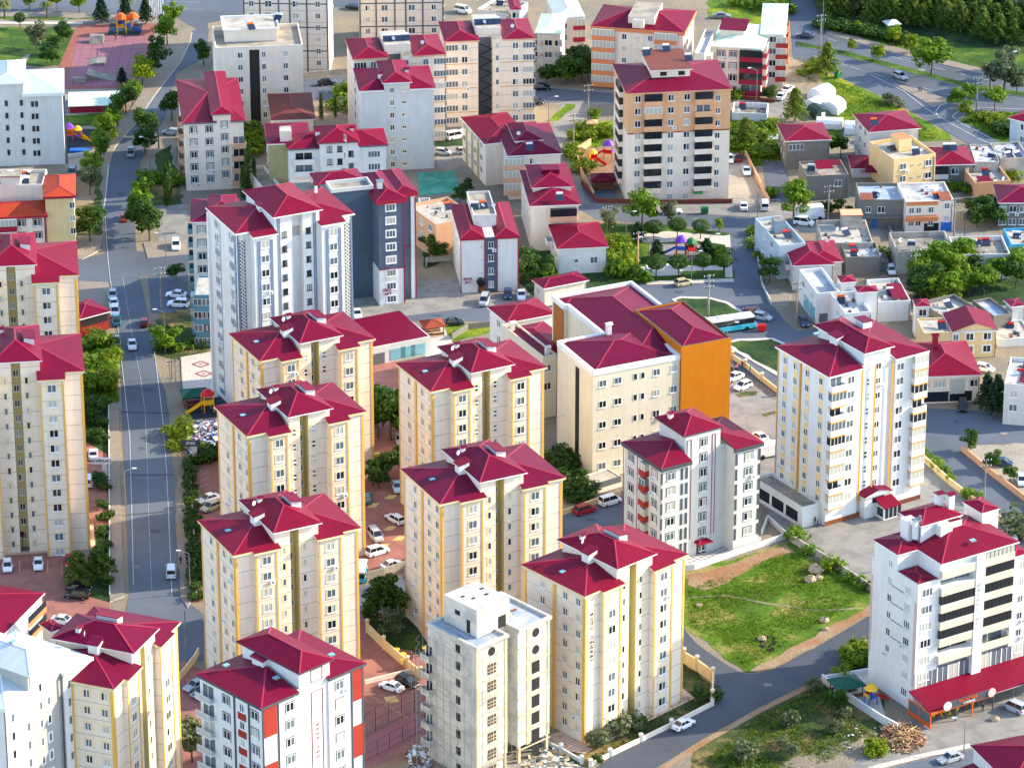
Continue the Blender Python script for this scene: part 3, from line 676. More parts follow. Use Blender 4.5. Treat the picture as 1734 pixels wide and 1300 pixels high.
skylight(b.roof, .5 * W, .45 * D, h + 5); chimney(b.roof, .2 * W, .8 * D, h + 1, h + 3, .8, .8, 'white', 'white_roof'); b.fin()
SZ = lambda b, x, y: None
def house(label, N, L, R, h=None, gy=None, wm='cream_plain', roof='hip', rm='crimson', fm='white_trim', f=(), l=(), r=(), n=3, top=1.5, fh=2.9, sl=.28, oh=.45, D=None, ph=.7, trim=None, fr='frame_white', name='house', cat='house', base=False, up=None, rfl='roof_screed', group=None, parts=None, ut=True, fbh=.25, ridge=None, fin=True, roofz=0):
    b = Bld(name, label, cat, N, L, R, h, gy, group, oh if roof in ('hip', 'gable') else 0.0, ut, base)
    if D: b.D = D
    W, D, h, o = b.W, b.D, b.h, b.oh
    if roof == 'flat':
        m = MB(); m.prism([(0, 0), (W, 0), (W, D), (0, D)], 0, h - ph + .003, wm, 'none')
        b.part(m, 'wall'); m = MB(); m.parapet(0, W, 0, D, h - ph + .002, ph + .05, .22, wm, rfl); b.roof = b.part(m, 'roof')
    else:
        m = MB(); m.box(o, W - o, o, D - o, 0, h - .02, wm, 'concrete'); b.part(m, 'wall'); m = MB()
        if roof == 'hip': m.hip(0, W, 0, D, h, sl, rm, fm, fbh, ridge=ridge)
        elif roof == 'gable': m.gable(0, W, 0, D, h, min(W, D) / 2 * sl, rm, wm, fm, 'x' if (ridge or ('x' if W >= D else 'y')) == 'x' else 'y'); m.band([(0, 0), (W, 0), (W, D), (0, D)], h - fbh, h, fm)
        elif roof == 'shed': m.shed(-.3, W + .3, -.3, D + .3, h + .1, h + .1 + sl * D, rm, 'y')
        if up: # raised part: (u0,u1,v0,v1,dz)
            for (u0, u1, v0, v1, dz) in up:
                m.box(u0 * W + .4, u1 * W - .4, v0 * D + .4, v1 * D - .4, h - .5, h + dz, wm); m.hip(u0 * W, u1 * W, v0 * D, v1 * D, h + dz, .34, rm, fm, .2)
        b.roof = b.part(m, 'roof')
    for face, lst in (('f', f), ('l', l), ('r', r)):
        for it in lst:
            x, k = it[0], it[1]; kw = dict(it[2]) if len(it) > 2 else {}
            b.cols(face, [x], kw.pop('n', n), k, top=kw.pop('top', top), fh=fh, trim=kw.pop('trim', trim), fr=kw.pop('fr', fr), **kw)
    if name == 'house' and not base:
        if h > 4: b.strip('f', .96, .12, 0, h - .6, 'trim_grey', .14, name='downpipe')
        if roof == 'flat' and W > 5:
            clutter(b, 1, int(W * 97), None, 1); RJ = random.Random(int(W * 31)); m = MB()
            for i in range(9): x, y, k = RJ.uniform(.5, W - 1), RJ.uniform(.5, D - 1), RJ.uniform(.15, .6); m.box(x, x + k, y, y + k * RJ.uniform(.4, 1.6), h - ph + .02, h - ph + RJ.uniform(.1, .7), RJ.choice(['wood', 'trim_grey', 'concrete', 'tank_white', 'rust', 'darkgrey']))
            m.build('stored_goods', b.roof)['kind'] = 'stuff'
    if fin: b.fin()
    return b
def clutter(b, k, seed=1, z=None, heat=2):
    R = random.Random(seed); z = b.h - .68 if z is None else z
    for i in range(heat): heater(b.roof, b.W * R.uniform(.2, .8), b.D * R.uniform(.3, .8), z, R.uniform(-.5, .5), R.choice(['tank_white'] * 5 + ['red_paint', 'orange_paint']))
    for i in range(k): dish(b.roof, b.W * R.uniform(.15, .85), b.D * R.uniform(.15, .85), z, R.uniform(-1, 1))
AP = dict(name='apartment_block', cat='apartment building')
# ======== white corner building with beige balconies and the restaurant terrace (right, bottom)
b = Bld('apartment_block', 'white building with beige balcony bands above a crimson terrace roof, bottom right', 'apartment building', q('e', 480, 885), q('e', 60, 580), q('e', 1525, 530), gy=1205, oh=0)
W, D, h = b.W, b.D, b.h; up = 3.1; mat('beige', (206, 198, 178), .85, .04, kind='wall'); mat('pale_pink', (196, 172, 168), .8, .04)
m = MB(); m.prism([(0, 0), (.2 * W, 0), (.2 * W, 1.2), (.86 * W, 1.2), (.86 * W, 0), (W, 0), (W, D), (0, D)], 0, h, 'white', 'concrete')
m.prism([(.185 * W, .004), (.865 * W, .004), (.865 * W, D - .5), (0.004, D - .5), (.004, .46 * D), (.185 * W, .46 * D)], h - .5, h + up, 'white', 'concrete'); b.part(m, 'wall')
r_ = MB(); r_.hip(.15, .185 * W - .05, .15, .46 * D, h + .02, .12, 'crimson', 'white_trim', .1); r_.hip(.86 * W, W + .3, -.3, D, h + .1, .2, 'crimson', 'white_trim', .3)
r_.hip(.17 * W, .88 * W, -.9, D - .2, h + up, .3, 'crimson', 'white_trim', .25); r_.hip(-.2, .25 * W, .44 * D, D - .2, h + up - .02, .2, 'crimson', 'white_trim', .2)
b.roof = b.part(r_, 'roof')
r_ = MB(); u0, u1, v0, v1 = .22 * W, .60 * W, .50 * D, .98 * D; r_.box(u0 + .3, u1 - .3, v0 + .3, v1, h + up, h + up + 3.6, 'white'); r_.hip(u0, u1, v0, v1 + .3, h + up + 3.6, .38, 'crimson', 'white_trim', .2)
r_.box(u0 - 1.2, u0 + 1.2, v0 + 2, v0 + 4, h, h + up + 3.9, 'white'); r_.box(u0 + 3.2, u0 + 5.6, v0 - 1.2, v0 + .3, h + up, h + up + 3.2, 'white'); r_.box(u0 + 5.5, u0 + 8, v0 - .6, v0 + .28, h + up + .2, h + up + 3.2, 'white', 'crimson'); ph_ = b.part(r_, 'penthouse')
r_ = MB(); r_.box(.80 * W, .95 * W, .55 * D, .95 * D, h, h + 5.6, 'white'); r_.hip(.79 * W, .96 * W, .54 * D, .96 * D, h + 5.6, .3, 'crimson', 'white_trim', .2); b.part(r_, 'penthouse')
for x, y in ((.50, .8), (.56, .7)): chimney(b.roof, x * W, y * D, h + up + 3, h + up + 6.6, 1.1, 1.1)
chimney(b.roof, u0 - .2, v0 + 1.2, h + up + 1, h + up + 4.4, .9, .9, 'white', 'steel'); b.rr.seed(3)
m = MB(); m.tube((u0 + .3, v0 + .8, h + up), (u0 + .3, v0 + .8, h + up + 5.2), .25, 'steel'); m.build('flue', b.roof); skylight(b.roof, .52 * W, .1 * D, h + up + 1.3)
b.cols('f', [.085], 6, 't' if 0 else 'w', top=1.9, fh=3.15, plane=0); b.cols('f', [.945], 7, 'm', top=2.0, fh=3.15, plane=0)
b.cols('l', [.21], 8, 'w', top=2.2, fh=3.15, w=1.6); b.cols('l', [.60], 6, 'm', top=-.6, fh=3.15)
for k in range(4): b.strip('l', .40, 5.4, h - 3.2 - k * 3.15, h - 3.05 - k * 3.15, 'trim_grey', .05, name='wall_line')
b.strip('l', .03, .7, 4.5, h - 3.5, 'pale_pink', .06); b.strip('l', .985, .5, 6, h - 3.5, 'pale_pink', .06)
G7 = [('glass_mid', 0), ('glass_mid', 0), ('glass_dark', 0), ('glass_dark', 0), ('glass_dark', 0), ('glass_mid', 0)]
for i in range(6):
    zz = h + up - 2.95 - i * 3.15 + .05
    b.balc('f', .36, .335 * W, [zz], 1.9, 'beige', [None, None, 'glass_dark', 'glass_dark', 'glass_dark', None][i], fr='black', plane=1.2, hh=2.95, ph=1.25)
    b.balc('f', .70, .30 * W, [zz], 1.9, 'beige', ['glass_curtain', 'glass_dark', 'glass_dark', 'glass_dark', 'glass_dark', None][i], fr='black', plane=1.2, hh=2.95, ph=1.25)
    b.strip('f', .36, .335 * W + .1, zz + 1.26, zz + 1.34, 'frame_white', 1.96, plane=1.2, name='rail')
b.strip('f', .54, 1.9, 4.2, h + up - .3, 'white', 2.0, plane=1.2, name='panel')
letters(b, 'HAYBEL APT', 'f', .54, h - 3.0, .8, 'lightgrey', plane=-.8, vertical=True, tight=1.0)
m = MB()
for i in range(10):
    x = .015 * W + i * .098 * W
    m.box(x, x + .09 * W, -.06, 0, 3.9, 6.9, 'glass_mid' if i % 3 else 'glass_curtain')
    m.box(x - .2, x, -.12, 0, 3.5, 7.0, 'frame_white'); m.box(x + .045 * W - .04, x + .045 * W + .04, -.1, -.06, 3.9, 6.9, 'frame_white')
b.part(m, 'shop_window')
b.fin(); BR = b
# restaurant terrace: crimson roof on posts, orange frame, sign board
te = empty('restaurant_terrace', (b.O.x, b.O.y, 0), b.a, 'crimson roofed restaurant terrace with orange frame and dark name board', 'terrace')
x0, x1, dp = -1.2, W + 6, 6.4
m = MB(); m.face([(x0, -.1, 4.3), (x0, -dp, 3.1), (x1, -dp, 3.1), (x1, -.1, 4.3)], 'crimson'); m.face([(x1, -.1, 4.15), (x1, -dp, 2.95), (x0, -dp, 2.95), (x0, -.1, 4.15)], 'steel'); m.band([(x0, -dp), (x1, -dp)], 2.95, 3.1, 'lightgrey'); m.build('roof', te)
m = MB(); m.box(x0, .5 * W, -dp - .12, -dp - .02, 2.7, 3.12, 'orange_paint', bottom=True); m.box(x0 - .02, x0 + .1, -dp, -.2, .2, .9, 'orange_paint'); m.box(x0 - .02, x0 + .1, -dp, -.2, 2.8, 3.0, 'orange_paint'); m.build('frame', te)
for yy in (-dp + .1, -dp / 2, -.3):
    m = MB(); m.box(x0, x0 + .14, yy - .08, yy + .08, 0, 3.0, 'orange_paint'); m.build('post', te)
for xx, c_ in ((.33, 'orange_paint'), (.18, 'darkgrey'), (.52, 'darkgrey'), (.70, 'darkgrey'), (.98, 'darkgrey')):
    m = MB(); m.box(xx * W - .09, xx * W + .09, -dp + .05, -dp + .23, 0, 2.95, c_); m.build('post', te)
m = MB(); m.box(x0 + .02, x0 + .06, -dp + .2, -.4, .9, 2.8, 'glass_mid'); m.build('side_glazing', te)
m = MB(); m.box(1.6, .49 * W, -dp - .3, -dp - .14, 3.0, 4.3, 'darkgrey', bottom=True); sg = m.build('sign_board', te)
letters(b, 'KALORİ PİDE', 'f', .27, 3.72, .62, 'orange_paint', plane=-dp - .3, parent=sg, yoff=.06); letters(b, 'OCAKBAŞI', 'f', .28, 3.15, .5, 'tank_white', plane=-dp - .3, parent=sg, yoff=.06)
for xx in (1.9, .485 * W):
    m = MB(); m.tube((xx, -dp - .5, 3.7), (xx, -dp - .32, 3.7), .8, 'tank_white' if xx < 3 else 'pale_pink', 16); m.build('sign_disc', te)
m = MB(); m.box(.80 * W, 1.1 * W, -dp - .3, -dp - .1, 2.9, 3.9, 'yellow_paint', bottom=True); m.build('sign_board', te)
# ======== bare concrete shell
b = Bld('building_shell', 'unfinished bare concrete apartment shell wrapped in thin scaffolding', 'unfinished building', q('g', 665, 830), q('g', 85, 530), q('g', 1530, 450), gy=1328, oh=0)
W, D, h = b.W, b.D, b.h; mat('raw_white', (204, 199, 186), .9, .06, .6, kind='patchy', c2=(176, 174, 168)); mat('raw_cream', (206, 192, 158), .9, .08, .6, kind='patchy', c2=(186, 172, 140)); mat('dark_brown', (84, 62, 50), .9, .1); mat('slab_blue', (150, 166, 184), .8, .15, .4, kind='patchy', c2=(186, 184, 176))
c0, c1 = .43 * W, .56 * W; m = MB()
m.prism([(.35, .35), (c0 - .2, .35), (c0 - .2, 3.2), (c1, 3.2), (c1, .35), (W - .35, .35), (W - .35, D), (.35, D)], 3.2, h, 'raw_white', 'slab_blue'); b.part(m, 'wall')
m = MB()
for x, y in ((.5, .5), (c0 - .7, .5), (c1 + .3, .5), (W - .8, .5), (.5, D / 2), (W - .8, D / 2), (.5, D - .7), (c0, D - .7), (W - .8, D - .7)): m.box(x, x + .5, y, y + .5, 0, 3.2, 'raw_cream'); 
m.box(.35, c0 - .2, .6, D, 0, 3.19, 'raw_white'); b.part(m, 'ground_floor')
m = MB(); m.parapet(0, c0, 0, D, h - .1, .55, .5, 'raw_white', 'slab_blue'); m.parapet(c1, W, 0, D, h - .1, .55, .5, 'raw_white', 'slab_blue'); m.box(c0 + .01, c1 - .01, 3.2, D, h - .2, h + .1, 'raw_white'); b.roof = b.part(m, 'roof')
m = MB(); m.box(.17 * W, .60 * W, 3.0, D - 1.2, h + .1, h + 5.0, 'raw_white', 'raw_white'); m.box(.17 * W - .05, .17 * W, 7, 8.2, h + 2.6, h + 3.4, 'recess_shade'); m.box(.17 * W - .05, .17 * W, 4.6, 5.4, h + .3, h + 2.6, 'recess_shade'); m.box(.45 * W, .55 * W, 2.95, 3.0, h + .2, h + 2.3, 'recess_shade')
for x, y in ((.25, 8), (.3, 6.4), (.5, 8), (.45, 6.0)): m.box(x * W, x * W + .8, y, y + .5, h + 4.99, h + 5.02, 'recess_shade')
b.part(m, 'stair_house')
m = MB(); m.tube((c1 + 2.2, 5, h + .1), (c1 + 2.4, 6.5, h + .3), .9, 'raw_cream', 7); m.box(c1 + 3.5, c1 + 5, 6, 6.2, h, h + .3, 'wood'); b.part(m, 'rubble_pile')
for i in range(8):
    z = h - 1.5 - i * 3.1
    for x in (.215, .80):
        mm = MB(); wd = 1.9
        if i < (1 if x < .5 else 2): mm.tube((0, -.02, 0), (0, .5, 0), .8, 'recess_shade', 14)
        elif x < .5: 
            mm.box(-.9, .9, -.05, 0, -.9, .9, 'dark_brown'); [mm.box(a_ - .05, a_ + .05, -.1, -.05, -.9, .9, 'raw_cream') for a_ in (-.3, .3)]; [mm.box(-.9, .9, -.1, -.05, a_ - .05, a_ + .05, 'raw_cream') for a_ in (-.35, .25)]
        else: mm.box(-.85, .85, -.05, 0, -1.1, 1.0, 'recess_shade')
        put('window_opening', mm.data('window_opening'), b.e, (x * W, .35, z), 0)
    b.strip('f', .21, .40 * W, z - 1.75, z - 1.55, 'raw_cream', .1, plane=.35, name='floor_slab'); b.strip('f', .78, .42 * W, z - 1.75, z - 1.55, 'raw_cream', .12, plane=.35, name='floor_slab')
    mm = MB(); mm.box(-.5, .5, -.06, 0, -.8, .6, 'recess_shade'); put('window_opening', mm.data('window_opening'), b.e, (.35, .40 * D, z), -pi / 2)
    if i: b.balc('l', .97, 2.2, [z - 1.4], 1.1, 'raw_white', None, plane=.35)
b.strip('f', .70, .8, 3, h - .1, 'raw_cream', .08, plane=.35); b.strip('f', .03, .6, 3.2, h - .1, 'raw_cream', .08, plane=.35); b.strip('f', .40, .6, 3.2, h - .1, 'raw_cream', .08, plane=.35); b.strip('f', .97, .5, 3.2, h - .1, 'raw_cream', .08, plane=.35)
# thin scaffolding poles on both faces
for face, Lh in (('l', D), ('f', c0)):
    m = MB(); k = int(Lh / 1.6)
    for i in range(k + 1):
        a_ = .3 + i * (Lh - .6) / k; P = (-1.0, a_) if face == 'l' else (a_, -.9); m.tube((*P, 0), (*P, h - 1), .035, 'steel', 4)
    for j in range(14):
        z = 1.5 + j * 1.95
        if face == 'l': m.tube((-1.0, .2, z), (-1.0, D, z), .03, 'steel', 4)
        else: m.tube((0, -.9, z), (c0, -.9, z), .03, 'steel', 4)
    for j in range(5):
        z = 2 + j * 5
        if face == 'l': m.tube((-1.0, .3, z), (-1.0, D, z + 4), .03, 'steel', 4)
    m.build('scaffolding', b.e)
m = MB()
for i in range(4): P = ((-4, D * .75), (-5, D * .75), (-5, D * .75 + 1), (-4, D * .75 + 1))[i]; m.tube((*P, 0), (*P, h - 2), .04, 'steel', 4)
for j in range(18): z = j * 1.4; m.tube((-4, D * .75, z), (-5, D * .75, z + .7), .03, 'steel', 4); m.tube((-5, D * .75, z + .7), (-4, D * .75, z + 1.4), .03, 'steel', 4)
m.build('hoist_mast', b.e)
# ======== long cream building with orange stair block
b = Bld('hospital_building', 'long cream tiled building with parapet and one orange clad stair block', 'public building', q('k', 1090, 1125), q('k', 740, 825), q('b3', 1112, 1078), gy=812, oh=0)
W, D, h = b.W, b.D, b.h
def uv(px, py, z): P = G(px, py, z) - b.O; return P.dot(b.u), P.dot(b.v)
A1 = uv(*q('k', 1180, 740), h); A2 = uv(*q('k', 850, 455), h); A3 = uv(*q('k', 680, 370), h); A4 = uv(*q('k', 1460, 215), h); A5 = uv(*q('b3', 990, 755), h)
x1_, ya, xb, yb = A1[0], D, A3[0], A3[1]; x2_ = A4[0]; g0 = uv(*q('b3', 1125, 965), h + 1.5); g1 = uv(*q('b3', 1360, 910), h + 1.5); g2 = uv(*q('b3', 895, 780), h + 1.5)
yc = A2[1]
poly = [(0, 0), (W, 0), (W, D), (x2_, D), (x2_, yb + 0), (xb, yb), (xb, yc), (x1_, yc), (x1_, D), (0, D)]
m = MB(); m.prism(poly, 0, h - .7, 'hosp_cream', 'concrete'); b.part(m, 'wall')
m = MB(); n_ = len(poly); cx, cy = W / 2, D
for i in range(n_):
    p, t = Vector(poly[i]), Vector(poly[(i + 1) % n_]); d_ = (t - p).normalized(); nn = Vector((-d_.y, d_.x)) * .45; e_ = d_ * .0
    m.prism([p - nn * .3, t - nn * .3, t + nn, p + nn], h - .7, h + .3 + .004 * i, 'white_trim', 'white_trim', True)
roofp = b.part(m, 'parapet')
m = MB(); m.hip(.5, W - .3, .5, D + 1, h - .35, .24, 'crimson', 'white_trim', .1); m.hip(x1_ + .5, x2_ - .4, 3, yb - .5, h - .4, .26, 'crimson', 'white_trim', .1); m.hip(xb + .5, x2_ - 2, yc + .5, yb - .45, h - .36, .2, 'crimson', 'white_trim', .1); b.roof = b.part(m, 'roof')
for p_ in (('k', 1243, 690), ('b3', 905, 1200)):
    if p_[0] == 'k': a_ = uv(*q(*p_), h + 1.2); chimney(b.roof, a_[0], a_[1], h, h + 2.2, .9, .9, 'white', 'white_trim')
m = MB(); gx0, gx1, gy0 = W + .1, g1[0], g0[1]; gy1 = g2[1]
m.box(gx0, gx1, min(gy0, -.4), gy1, 0, h + 1.5, 'gold_wall', 'concrete'); m.parapet(gx0, gx1, min(gy0, -.4), gy1, h + 1.5, .5, .3, 'gold_wall', 'concrete', 'darkgrey'); m.hip(gx0 + .4, gx1 - .4, min(gy0, -.4) + .4, gy1 - .4, h + 1.7, .28, 'crimson', 'darkgrey', .1); b.part(m, 'stair_block')
m = MB(); m.box(xb - .15, x1_ - 1, yc - .1, yc + 2.6, 0, h - .8, 'bronze_wall'); m.box(xb - .15, xb + .4, yc + 2.6, yb - .8, 0, h - .8, 'bronze_wall'); b.part(m, 'bronze_panel')
FH = 4.2
for i in range(5):
    z = h - 2.6 - i * FH
    for x in (.11, .285): b.win('f', x, z, 'n', w=1.5, h=1.35, glass='glass_mid' if i in (0, 4) else 'glass_dark')
    if i < 4:
        for x in (.485, .57): b.win('f', x, z + .1, 's', w=.8, h=1.3, glass='glass_dark')
        b.win('f', .73, z + .2, 'n', w=1.4, h=1.35); b.win('f', .93, z + .3, 'n', w=1.4, h=1.4)
b.strip('l', b.V(q('k', 935, 1100)[0]) / D, 1.5, 0, h - 1.6, 'glass_dark', .1, name='glass_strip'); mat('glass_green', (18, 74, 66), .15, 0, spec=.6); 
for y in (.12, .35, .55, .75): 
    for z in (h - 3, h - 7): b.win('l', (D + (yc - D) * y) / D * 1.0, z, 'm', plane=x1_)
b.fin(); HO = b
# lower annex left of it, two crimson roofed volumes
b2 = house('low cream annex, flat parapet around a crimson roof, left of the orange stair block', q('k', 590, 970), q('k', 225, 640), q('k', 720, 940), gy=708, wm='hosp_cream', roof='flat', rfl='concrete', f=[(.3, 'n')], l=[(.3, 'n'), (.75, 'n')], n=2, top=2.5, fh=3.8, ph=1.0, name='annex_building', cat='public building', fin=False, ut=False)
b2.fin(); m = MB(); m.hip(.3, b2.W + 6, .3, b2.D - .3, b2.h - .8, .2, 'crimson', 'white_trim', .1); b2.part(m, 'roof'); chimney(b2.roof, 1.6, 1.4, b2.h - .7, b2.h + 1.2, .8, .8, 'white', 'white_trim'); chimney(b2.roof, 1.2, b2.D - 2, b2.h - .7, b2.h + 1, .8, .8, 'white', 'white_trim')
house('white wing with a dark crimson hip roof, behind the cream annex', q('k', 225, 632), q('k', 90, 520), q('k', 720, 535), h=b2.h - .6, wm='white', f=(), l=[(.5, 'n'), (.2, 's')], n=2, top=1.9, fh=3.4, name='annex_building', cat='public building', D=9, ut=False)
house('small white block with crimson roof and three chimneys, behind the cream annex', q('k', 595, 290), q('k', 485, 200), q('k', 1043, 195), gy=521, wm='cream_plain', l=[(.6, 'n')], n=1, top=1.8, ut=False, D=5.5)
# ======== blue-grey tower
b = Bld('apartment_tower', 'slate blue tower with crimson eaves, white lower storeys and wall lettering', 'apartment building', q('j', 695, 300), q('j', 650, 60), q('j', 1050, 262), gy=519, oh=.3, ut=True)
W, D, h, o = b.W, b.D, b.h, b.oh; s1 = .64 * W; mb = MB(); mat('teal_wall', (76, 92, 110), .85, .05, kind='wall')
zw = 7.9
mb.prism([(0.3, .3), (s1, .3), (s1, 2.6), (W - 1.2, 2.6), (W - 1.2, D), (.3, D)], zw, h, 'slate', 'concrete'); mb.prism([(0.28, .28), (s1 + .02, .28), (s1 + .02, 2.58), (s1 + .02, D), (.28, D)], 0, zw, 'white', 'none'); mb.prism([(s1 + .03, 2.6), (W - 1.2, 2.6), (W - 1.2, D), (s1 + .03, D)], 0, zw + .01, 'teal_wall'); mb.prism([(W - 1.2, 2.2), (W - .2, 2.2), (W - .2, D), (W - 1.2, D)], 0, h, 'white', 'concrete')
b.part(mb, 'wall')
mb = MB(); mb.box(-9.5, .28, 5.5, D, 0, h + .5, 'teal_wall', 'roof_screed'); mb.box(-13.5, -9.5, 7.5, D + 3, 0, h - 1.5, 'brick_roof', 'roof_screed'); b.part(mb, 'rear_wing')
mb = MB(); mb.parapet(-8.2, .6, 5.4, 10.4, h + .5, .8, .25, 'lightgrey', 'roof_screed'); b.part(mb, 'terrace'); mb = MB(); mb.hip(-9.8, .25, 10.5, D + 2, h + .52, .3, 'crimson', 'crimson_trim', .3); b.part(mb, 'rear_roof')
mb = MB(); mb.hip(-.3, s1 + .5, -.3, D, h + .02, .4, 'crimson', 'crimson_trim', .9); mb.hip(s1 - 1.5, W + .2, 1.8, D, h + .3, .32, 'crimson', 'crimson_trim', .9); b.roof = b.part(mb, 'roof'); chimney(b.roof, 1.6, 4.2, h + 1, h + 2.6, 1, 1, 'lightgrey', 'steel')
b.cols('f', [s1 / W * .5], 8, 'w', top=1.9, fh=2.87, plane=.3, w=1.9, trim='frame_white')
b.strip('f', (s1 - .1) / W, .25, 0, h - .9, 'crimson_trim', .1, plane=.3); b.strip('f', s1 / W * .5, s1 - .3, zw - .1, zw + .1, 'crimson_trim', .06, plane=.3, name='band'); b.strip('f', (s1 + W - 1.2) / 2 / W, W - 1.2 - s1, 11.5, 11.7, 'crimson_trim', .05, plane=2.6, name='band'); b.strip('f', (W - .3) / W, .25, 0, h - .9, 'crimson_trim', .1, plane=2.2)
b.cols('f', [-8.2 / W], 8, 'm', top=1.6, fh=2.87, plane=5.5)
letters(b, 'VERA', 'f', .2, 3.1, .85, 'outline', plane=.28); letters(b, 'APT', 'f', .23, 2.2, .85, 'outline', plane=.28); b.fin()
house('crimson hip roofed block behind the brown strip of the slate tower', q('j', 60, 190), q('j', 30, 90), q('j', 465, 300), h=21, wm='cream_plain', D=14, n=4, **AP)
# ======== white block with two hip roofs and a blue stair strip
b = Bld('apartment_block', 'white block with blue stair strip, flat terrace between crimson roofs, wall lettering', 'apartment building', q('b2', 1335, 322), q('b2', 1283, 100), q('b2', 1721, 305), gy=q('b2', 0, 680)[1], oh=.4, ut=True)
W, D, h, o = b.W, b.D, b.h, b.oh; m = MB(); m.box(o, W - o, o, D - o, 0, h, 'white'); b.part(m, 'wall')
m = MB(); m.hip(0, .42 * W, 0, D, h, .36, 'crimson', 'crimson_trim', .5, ridge='y'); m.hip(.58 * W, W, 0, D, h + .003, .36, 'crimson', 'crimson_trim', .5, ridge='y'); b.roof = b.part(m, 'roof')
m = MB(); m.box(.28 * W, .66 * W, .30 * D, D - .3, h - .4, h + 2.3, 'lightgrey'); m.parapet(.275 * W, .665 * W, .295 * D, D - .2, h + 2.3, .5, .2, 'lightgrey', 'roof_screed'); b.part(m, 'terrace')
b.strip('f', .52, .2 * W, 0, h - .2, 'teal_wall', .1, name='stair_strip'); b.cols('f', [.52], 4, 'n', top=1.8, plane=o - .1, w=1.1); b.cols('f', [.36, .66], 3, 'd', top=2.2, w=.4, h=.4)
for x in (.015, .415, .625, .985): b.strip('f', x, .2, 0, h - .5, 'crimson_trim', .12)
b.cols('l', [.3, .6, .85], 4, 's', top=1.8)
letters(b, 'ERVA', 'f', .13, 2.9, .8, 'outline'); letters(b, 'APT', 'f', .13, 2.1, .8, 'outline')
m = MB(); m.box(.27 * W, .42 * W, -1.2, o, 2.5, 2.7, 'black', bottom=True); m.tube((.345 * W, -1.2, 2.6), (.345 * W, o, 2.6), .8, 'black', 8); m.box(.30 * W, .40 * W, o - .1, o, 0, 2.3, 'wood'); b.part(m, 'porch'); clutter(b, 2, 3, h + 2.35, 2); b.fin()
# ======== tan topped tower
b = Bld('apartment_tower', 'tower with tan upper storeys, cream below, dark glazed balcony columns', 'apartment building', q('a3', 765, 608), q('a3', 685, 415), q('a3', 1455, 572), gy=345, oh=.4)
W, D, h, o = b.W, b.D, b.h, b.oh; zt = h - 9.4; m = MB()
m.box(o, W - o, o, D - o, 0, zt, 'cream_plain', 'none'); m.box(o - .003, W - o + .003, o - .003, D - o, zt, h, 'tan'); b.part(m, 'wall')
m = MB(); m.hip(0, W, 0, D, h, .22, 'crimson', 'tan', .35); b.roof = b.part(m, 'roof')
m = MB(); m.box(.28 * W, .64 * W, .30 * D, .95 * D, h + .5, h + 2.9, 'cream_plain', 'brick_roof'); m.box(.26 * W, .66 * W, .27 * D, .97 * D, h + 2.9, h + 3.1, 'white_trim', 'brick_roof', True); m.box(.36 * W, .42 * W, .3 * D - .05, .3 * D, h + 1.6, h + 2.5, 'black'); m.box(.53 * W, .59 * W, .3 * D - .05, .3 * D, h + 1.6, h + 2.5, 'black'); b.part(m, 'penthouse')
heater(b.roof, .3 * W, .85 * D, h + 3.1); heater(b.roof, .66 * W, .6 * D, h + 3.1); heater(b.roof, .5 * W, .95 * D, h + 3.1)
b.strip('f', .5, W - .9, zt - .15, zt + .1, 'red_panel', .05, name='band')
b.cols('f', [.115, .425, .575], 10, 'n', top=1.5, fh=2.86, w=1.3, fr='frame_white'); b.cols('f', [.865], 10, 'm', top=2.1, fh=2.86)
for i in range(9):
    z = h - 2.9 - i * 2.86
    for x, odd in ((.255, i in (1,)), (.73, False)):
        b.balc('f', x, .165 * W, [z], 1.0, 'tan' if z > zt - 1 else 'cream_plain', 'glass_curtain' if odd else (None if (x > .5 and i == 1) else 'glass_dark'), fr='black' if not odd else 'frame_white', hh=2.7)
b.balc('l', .45, 5, [h - 2.9 - i * 2.86 for i in range(9)], .9, 'cream_plain', 'glass_dark', fr='black', hh=2.6); b.cols('l', [.85], 9, 'n', top=1.6, fh=2.86)
m = MB(); m.shed(.64 * W, .73 * W, -1.1, o, 1.9, 2.4, 'green_paint', 'y'); b.part(m, 'canopy'); b.fin()
def HS(label, t, N, L, R, gy=None, h=None, tg=None, **k):
    g = q(tg or t, 0, gy)[1] if gy is not None else None
    return house(label, q(t, *N), q(t, *L), q(t, *R), h, g, **k)
mat('olive_green', (166, 160, 116), kind='wall'); mat('sky_blue', (66, 160, 206), .8, .05); mat('rust', (150, 84, 60), .8, .35, 1.2, kind='rib', fh=.5); mat('peach', (208, 164, 134), kind='wall'); mat('blueshade', (178, 196, 206), kind='wall'); mat('teal_panel', (92, 140, 160), .7, .05); mat('dust_white', (186, 180, 168), .9, .08, .5, kind='patchy', c2=(154, 149, 140))  # blueshade holds the cool shade of pale walls in its colour
# ---- upper left
b = cross('big pale block with white metal roofs, no balconies, at left edge near the skate park', 'apartment building', (-62, 163), (-62, 118), q('a1', 415, 606), gy=285, D=16, wing=(0, .30, .58), c=.0, cu=(.26, .62), up=2.6, wm='lightgrey', fm='white_trim', rm='white_roof', fh=.7, sl=.3, sl2=.3, name='apartment_block')
b.cols('f', [.42, .57], 6, 's', top=2.2, fh=2.9, fr='frame_dark', plane=b.oh - .01, glass='glass_dark'); b.cols('f', [.68, .72], 6, 's', top=2.6, fh=2.9, fr='frame_dark', glass='glass_dark'); b.cols('f', [.10, .25], 6, 's', top=2.6, fh=2.9, fr='frame_dark'); b.strip('f', .995, .5, 0, b.h - .7, 'trim_grey'); b.fin()
h1 = HS('cream block with orange roof, blank side wall with a column of small windows', 'x', (590, 600), (545, 180), (1040, 585), gy=1420, wm='sand_wall', rm='orange_roof', fm='crimson_trim', f=[(.88, 'm')], n=5, top=2.2, sl=.32, fbh=.5, D=13, **AP)
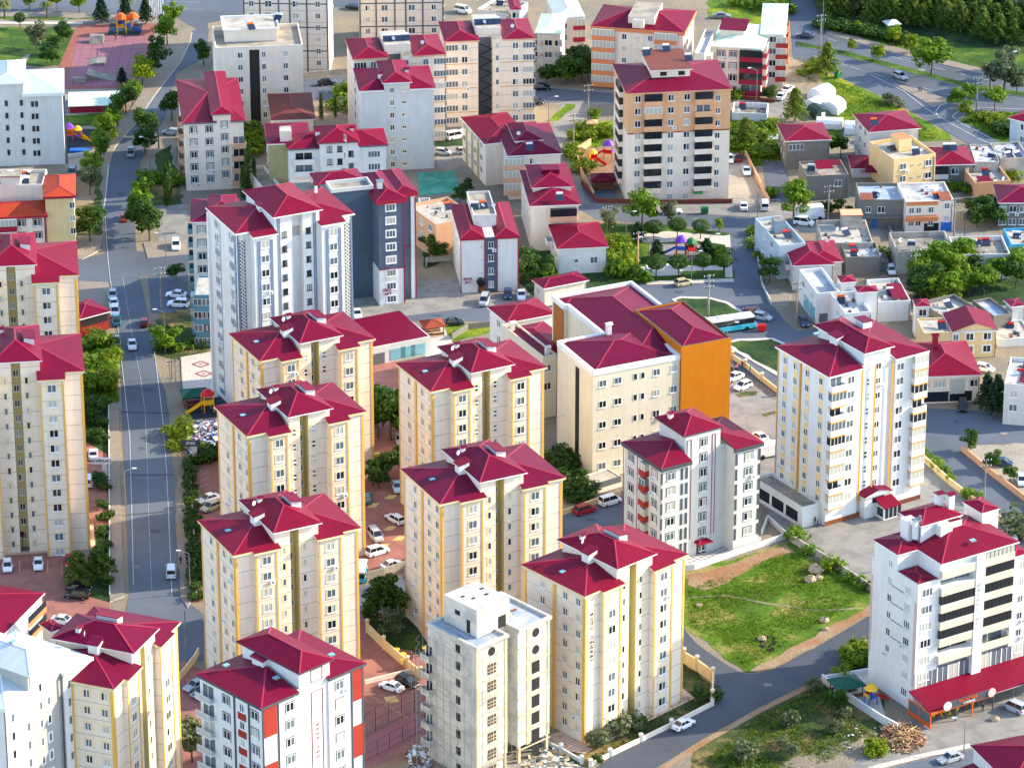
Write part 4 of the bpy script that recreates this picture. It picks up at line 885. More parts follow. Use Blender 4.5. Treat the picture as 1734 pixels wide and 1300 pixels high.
h1 = HS('pinkish block with long orange roof at left edge, maroon balconies on its street front', 'x', (-260, 890), (-260, 610), (655, 850), gy=1480, wm='cream_plain', rm='orange_roof', fm='crimson_trim', f=[(.60, 'n'), (.84, 'n')], n=4, top=1.7, sl=.34, fbh=.5, trim='trim_maroon', D=9, fin=False, **AP)
h1.balc('f', .38, 4.2, [h1.h - 3 - i * 2.9 for i in range(4)], 1.0, 'crimson_trim', 'glass_curtain'); h1.strip('f', .955, .3, 0, h1.h - .6, 'crimson_trim'); h1.fin()
h1 = HS('flat roofed block crowded with solar water tanks, behind the orange roofs at left edge', 'x', (-180, 430), (-180, 170), (585, 430), h=13.5, wm='cream_plain', roof='flat', n=2, D=9, **AP); clutter(h1, 5, 5, heat=9)
m = MB(); m.box(.25 * h1.W, .60 * h1.W, .3, 3, h1.h - .6, h1.h + 1.6, 'cream_plain', 'roof_screed'); m.box(.24 * h1.W, .61 * h1.W, .1, 3.1, h1.h + 1.6, h1.h + 1.8, 'crimson_trim', 'roof_screed', True); h1.part(m, 'stair_house')
# ---- cluster left of the striped tower
b = cross('narrow cream block with stepped crimson roofs, peach side balconies, right of the road', 'apartment building', q('a1', 1180, 800), q('a1', 1145, 470), q('a1', 1592, 780), gy=325, D=28, wing=(0, .54, .76), c=0, cu=(.45, .80), up=1.8, wm='cream_plain', fm='trim_grey', sl=.3, name='apartment_block', backin=3)
b.cols('f', [.17, .42], 5, 'n', top=1.8, fh=2.9, trim='trim_grey', w=1.3); b.cols('f', [.66], 6, 'n', top=.9, fh=2.9, trim='trim_grey', w=1.2, plane=b.cp); b.balc('f', .88, 3.2, [b.h - 6 - i * 2.9 for i in range(4)], 1.2, 'peach', None); b.balc('l', .3, 4, [b.h - 3 - i * 2.9 for i in range(5)], 1.2, 'peach', None); b.fin()
h1 = HS('block with teal balcony panels and crimson roof, behind the striped tower', 'y', (175, 362), (120, 290), (520, 355), h=18, wm='cream_plain', f=[(.23, 'n')], trim='trim_grey', n=6, top=1.9, sl=.25, D=13, up=[(.35, .95, .1, .8, 1.8)], fin=False, **AP)
h1.balc('l', .22, 3.2, [h1.h - 3 - i * 2.9 for i in range(6)], 1.0, 'teal_panel', None); h1.fin()
h1 = HS('lower teal fronted block with dusty flat roof, beside the foot of the striped tower', 'y', (205, 880), (158, 740), (480, 880), gy=1245, wm='teal_panel', roof='flat', rfl='dust_white', f=[(.18, 'v', {'w': 3.2}), (.42, 'v', {'w': 3.2})], n=4, top=1.5, fh=2.8, ph=.3, fin=False, **AP)
h1.balc('l', .2, 2.6, [h1.h - 3 - i * 2.8 for i in range(4)], .8, 'teal_panel', 'glass_curtain'); h1.fin()
# ---- behind: flat roofed cream block
b = HS('cream block with flat roof and a dark vertical recess, top left of centre', 'a1', (1395, 312), (1345, 150), (1960, 290), h=19, wm='cream_plain', roof='flat', f=[(.28, 'm'), (.55, 'm', {'w': .9}), (.80, 'm')], n=6, top=2.0, fh=2.9, D=15, fin=False, **AP)
m = MB(); m.box(.385 * b.W, .50 * b.W, -.06, 0, 0, b.h - .8, 'recess_shade'); b.part(m, 'recess'); m = MB(); m.box(.12 * b.W, .72 * b.W, .35 * b.D, .95 * b.D, b.h - .6, b.h + 2.3, 'cream_plain'); m.parapet(.1 * b.W, .75 * b.W, .32 * b.D, .97 * b.D, b.h + 2.3, .3, .3, 'white_trim', 'dust_white'); b.part(m, 'penthouse'); clutter(b, 1, 2, b.h + 2.4, 2); b.fin()  # the recess is a flat panel with its shade painted dark
def banded(label, N, R, h, D, mats, k=9):
    bb = house(label, N, (N[0], N[1] - 30), R, h=h, wm='cream', roof='flat', base=True, D=D, f=[(.1, 'm'), (.30, 'n'), (.62, 'n'), (.88, 'm')], n=k, top=1.9, trim=None, fin=False, **AP)
    for x in (.0, .2, .42, .55, .75, 1.0): bb.strip('f', min(max(x, .01), .99), .35, 0, bb.h - .8, 'trim_grey')
    for i in range(k // 2): bb.strip('f', .5, bb.W - .1, 5.9 + i * 5.8, 6.2 + i * 5.8, 'trim_grey', .06, name='band')
    bb.cols('r', [3.0, 6.5, 10], k, 'm', top=1.9); return bb.fin()
banded('left one of the two slate banded beige towers cut by the top edge', q('a2', -60, 483), q('a2', 488, 490), 34, 14, 0, 11)
banded('right one of the two slate banded beige towers cut by the top edge', q('a2', 685, 330), q('a2', 1232, 322), 30, 14, 0, 9)
# ---- twin tower with open stair slot
for lab, N, L, R, gy in (('cream block with orange floor lines, zigzag stair and heaters on its flat middle roof', q('a2', 1235, 272), q('a2', 1205, 118), q('a3', 180, 248), q('a2', 0, 830)[1]), ('left twin of the zigzag stair block, partly behind a plain white fronted block', q('a2', 640, 385), q('a2', 603, 232), q('a2', 1248, 352), q('a2', 0, 950)[1])):
    b = Bld('apartment_block', lab, 'apartment building', N, L, R, gy=gy, oh=.4, ut=True); b.D = 14
    W, D, h, o = b.W, b.D, b.h, b.oh; m = MB(); s1, s2 = .37 * W, .53 * W
    m.prism([(o, o), (s1, o), (s1, 3.5), (s2, 3.5), (s2, o), (W - o, o), (W - o, D), (o, D)], 0, h - .02, 'cream', 'concrete'); m.box(.36 * W, .64 * W, 3.5, D - 1, h - .1, h + 1.7, 'cream_plain', 'dust_white'); b.part(m, 'wall')
    m = MB(); m.hip(0, s1 + .3, 0, D, h, .3, 'crimson', 'peach', .35, ridge='y'); m.hip(.64 * W, W, 0, D, h + .003, .3, 'crimson', 'peach', .35, ridge='y'); b.roof = b.part(m, 'roof'); clutter(b, 2, 9, h + 1.7, 0)
    for i in range(4): heater(b.roof, (.40 + .07 * i) * W, .5 * D, h + 1.7)
    m = MB()
    for i in range(int(h / 2.9)): z = h - 1 - i * 2.9; m.box(s1 + .1, s2 - .1, .6, .7, z - .1, z, 'darkgrey'); m.tube((s1 + .2, .8, z), (s2 - .2, .8, z - 1.45), .16, 'black', 4); m.tube((s2 - .2, .8, z - 1.45), (s1 + .2, .8, z - 2.9), .16, 'black', 4)
    m.box(s1, s2, 3.45, 3.49, 0, h - .5, 'trim_grey'); b.part(m, 'open_stair')
    b.cols('f', [.22, .78], 8, 'n', top=1.7, w=1.3); b.cols('f', [.58], 8, 's', top=1.6, w=.8); b.cols('f', [.08, .93], 8, 'v', top=1.7, w=2.8)
    for i in range(4): b.strip('f', .19, .34 * W, h - 5.7 - i * 5.8, h - 5.55 - i * 5.8, 'ochre', .05, name='band'); b.strip('f', .80, .38 * W, h - 5.7 - i * 5.8, h - 5.55 - i * 5.8, 'ochre', .05, name='band')
    b.fin()
b = cross('plain white fronted block with two columns of tiny windows, stepped crimson roofs, upper middle', 'apartment building', q('a2', 680, 592), q('a2', 637, 445), q('a2', 1180, 572), gy=q('a2', 0, 1118)[1], wing=(0, .33, .66), c=0, cu=(.30, .69), up=1.7, wm='lightgrey', fm='white_trim', sl=.3, name='apartment_block', backin=3)
b.cols('f', [.43], 7, 'q', top=.3, trim='trim_cream'); b.cols('f', [.585], 7, 'm', top=.3, trim='trim_cream', w=.9, h=.7); chimney(b.roof, .3 * b.W, .3 * b.D, b.h, b.h + 2.4); chimney(b.roof, .65 * b.W, .4 * b.D, b.h, b.h + 2.6); b.cols('l', [.3, .6], 7, 's'); b.fin()
b = cross('white house block with three stepped crimson roofs, in front of the plain white block', 'apartment building', q('a2', 212, 968), q('a2', 187, 838), q('a2', 870, 935), h=13, D=10.5, wing=(0, .34, .70), c=-.6, cu=(.30, .72), up=1.3, wm='white', fm='trim_grey', sl=.3, name='apartment_block', backin=2)
b.cols('f', [.42, .52], 3, 'm', top=.4, fr='frame_dark', plane=b.cp); b.cols('f', [.63], 3, 'm', top=1.6, fr='frame_dark', plane=b.cp); b.cols('f', [.86], 3, 'v', top=2.2); b.balc('f', .17, 4.5, [b.h - 3.4, b.h - 6.2], 1.0, 'white', None); chimney(b.roof, .32 * b.W, .4 * b.D, b.h, b.h + 2.4); chimney(b.roof, .66 * b.W, .5 * b.D, b.h, b.h + 2.4); b.fin()
HS('house with brown tiled hip roof, between cypresses and the flat roofed cream block', 'a2', (108, 782), (55, 610), (400, 772), h=9, wm='cream_plain', rm='brick_roof', sl=.3, n=2, f=[(.3, 'n')])
h1 = HS('green walled block with crimson roof and a beige lift room, behind white stepped block', 'a2', (82, 935), (25, 790), (370, 925), h=13, wm='olive_green', n=4, l=[(.3, 'n'), (.7, 'n')], D=13, sl=.22, fin=False, **AP); m = MB(); m.box(3, 5.5, .8, 4, h1.h, h1.h + 2.6, 'cream_plain', 'dust_white'); h1.part(m, 'lift_room'); h1.fin()
HS('small flat terrace with beige rim, left of the white stepped block', 'a2', (85, 1255), (72, 1070), (205, 1240), h=5, wm='cream_plain', roof='flat', ph=.8)
# green court and beige low house
HS('beige flat roofed house with peach doors, left of the wall lettered white block', 'b2', (1178, 232), (1150, 40), (1440, 180), h=8, wm='peach', roof='flat', rfl='dust_white', n=2, l=[(.2, 'n'), (.5, 'n'), (.8, 'n')], D=13)
HS('low annex with grey flat roof in front of the green sports court', 'b2', (1075, 130), (1070, 60), (1150, 128), h=5, wm='lightgrey', roof='flat')
# ---- centre top pair
h1 = HS('long olive walled block with crimson roof, behind the two tier crimson block', 'a2', (1492, 935), (1395, 705), (1800, 900), h=10, wm='cream_plain', l=[(.2, 'n'), (.45, 'n'), (.7, 'n'), (.9, 'n')], n=3, D=18, sl=.22, fin=False, **AP)
for x in (.33, .57, .8): h1.strip('l', x, 1.6, 0, h1.h - .4, 'olive_green', .05)
h1.fin()
h1 = HS('white block with dark crimson two tier roof, beside the sloping pale street', 'a2', (1642, 1012), (1508, 815), (2005, 1005), gy=1300, wm='cream_plain', f=[(.12, 'v'), (.45, 'm')], l=[(.3, 's'), (.6, 's')], n=4, top=1.6, sl=.3, up=[(.18, .72, .25, .85, 1.5)], fin=False, ut=False, **AP); h1.balc('f', .12, 4.5, [h1.h - 3 - i * 2.9 for i in range(3)], 1.0, 'peach', 'glass_curtain'); heater(h1.roof, 5, 1.5, h1.h + 1); dish(h1.roof, 3, 4, h1.h + 3); h1.fin()
h1 = HS('crimson two tier roofed block with one long dark glazed balcony, above white house', 'b3', (140, 112), (30, -120), (475, 108), gy=410, wm='cream_plain', l=[(.15, 'm'), (.4, 's'), (.65, 'm'), (.9, 's')], n=4, top=1.8, sl=.3, up=[(.10, .92, .3, .95, 1.6)], fin=False, ut=False, **AP)
h1.balc('f', .66, 5.6, [h1.h - 3.4], 1.1, 'peach', 'glass_dark', fr='black'); m = MB(); m.box(h1.W * .35, h1.W * .7, h1.D * .55, h1.D * .7, h1.h + 2.5, h1.h + 3.5, 'crimson', 'crimson'); m.build('ridge_vent', h1.roof); heater(h1.roof, 6.5, 1.6, h1.h + .9); h1.fin()
h1 = HS('two storey white house with crimson hip roof, by the park with round clipped trees', 'b3', (318, 390), (170, 235), (657, 400), gy=560, wm='white', f=[(.38, 'd', {'w': .9, 'h': .8}), (.72, 'n')], l=[(.3, 'n'), (.8, 's')], n=1, top=3.0, sl=.26, ut=False, fin=False); h1.balc('l', .7, 3.2, [3.3], 1.4, 'white', None); h1.fin()
# ---- top middle / right
b = HS('block with orange balcony bands and a flat topped crimson roof, top centre right', 'v', (1215, 385), (1375, 55), (2600, 480), h=15, wm='cream_plain', fm='orange_band', fbh=.9, f=[(.355, 'm'), (.63, 'm'), (.49, 's', {'w': .8, 'top': -.2})], n=5, top=2.2, D=16, sl=.26, fin=False, **AP)
m = MB(); m.box(.44 * b.W, .56 * b.W, .38, 3, h1.h * 0, b.h + 2.0, 'cream_plain', 'dust_white'); m.box(.38 * b.W, .66 * b.W, 2.2, b.D - 3, b.h, b.h + 2.4, 'cream_plain', 'roof_screed'); b.part(m, 'stair_house')
for x in (.135, .80): b.balc('f', x, .24 * b.W, [b.h - 3.1 - i * 2.85 for i in range(5)], .9, 'orange_band', 'glass_curtain', hh=2.8)
b.cols('r', [3, 7, 11], 5, 'n'); b.fin()
b = HS('cream block with flat pale roof and peach balconies, directly right of orange banded block', 'z', (40, 585), (-120, 40), (152, 592), h=13.6, wm='cream_plain', roof='flat', rfl='white_membrane', D=17, fin=False, **AP)
b.balc('r', 4, 3, [b.h - 4 - i * 2.9 for i in range(4)], 1.2, 'peach', 'glass_curtain', plane=b.W); b.balc('r', 11, 3, [b.h - 4 - i * 2.9 for i in range(4)], 1.2, 'peach', 'glass_curtain', plane=b.W); b.fin()
b = HS('pink grey block with big single letters on its wall and white metal roof, top centre', 'v', (395, 480), (330, 150), (790, 495), gy=1030, wm='cream_plain', rm='white_roof', f=[(.50, 'n', {'w': 1.8}), (.86, 'n'), (.05, 's')], trim='trim_cream', n=3, top=2.6, fh=2.95, sl=.3, D=14, fin=False, **AP)
for i, ch in enumerate('SAN'): letters(b, ch, 'f', .25, b.h - 3.2 - i * 2.95, 1.5, 'peach')
b.fin()
b = HS('white roofed block with crimson bay windows at its corner, top centre', 'v', (700, 260), (560, -60), (1135, 240), gy=800, wm='lightgrey', rm='white_roof', f=[(.3, 'n')], n=4, top=2.4, sl=.25, D=16, fin=False, **AP)
b.balc('f', .80, 2.8, [b.h - 3.2 - i * 2.9 for i in range(4)], .9, 'crimson_trim', 'glass_curtain', hh=2.9); b.cols('r', [3, 7, 11], 4, 'm'); b.fin()
HS('block with small bright crimson hip roof at the top edge, left of the lettered block', 'v', (30, 150), (-40, -60), (205, 145), h=11, wm='cream_plain', n=3, f=[(.5, 'n')], D=8)
HS('low flat roofed house with heaters, behind the zigzag stair block at the top edge', 'a2', (1445, 60), (1430, 0), (1650, 95), h=9, wm='lightgrey', roof='flat', D=10)
b = HS('cream block front with white roof and maroon glazed balcony bands, near the highway', 'z', (218, 505), (330, 200), (800, 540), gy=1050, wm='cream_plain', rm='white_roof', fm='white_trim', f=[(.20, 'n'), (.42, 'n')], trim='trim_maroon', n=4, top=1.9, D=17, sl=.28, fin=False, **AP)
for i in range(4): b.balc('f', .77, .44 * b.W, [b.h - 3.2 - i * 2.75], .8, 'crimson_trim', 'glass_dark' if i < 3 else None, fr='black', hh=2.7)
b.balc('r', 5, 4, [b.h - 3.2 - i * 2.75 for i in range(4)], .9, 'crimson_trim', 'glass_curtain'); b.balc('r', 11, 4, [b.h - 3.2 - i * 2.75 for i in range(4)], .9, 'crimson_trim', None)
m = MB(); m.box(.12 * b.W, .58 * b.W, .30 * b.D, .55 * b.D, b.h + .4, b.h + 2.6, 'cream_plain'); m.shed(.1 * b.W, .62 * b.W, .26 * b.D, .62 * b.D, b.h + 2.6, b.h + 3.4, 'crimson', 'y'); b.part(m, 'attic'); b.fin()
b = HS('rear block with white roof and orange red side wall, facing the highway', 'z', (760, 372), (560, 70), (1050, 380), h=13.2, wm='cream_plain', rm='white_roof', f=[(.5, 'n')], n=4, D=22, sl=.14, fin=False, **AP)
b.balc('f', .82, 2.4, [b.h - 3.2 - i * 2.75 for i in range(4)], .7, 'red_panel', 'glass_curtain', hh=2.7); b.balc('r', 14, 4, [b.h - 3.2 - i * 2.75 for i in range(4)], .9, 'orange_band', None); b.fin()
h1 = HS('roofless white walled shed with three bays, in front of maroon balcony block', 'z', (452, 1240), (450, 1150), (835, 1255), gy=1330, wm='white', roof='flat', rfl='concrete', ph=1.2, D=7)
# ---- right hand old quarter
b = HS('grey cement house with stepped crimson roof and one loggia, beside the white tents', 'n', (225, 530), (95, 255), (828, 505), gy=900, wm='block_grey', f=[(.25, 'v', {'top': 1.7, 'n': 1, 'w': 3.4})], l=[(.3, 's'), (.6, 's'), (.85, 's')], n=2, top=1.6, D=11, sl=.25)
b = HS('roofless grey block house with bright crimson lean-to, in front of the cement house', 'n', (505, 985), (365, 750), (1050, 960), gy=1290, wm='block_grey', roof='flat', ph=.5, f=[(.75, 'n', {'top': 1.9, 'n': 1})], n=1, D=9, fin=False)
m = MB(); m.shed(2.6, 6.2, 2, 5.2, b.h + .9, b.h + 1.7, 'crimson', 'y'); m.shed(6.2, 8.6, 5.5, 7.6, b.h + .3, b.h + .7, 'crimson_dull', 'y'); b.part(m, 'lean_to'); b.fin()
h1 = HS('white and tan house with wide crimson hip roof and a second awning roof', 'n', (1078, 885), (988, 660), (1655, 880), gy=1010, wm='white', f=(), n=1, D=8.5, sl=.3, fin=False); m = MB(); m.shed(3, 8.5, -2.6, .2, 2.4, 3.0, 'crimson', 'y'); h1.part(m, 'awning'); h1.strip('f', .6, .75 * h1.W, h1.h - 1.2, h1.h - .3, 'tan', .05, name='band'); h1.fin()
h1 = HS('flat concrete terrace house with white rim and rusty sheet, below wide crimson roof', 'n', (1185, 1290), (1020, 1000), (1800, 1290), h=6.4, wm='block_grey', roof='flat', rfl='slab_blue', ph=.6, f=[(.2, 'm'), (.47, 'n')], n=1, top=2.2, D=10, fin=False)
m = MB(); m.shed(.3, 3, -.2, 3, h1.h + .1, h1.h + .5, 'rust', 'y'); m.box(.02, h1.W * .9, -1.2, -.05, 2.6, 2.8, 'block_grey', bottom=True); m.box(.3 * h1.W, .38 * h1.W, -.1, -.01, 0, 2.2, 'blue_paint'); h1.part(m, 'lean_to'); h1.fin()
b = HS('tall white and lilac house with crimson roof and orange tank, by the highway slope', 'o', (-300, 415), (-1400 * 0 - 340, 110), (385, 360), h=9, wm='lightgrey', f=(), l=[(.3, 'n'), (.6, 'n'), (.85, 'n')], n=3, D=12, sl=.24, ut=True)
heater(b.roof, 2, 3, b.h + .8, 0, 'orange_paint')
b = HS('sandy yellow house with peach rimmed concrete roof terrace and stair room', 'o', (30, 770), (-30, 440), (572, 690), h=8, wm='sand_wall', roof='flat', rfl='dust_white', f=[(.22, 'n'), (.45, 'd', {'w': .5}), (.64, 'd', {'w': .5}), (.83, 'n')], n=2, top=1.9, D=12, ph=.8, fin=False, ut=True)
m = MB(); m.box(.38 * b.W, .68 * b.W, .45 * b.D, .8 * b.D, b.h - .7, b.h + 2.2, 'sand_wall', 'orange_band'); b.part(m, 'stair_house'); clutter(b, 2, 21, heat=1); b.fin()
b = HS('grey cement house with broad crimson roof and solar tanks, right of the yellow house', 'o', (545, 838), (525, 560), (1085, 825), gy=1110, wm='block_grey', f=[(.52, 'n'), (.82, 's')], n=2, top=1.7, fh=2.8, D=11, sl=.3, fin=False); heater(b.roof, .55 * b.W, .55 * b.D, b.h + 1.4); heater(b.roof, .4 * b.W, .6 * b.D, b.h + 1.2); b.balc('f', .17, 3.4, [b.h - 3.1], .9, 'lightgrey', 'glass_dark', fr='black'); b.fin()
HS('low house with bright white membrane roof, right of the broad crimson roof', 'o', (1075, 800), (985, 580), (1395, 800), h=5, wm='dust_white', roof='flat', rfl='white_membrane', ph=.3, D=11)
h1 = HS('low house with white roof and reclining solar frames, at right edge near the highway', 'o', (1410, 760), (1300, 545), (1790, 740), h=5, wm='dust_white', roof='flat', rfl='white_membrane', ph=.5, D=10, fin=False); heater(h1.roof, 2, 2, h1.h - .4, .4); heater(h1.roof, 4, 2, h1.h - .4, .4); h1.fin()
h1 = HS('roofless courtyard house with peach walls and a small crimson sheet', 'o', (1080, 1070), (1080, 790), (1545, 1040), h=3.6, wm='tan', roof='flat', rfl='dust_white', ph=.9, D=9, fin=False); m = MB(); m.shed(1.2, 4.2, .6, 3.6, h1.h - .3, h1.h + .1, 'crimson', 'y'); h1.part(m, 'lean_to'); h1.fin()
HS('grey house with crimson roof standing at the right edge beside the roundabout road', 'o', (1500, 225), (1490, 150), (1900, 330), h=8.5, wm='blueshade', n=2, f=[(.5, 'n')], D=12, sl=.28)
HS('grey block house with large crimson hip roof at right edge, above the leafy gardens', 's', (1410, 100), (1300, -120), (2050, 100), gy=400, wm='block_grey', f=[(.10, 'n'), (.30, 'n'), (.5, 'n'), (.72, 'n')], n=2, top=1.6, fh=2.9, D=11, sl=.3)
b = HS('yellow and tan house with arched garage and white sunlit roof', 's', (255, 90), (190, -140), (855, 70), gy=470, wm='cream_plain', roof='flat', rfl='white_membrane', f=[(.12, 'm', {'top': 2.0}), (.27, 'm', {'top': 2.0}), (.53, 'm', {'top': 2.0}), (.86, 'm', {'top': 1.2})], n=2, fh=2.9, ph=.4, D=11, fin=False)
b.strip('f', .34, .66 * b.W, b.h - .9, b.h - .05, 'orange_band', .08, name='band'); b.strip('f', .34, .66 * b.W, b.h - 4.2, b.h - 3.2, 'orange_band', 1.0, name='balcony'); b.strip('f', .55, 3.2, 0, 1.9, 'black', .05, name='garage_door'); b.strip('f', .86, 2.4, 0, 2.1, 'blue_paint', .05, name='garage_door'); m = MB(); m.shed(.72 * b.W, .97 * b.W, 0, 4, b.h + .1, b.h + .5, 'rust', 'y'); b.part(m, 'lean_to'); b.fin()
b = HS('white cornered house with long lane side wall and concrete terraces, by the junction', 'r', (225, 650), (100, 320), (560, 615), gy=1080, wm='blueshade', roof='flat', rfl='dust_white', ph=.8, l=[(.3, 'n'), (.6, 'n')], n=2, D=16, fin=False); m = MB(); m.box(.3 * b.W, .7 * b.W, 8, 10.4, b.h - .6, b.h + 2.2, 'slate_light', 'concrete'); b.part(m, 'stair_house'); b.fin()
b = HS('house with big twin ridge crimson roof and balconies on the lane side', 'r', (395, 905), (300, 600), (925, 875), gy=1240, wm='lightgrey', l=[(.15, 'n'), (.45, 'n'), (.75, 'n')], n=2, D=13, sl=.30, ut=False, fin=False); m = MB(); m.box(b.W - .6, b.W + 1.8, 1.6, b.D - .3, 0, b.h - .05, 'dust_white'); m.hip(b.W * .4, b.W + 2.1, 1.2, b.D + .1, b.h + .05, .29, 'crimson', 'white_trim', .2); b.part(m, 'rear_wing'); b.balc('l', .6, 5, [b.h - 3], 1.0, 'white', None); dish(b.roof, b.W, b.D * .7, b.h + 1); b.fin()
h1 = HS('wide concrete terrace between low walls, behind twin ridge crimson roof', 'r', (780, 620), (730, 390), (1420, 610), h=4.6, wm='dust_white', roof='flat', rfl='dust_white', ph=.8, D=13, fin=False); m = MB(); m.box(.48 * h1.W, .88 * h1.W, h1.D - 3.4, h1.D - .3, h1.h - .7, h1.h + 2.3, 'dust_white', 'tan'); m.box(.46 * h1.W, .90 * h1.W, h1.D - 3.7, h1.D, h1.h + 2.3, h1.h + 2.5, 'crimson_trim', 'tan', True); h1.part(m, 'shed'); h1.fin()
h1 = HS('small terrace with orange red water tank, between concrete walls', 'r', (1075, 800), (1020, 640), (1520, 790), h=4.2, wm='block_grey', roof='flat', rfl='white_membrane', ph=.9, D=8, fin=False); heater(h1.roof, 2, 3, h1.h - .8, 0, 'red_paint'); dish(h1.roof, 5, 4, h1.h - .8); dish(h1.roof, 6.5, 4, h1.h - .8); h1.fin()
h1 = HS('low grey courtyard house with yellow door, behind the bright white house', 'r', (1145, 870), (1140, 820), (1620, 850), gy=1000, wm='block_grey', roof='flat', ph=.5, D=5, fin=False); m = MB(); m.box(.33 * h1.W, .46 * h1.W, -.1, -.01, 0, 2.1, 'yellow_paint'); h1.part(m, 'door'); h1.fin()
b = HS('bright white flat roofed house with tall glass shopfront along the lane', 't', (405, 430), (165, 110), (700, 405), gy=830, wm='white', roof='flat', rfl='white_membrane', ph=.8, l=[(.25, 'n'), (.75, 'n')], n=1, top=1.9, D=13, ut=False, fin=False)
for y in (.22, .55): b.strip('l', y, 3.8, .3, b.h - 3.6, 'glass_teal', .08, name='shop_window')
b.strip('f', .3, 1.8, .5, 2.4, 'glass_mid', .06, name='shutter'); dish(b.roof, 5, 3, b.h - .7, .5, .6); b.fin()
HS('little stair tower with crimson hip roof beside the bright white house', 't', (710, 290), (655, 150), (915, 275), h=8.2, wm='white', f=[(.5, 'd', {'w': 1.2, 'h': .35})], n=3, top=1.2, fh=.7, D=3.6, oh=.2)
HS('square white turret with crimson hip roof on the second white house', 't', (920, 415), (865, 320), (1195, 400), h=9, wm='white', D=3.2, oh=.2)
b = HS('second white house with roof terrace chairs, in front of the bright white one', 't', (770, 690), (525, 475), (1110, 680), h=6.6, wm='white', roof='flat', rfl='white_membrane', ph=.7, l=[(.2, 'n'), (.5, 'n')], n=2, top=2, D=11, ut=False)
h1 = HS('white walled yard house with crimson lean-to roof and stacked junk', 't', (1190, 540), (1045, 190), (1600, 520), h=4.4, wm='white', roof='flat', rfl='dust_white', ph=.7, D=12, fin=False); m = MB(); m.shed(h1.W - 3.4, h1.W - .4, 1, 8, h1.h + .2, h1.h + .6, 'crimson', 'y'); h1.part(m, 'lean_to'); h1.fin()
HS('tiny white room with crimson pyramid roof on a concrete terrace', 'u', (120, 230), (55, 80), (272, 225), h=7, wm='white', f=[(.5, 'n')], n=1, D=3.8, oh=.25)
HS('low concrete terraces with parapets, behind the ochre yellow house', 'u', (380, 320), (250, 170), (730, 240), h=4.5, wm='block_grey', roof='flat', rfl='dust_white', ph=.8, D=8)
HS('grey flat roofed store with blue shadowed roof, right of the concrete terraces', 'u', (905, 330), (720, 200), (1080, 300), h=4.2, wm='block_grey', roof='flat', rfl='slab_blue', ph=.6, D=9)  # the blue shadow on this roof is put into its colour
HS('small shed with crimson roof against the dark trees at right edge', 'u', (1080, 235), (1030, 130), (1230, 215), h=5, wm='lightgrey', D=4, sl=.1)
h1 = HS('ochre yellow house with crimson gable roof and flat side terrace', 'u', (485, 485), (375, 285), (948, 465), gy=760, wm='sand_wall', roof='gable', f=[(.10, 'm'), (.40, 'n'), (.78, 'n')], n=2, top=1.4, fh=2.7, sl=.34, D=9.5, fin=False, ut=True, trim='frame_white'); m = MB(); m.prism([(-5.5, .5), (.4, .5), (.4, 8), (-5.5, 8)], 0, h1.h - .6, 'sand_wall', 'none'); m.parapet(-5.5, .4, .5, 8, h1.h - .6, .4, .2, 'sand_wall', 'dust_white'); h1.part(m, 'side_terrace'); heater(h1.roof, -1.4, 4, h1.h - .5, 0, 'red_paint'); h1.fin()
HS('white house with slate blue awning and dusty flat roof, right of the ochre house', 'u', (945, 560), (900, 400), (1300, 540), gy=640, wm='white', roof='flat', rfl='dust_white', f=[(.38, 'w')], n=1, top=1.6, ph=.3, D=9)
b = HS('cream house with large crimson hip roof and dark shops below, beside dark conifers', 'u', (150, 935), (60, 590), (790, 912), gy=1212, wm='cream_plain', f=[(.12, 'n'), (.34, 'w'), (.88, 'n')], n=1, top=1.9, sl=.34, ut=True, fin=False, trim='tan'); b.strip('f', .62, 3.0, b.h - 4.0, b.h - .9, 'glass_curtain', .12, name='french_window'); b.strip('f', .30, 4.8, .3, 2.4, 'glass_dark', .05, name='shop_window'); b.strip('f', .68, 4.4, .3, 2.4, 'glass_dark', .05, name='shop_window'); chimney(b.roof, .40 * b.W, .62 * b.D, b.h + 1.6, b.h + 4.2, 1, 1, 'crimson_trim'); b.fin()
h1 = HS('large white rimmed house with crimson roof inside its parapet, right edge', 'u', (1010, 1000), (820, 640), (1500, 1040), h=8.5, wm='lightgrey', roof='flat', rfl='white_membrane', ph=.8, l=[(.2, 'm'), (.5, 'm')], f=[(.2, 'n'), (.5, 'n')], n=2, top=2, D=13, fin=False); m = MB(); m.hip(2.6, h1.W, 2.2, h1.D - 1.5, h1.h - .5, .25, 'crimson', 'white_trim', .15); h1.part(m, 'inner_roof'); chimney(h1.roof, 6, 8, h1.h, h1.h + 1.8, .6, .6, 'lightgrey', 'steel'); h1.fin()
h1 = HS('brick coloured shop house with white ground floor, cut by the right edge', 'u', (1130, 950), (1080, 850), (1400, 940), gy=1300, wm='brick_roof', roof='flat', rfl='concrete', f=[(.35, 'n')], n=1, top=2.2, ph=.5, D=8, fin=False); h1.strip('f', .5, h1.W, .1, 2.6, 'white', .12, name='ground_floor'); h1.fin()
b = HS('bare concrete house with curved parapet wall, left of the leafy garden', 's', (145, 720), (60, 480), (850, 700), gy=1000, wm='dust_white', roof='flat', rfl='concrete', ph=1.2, D=11, fin=False); m = MB(); m.shed(.2, 5, .2, 2.8, b.h + .4, b.h + .2, 'block_grey', 'y'); b.part(m, 'lean_to'); dish(b.roof, 2, 8, b.h - 1.2, .4, .6); b.fin()
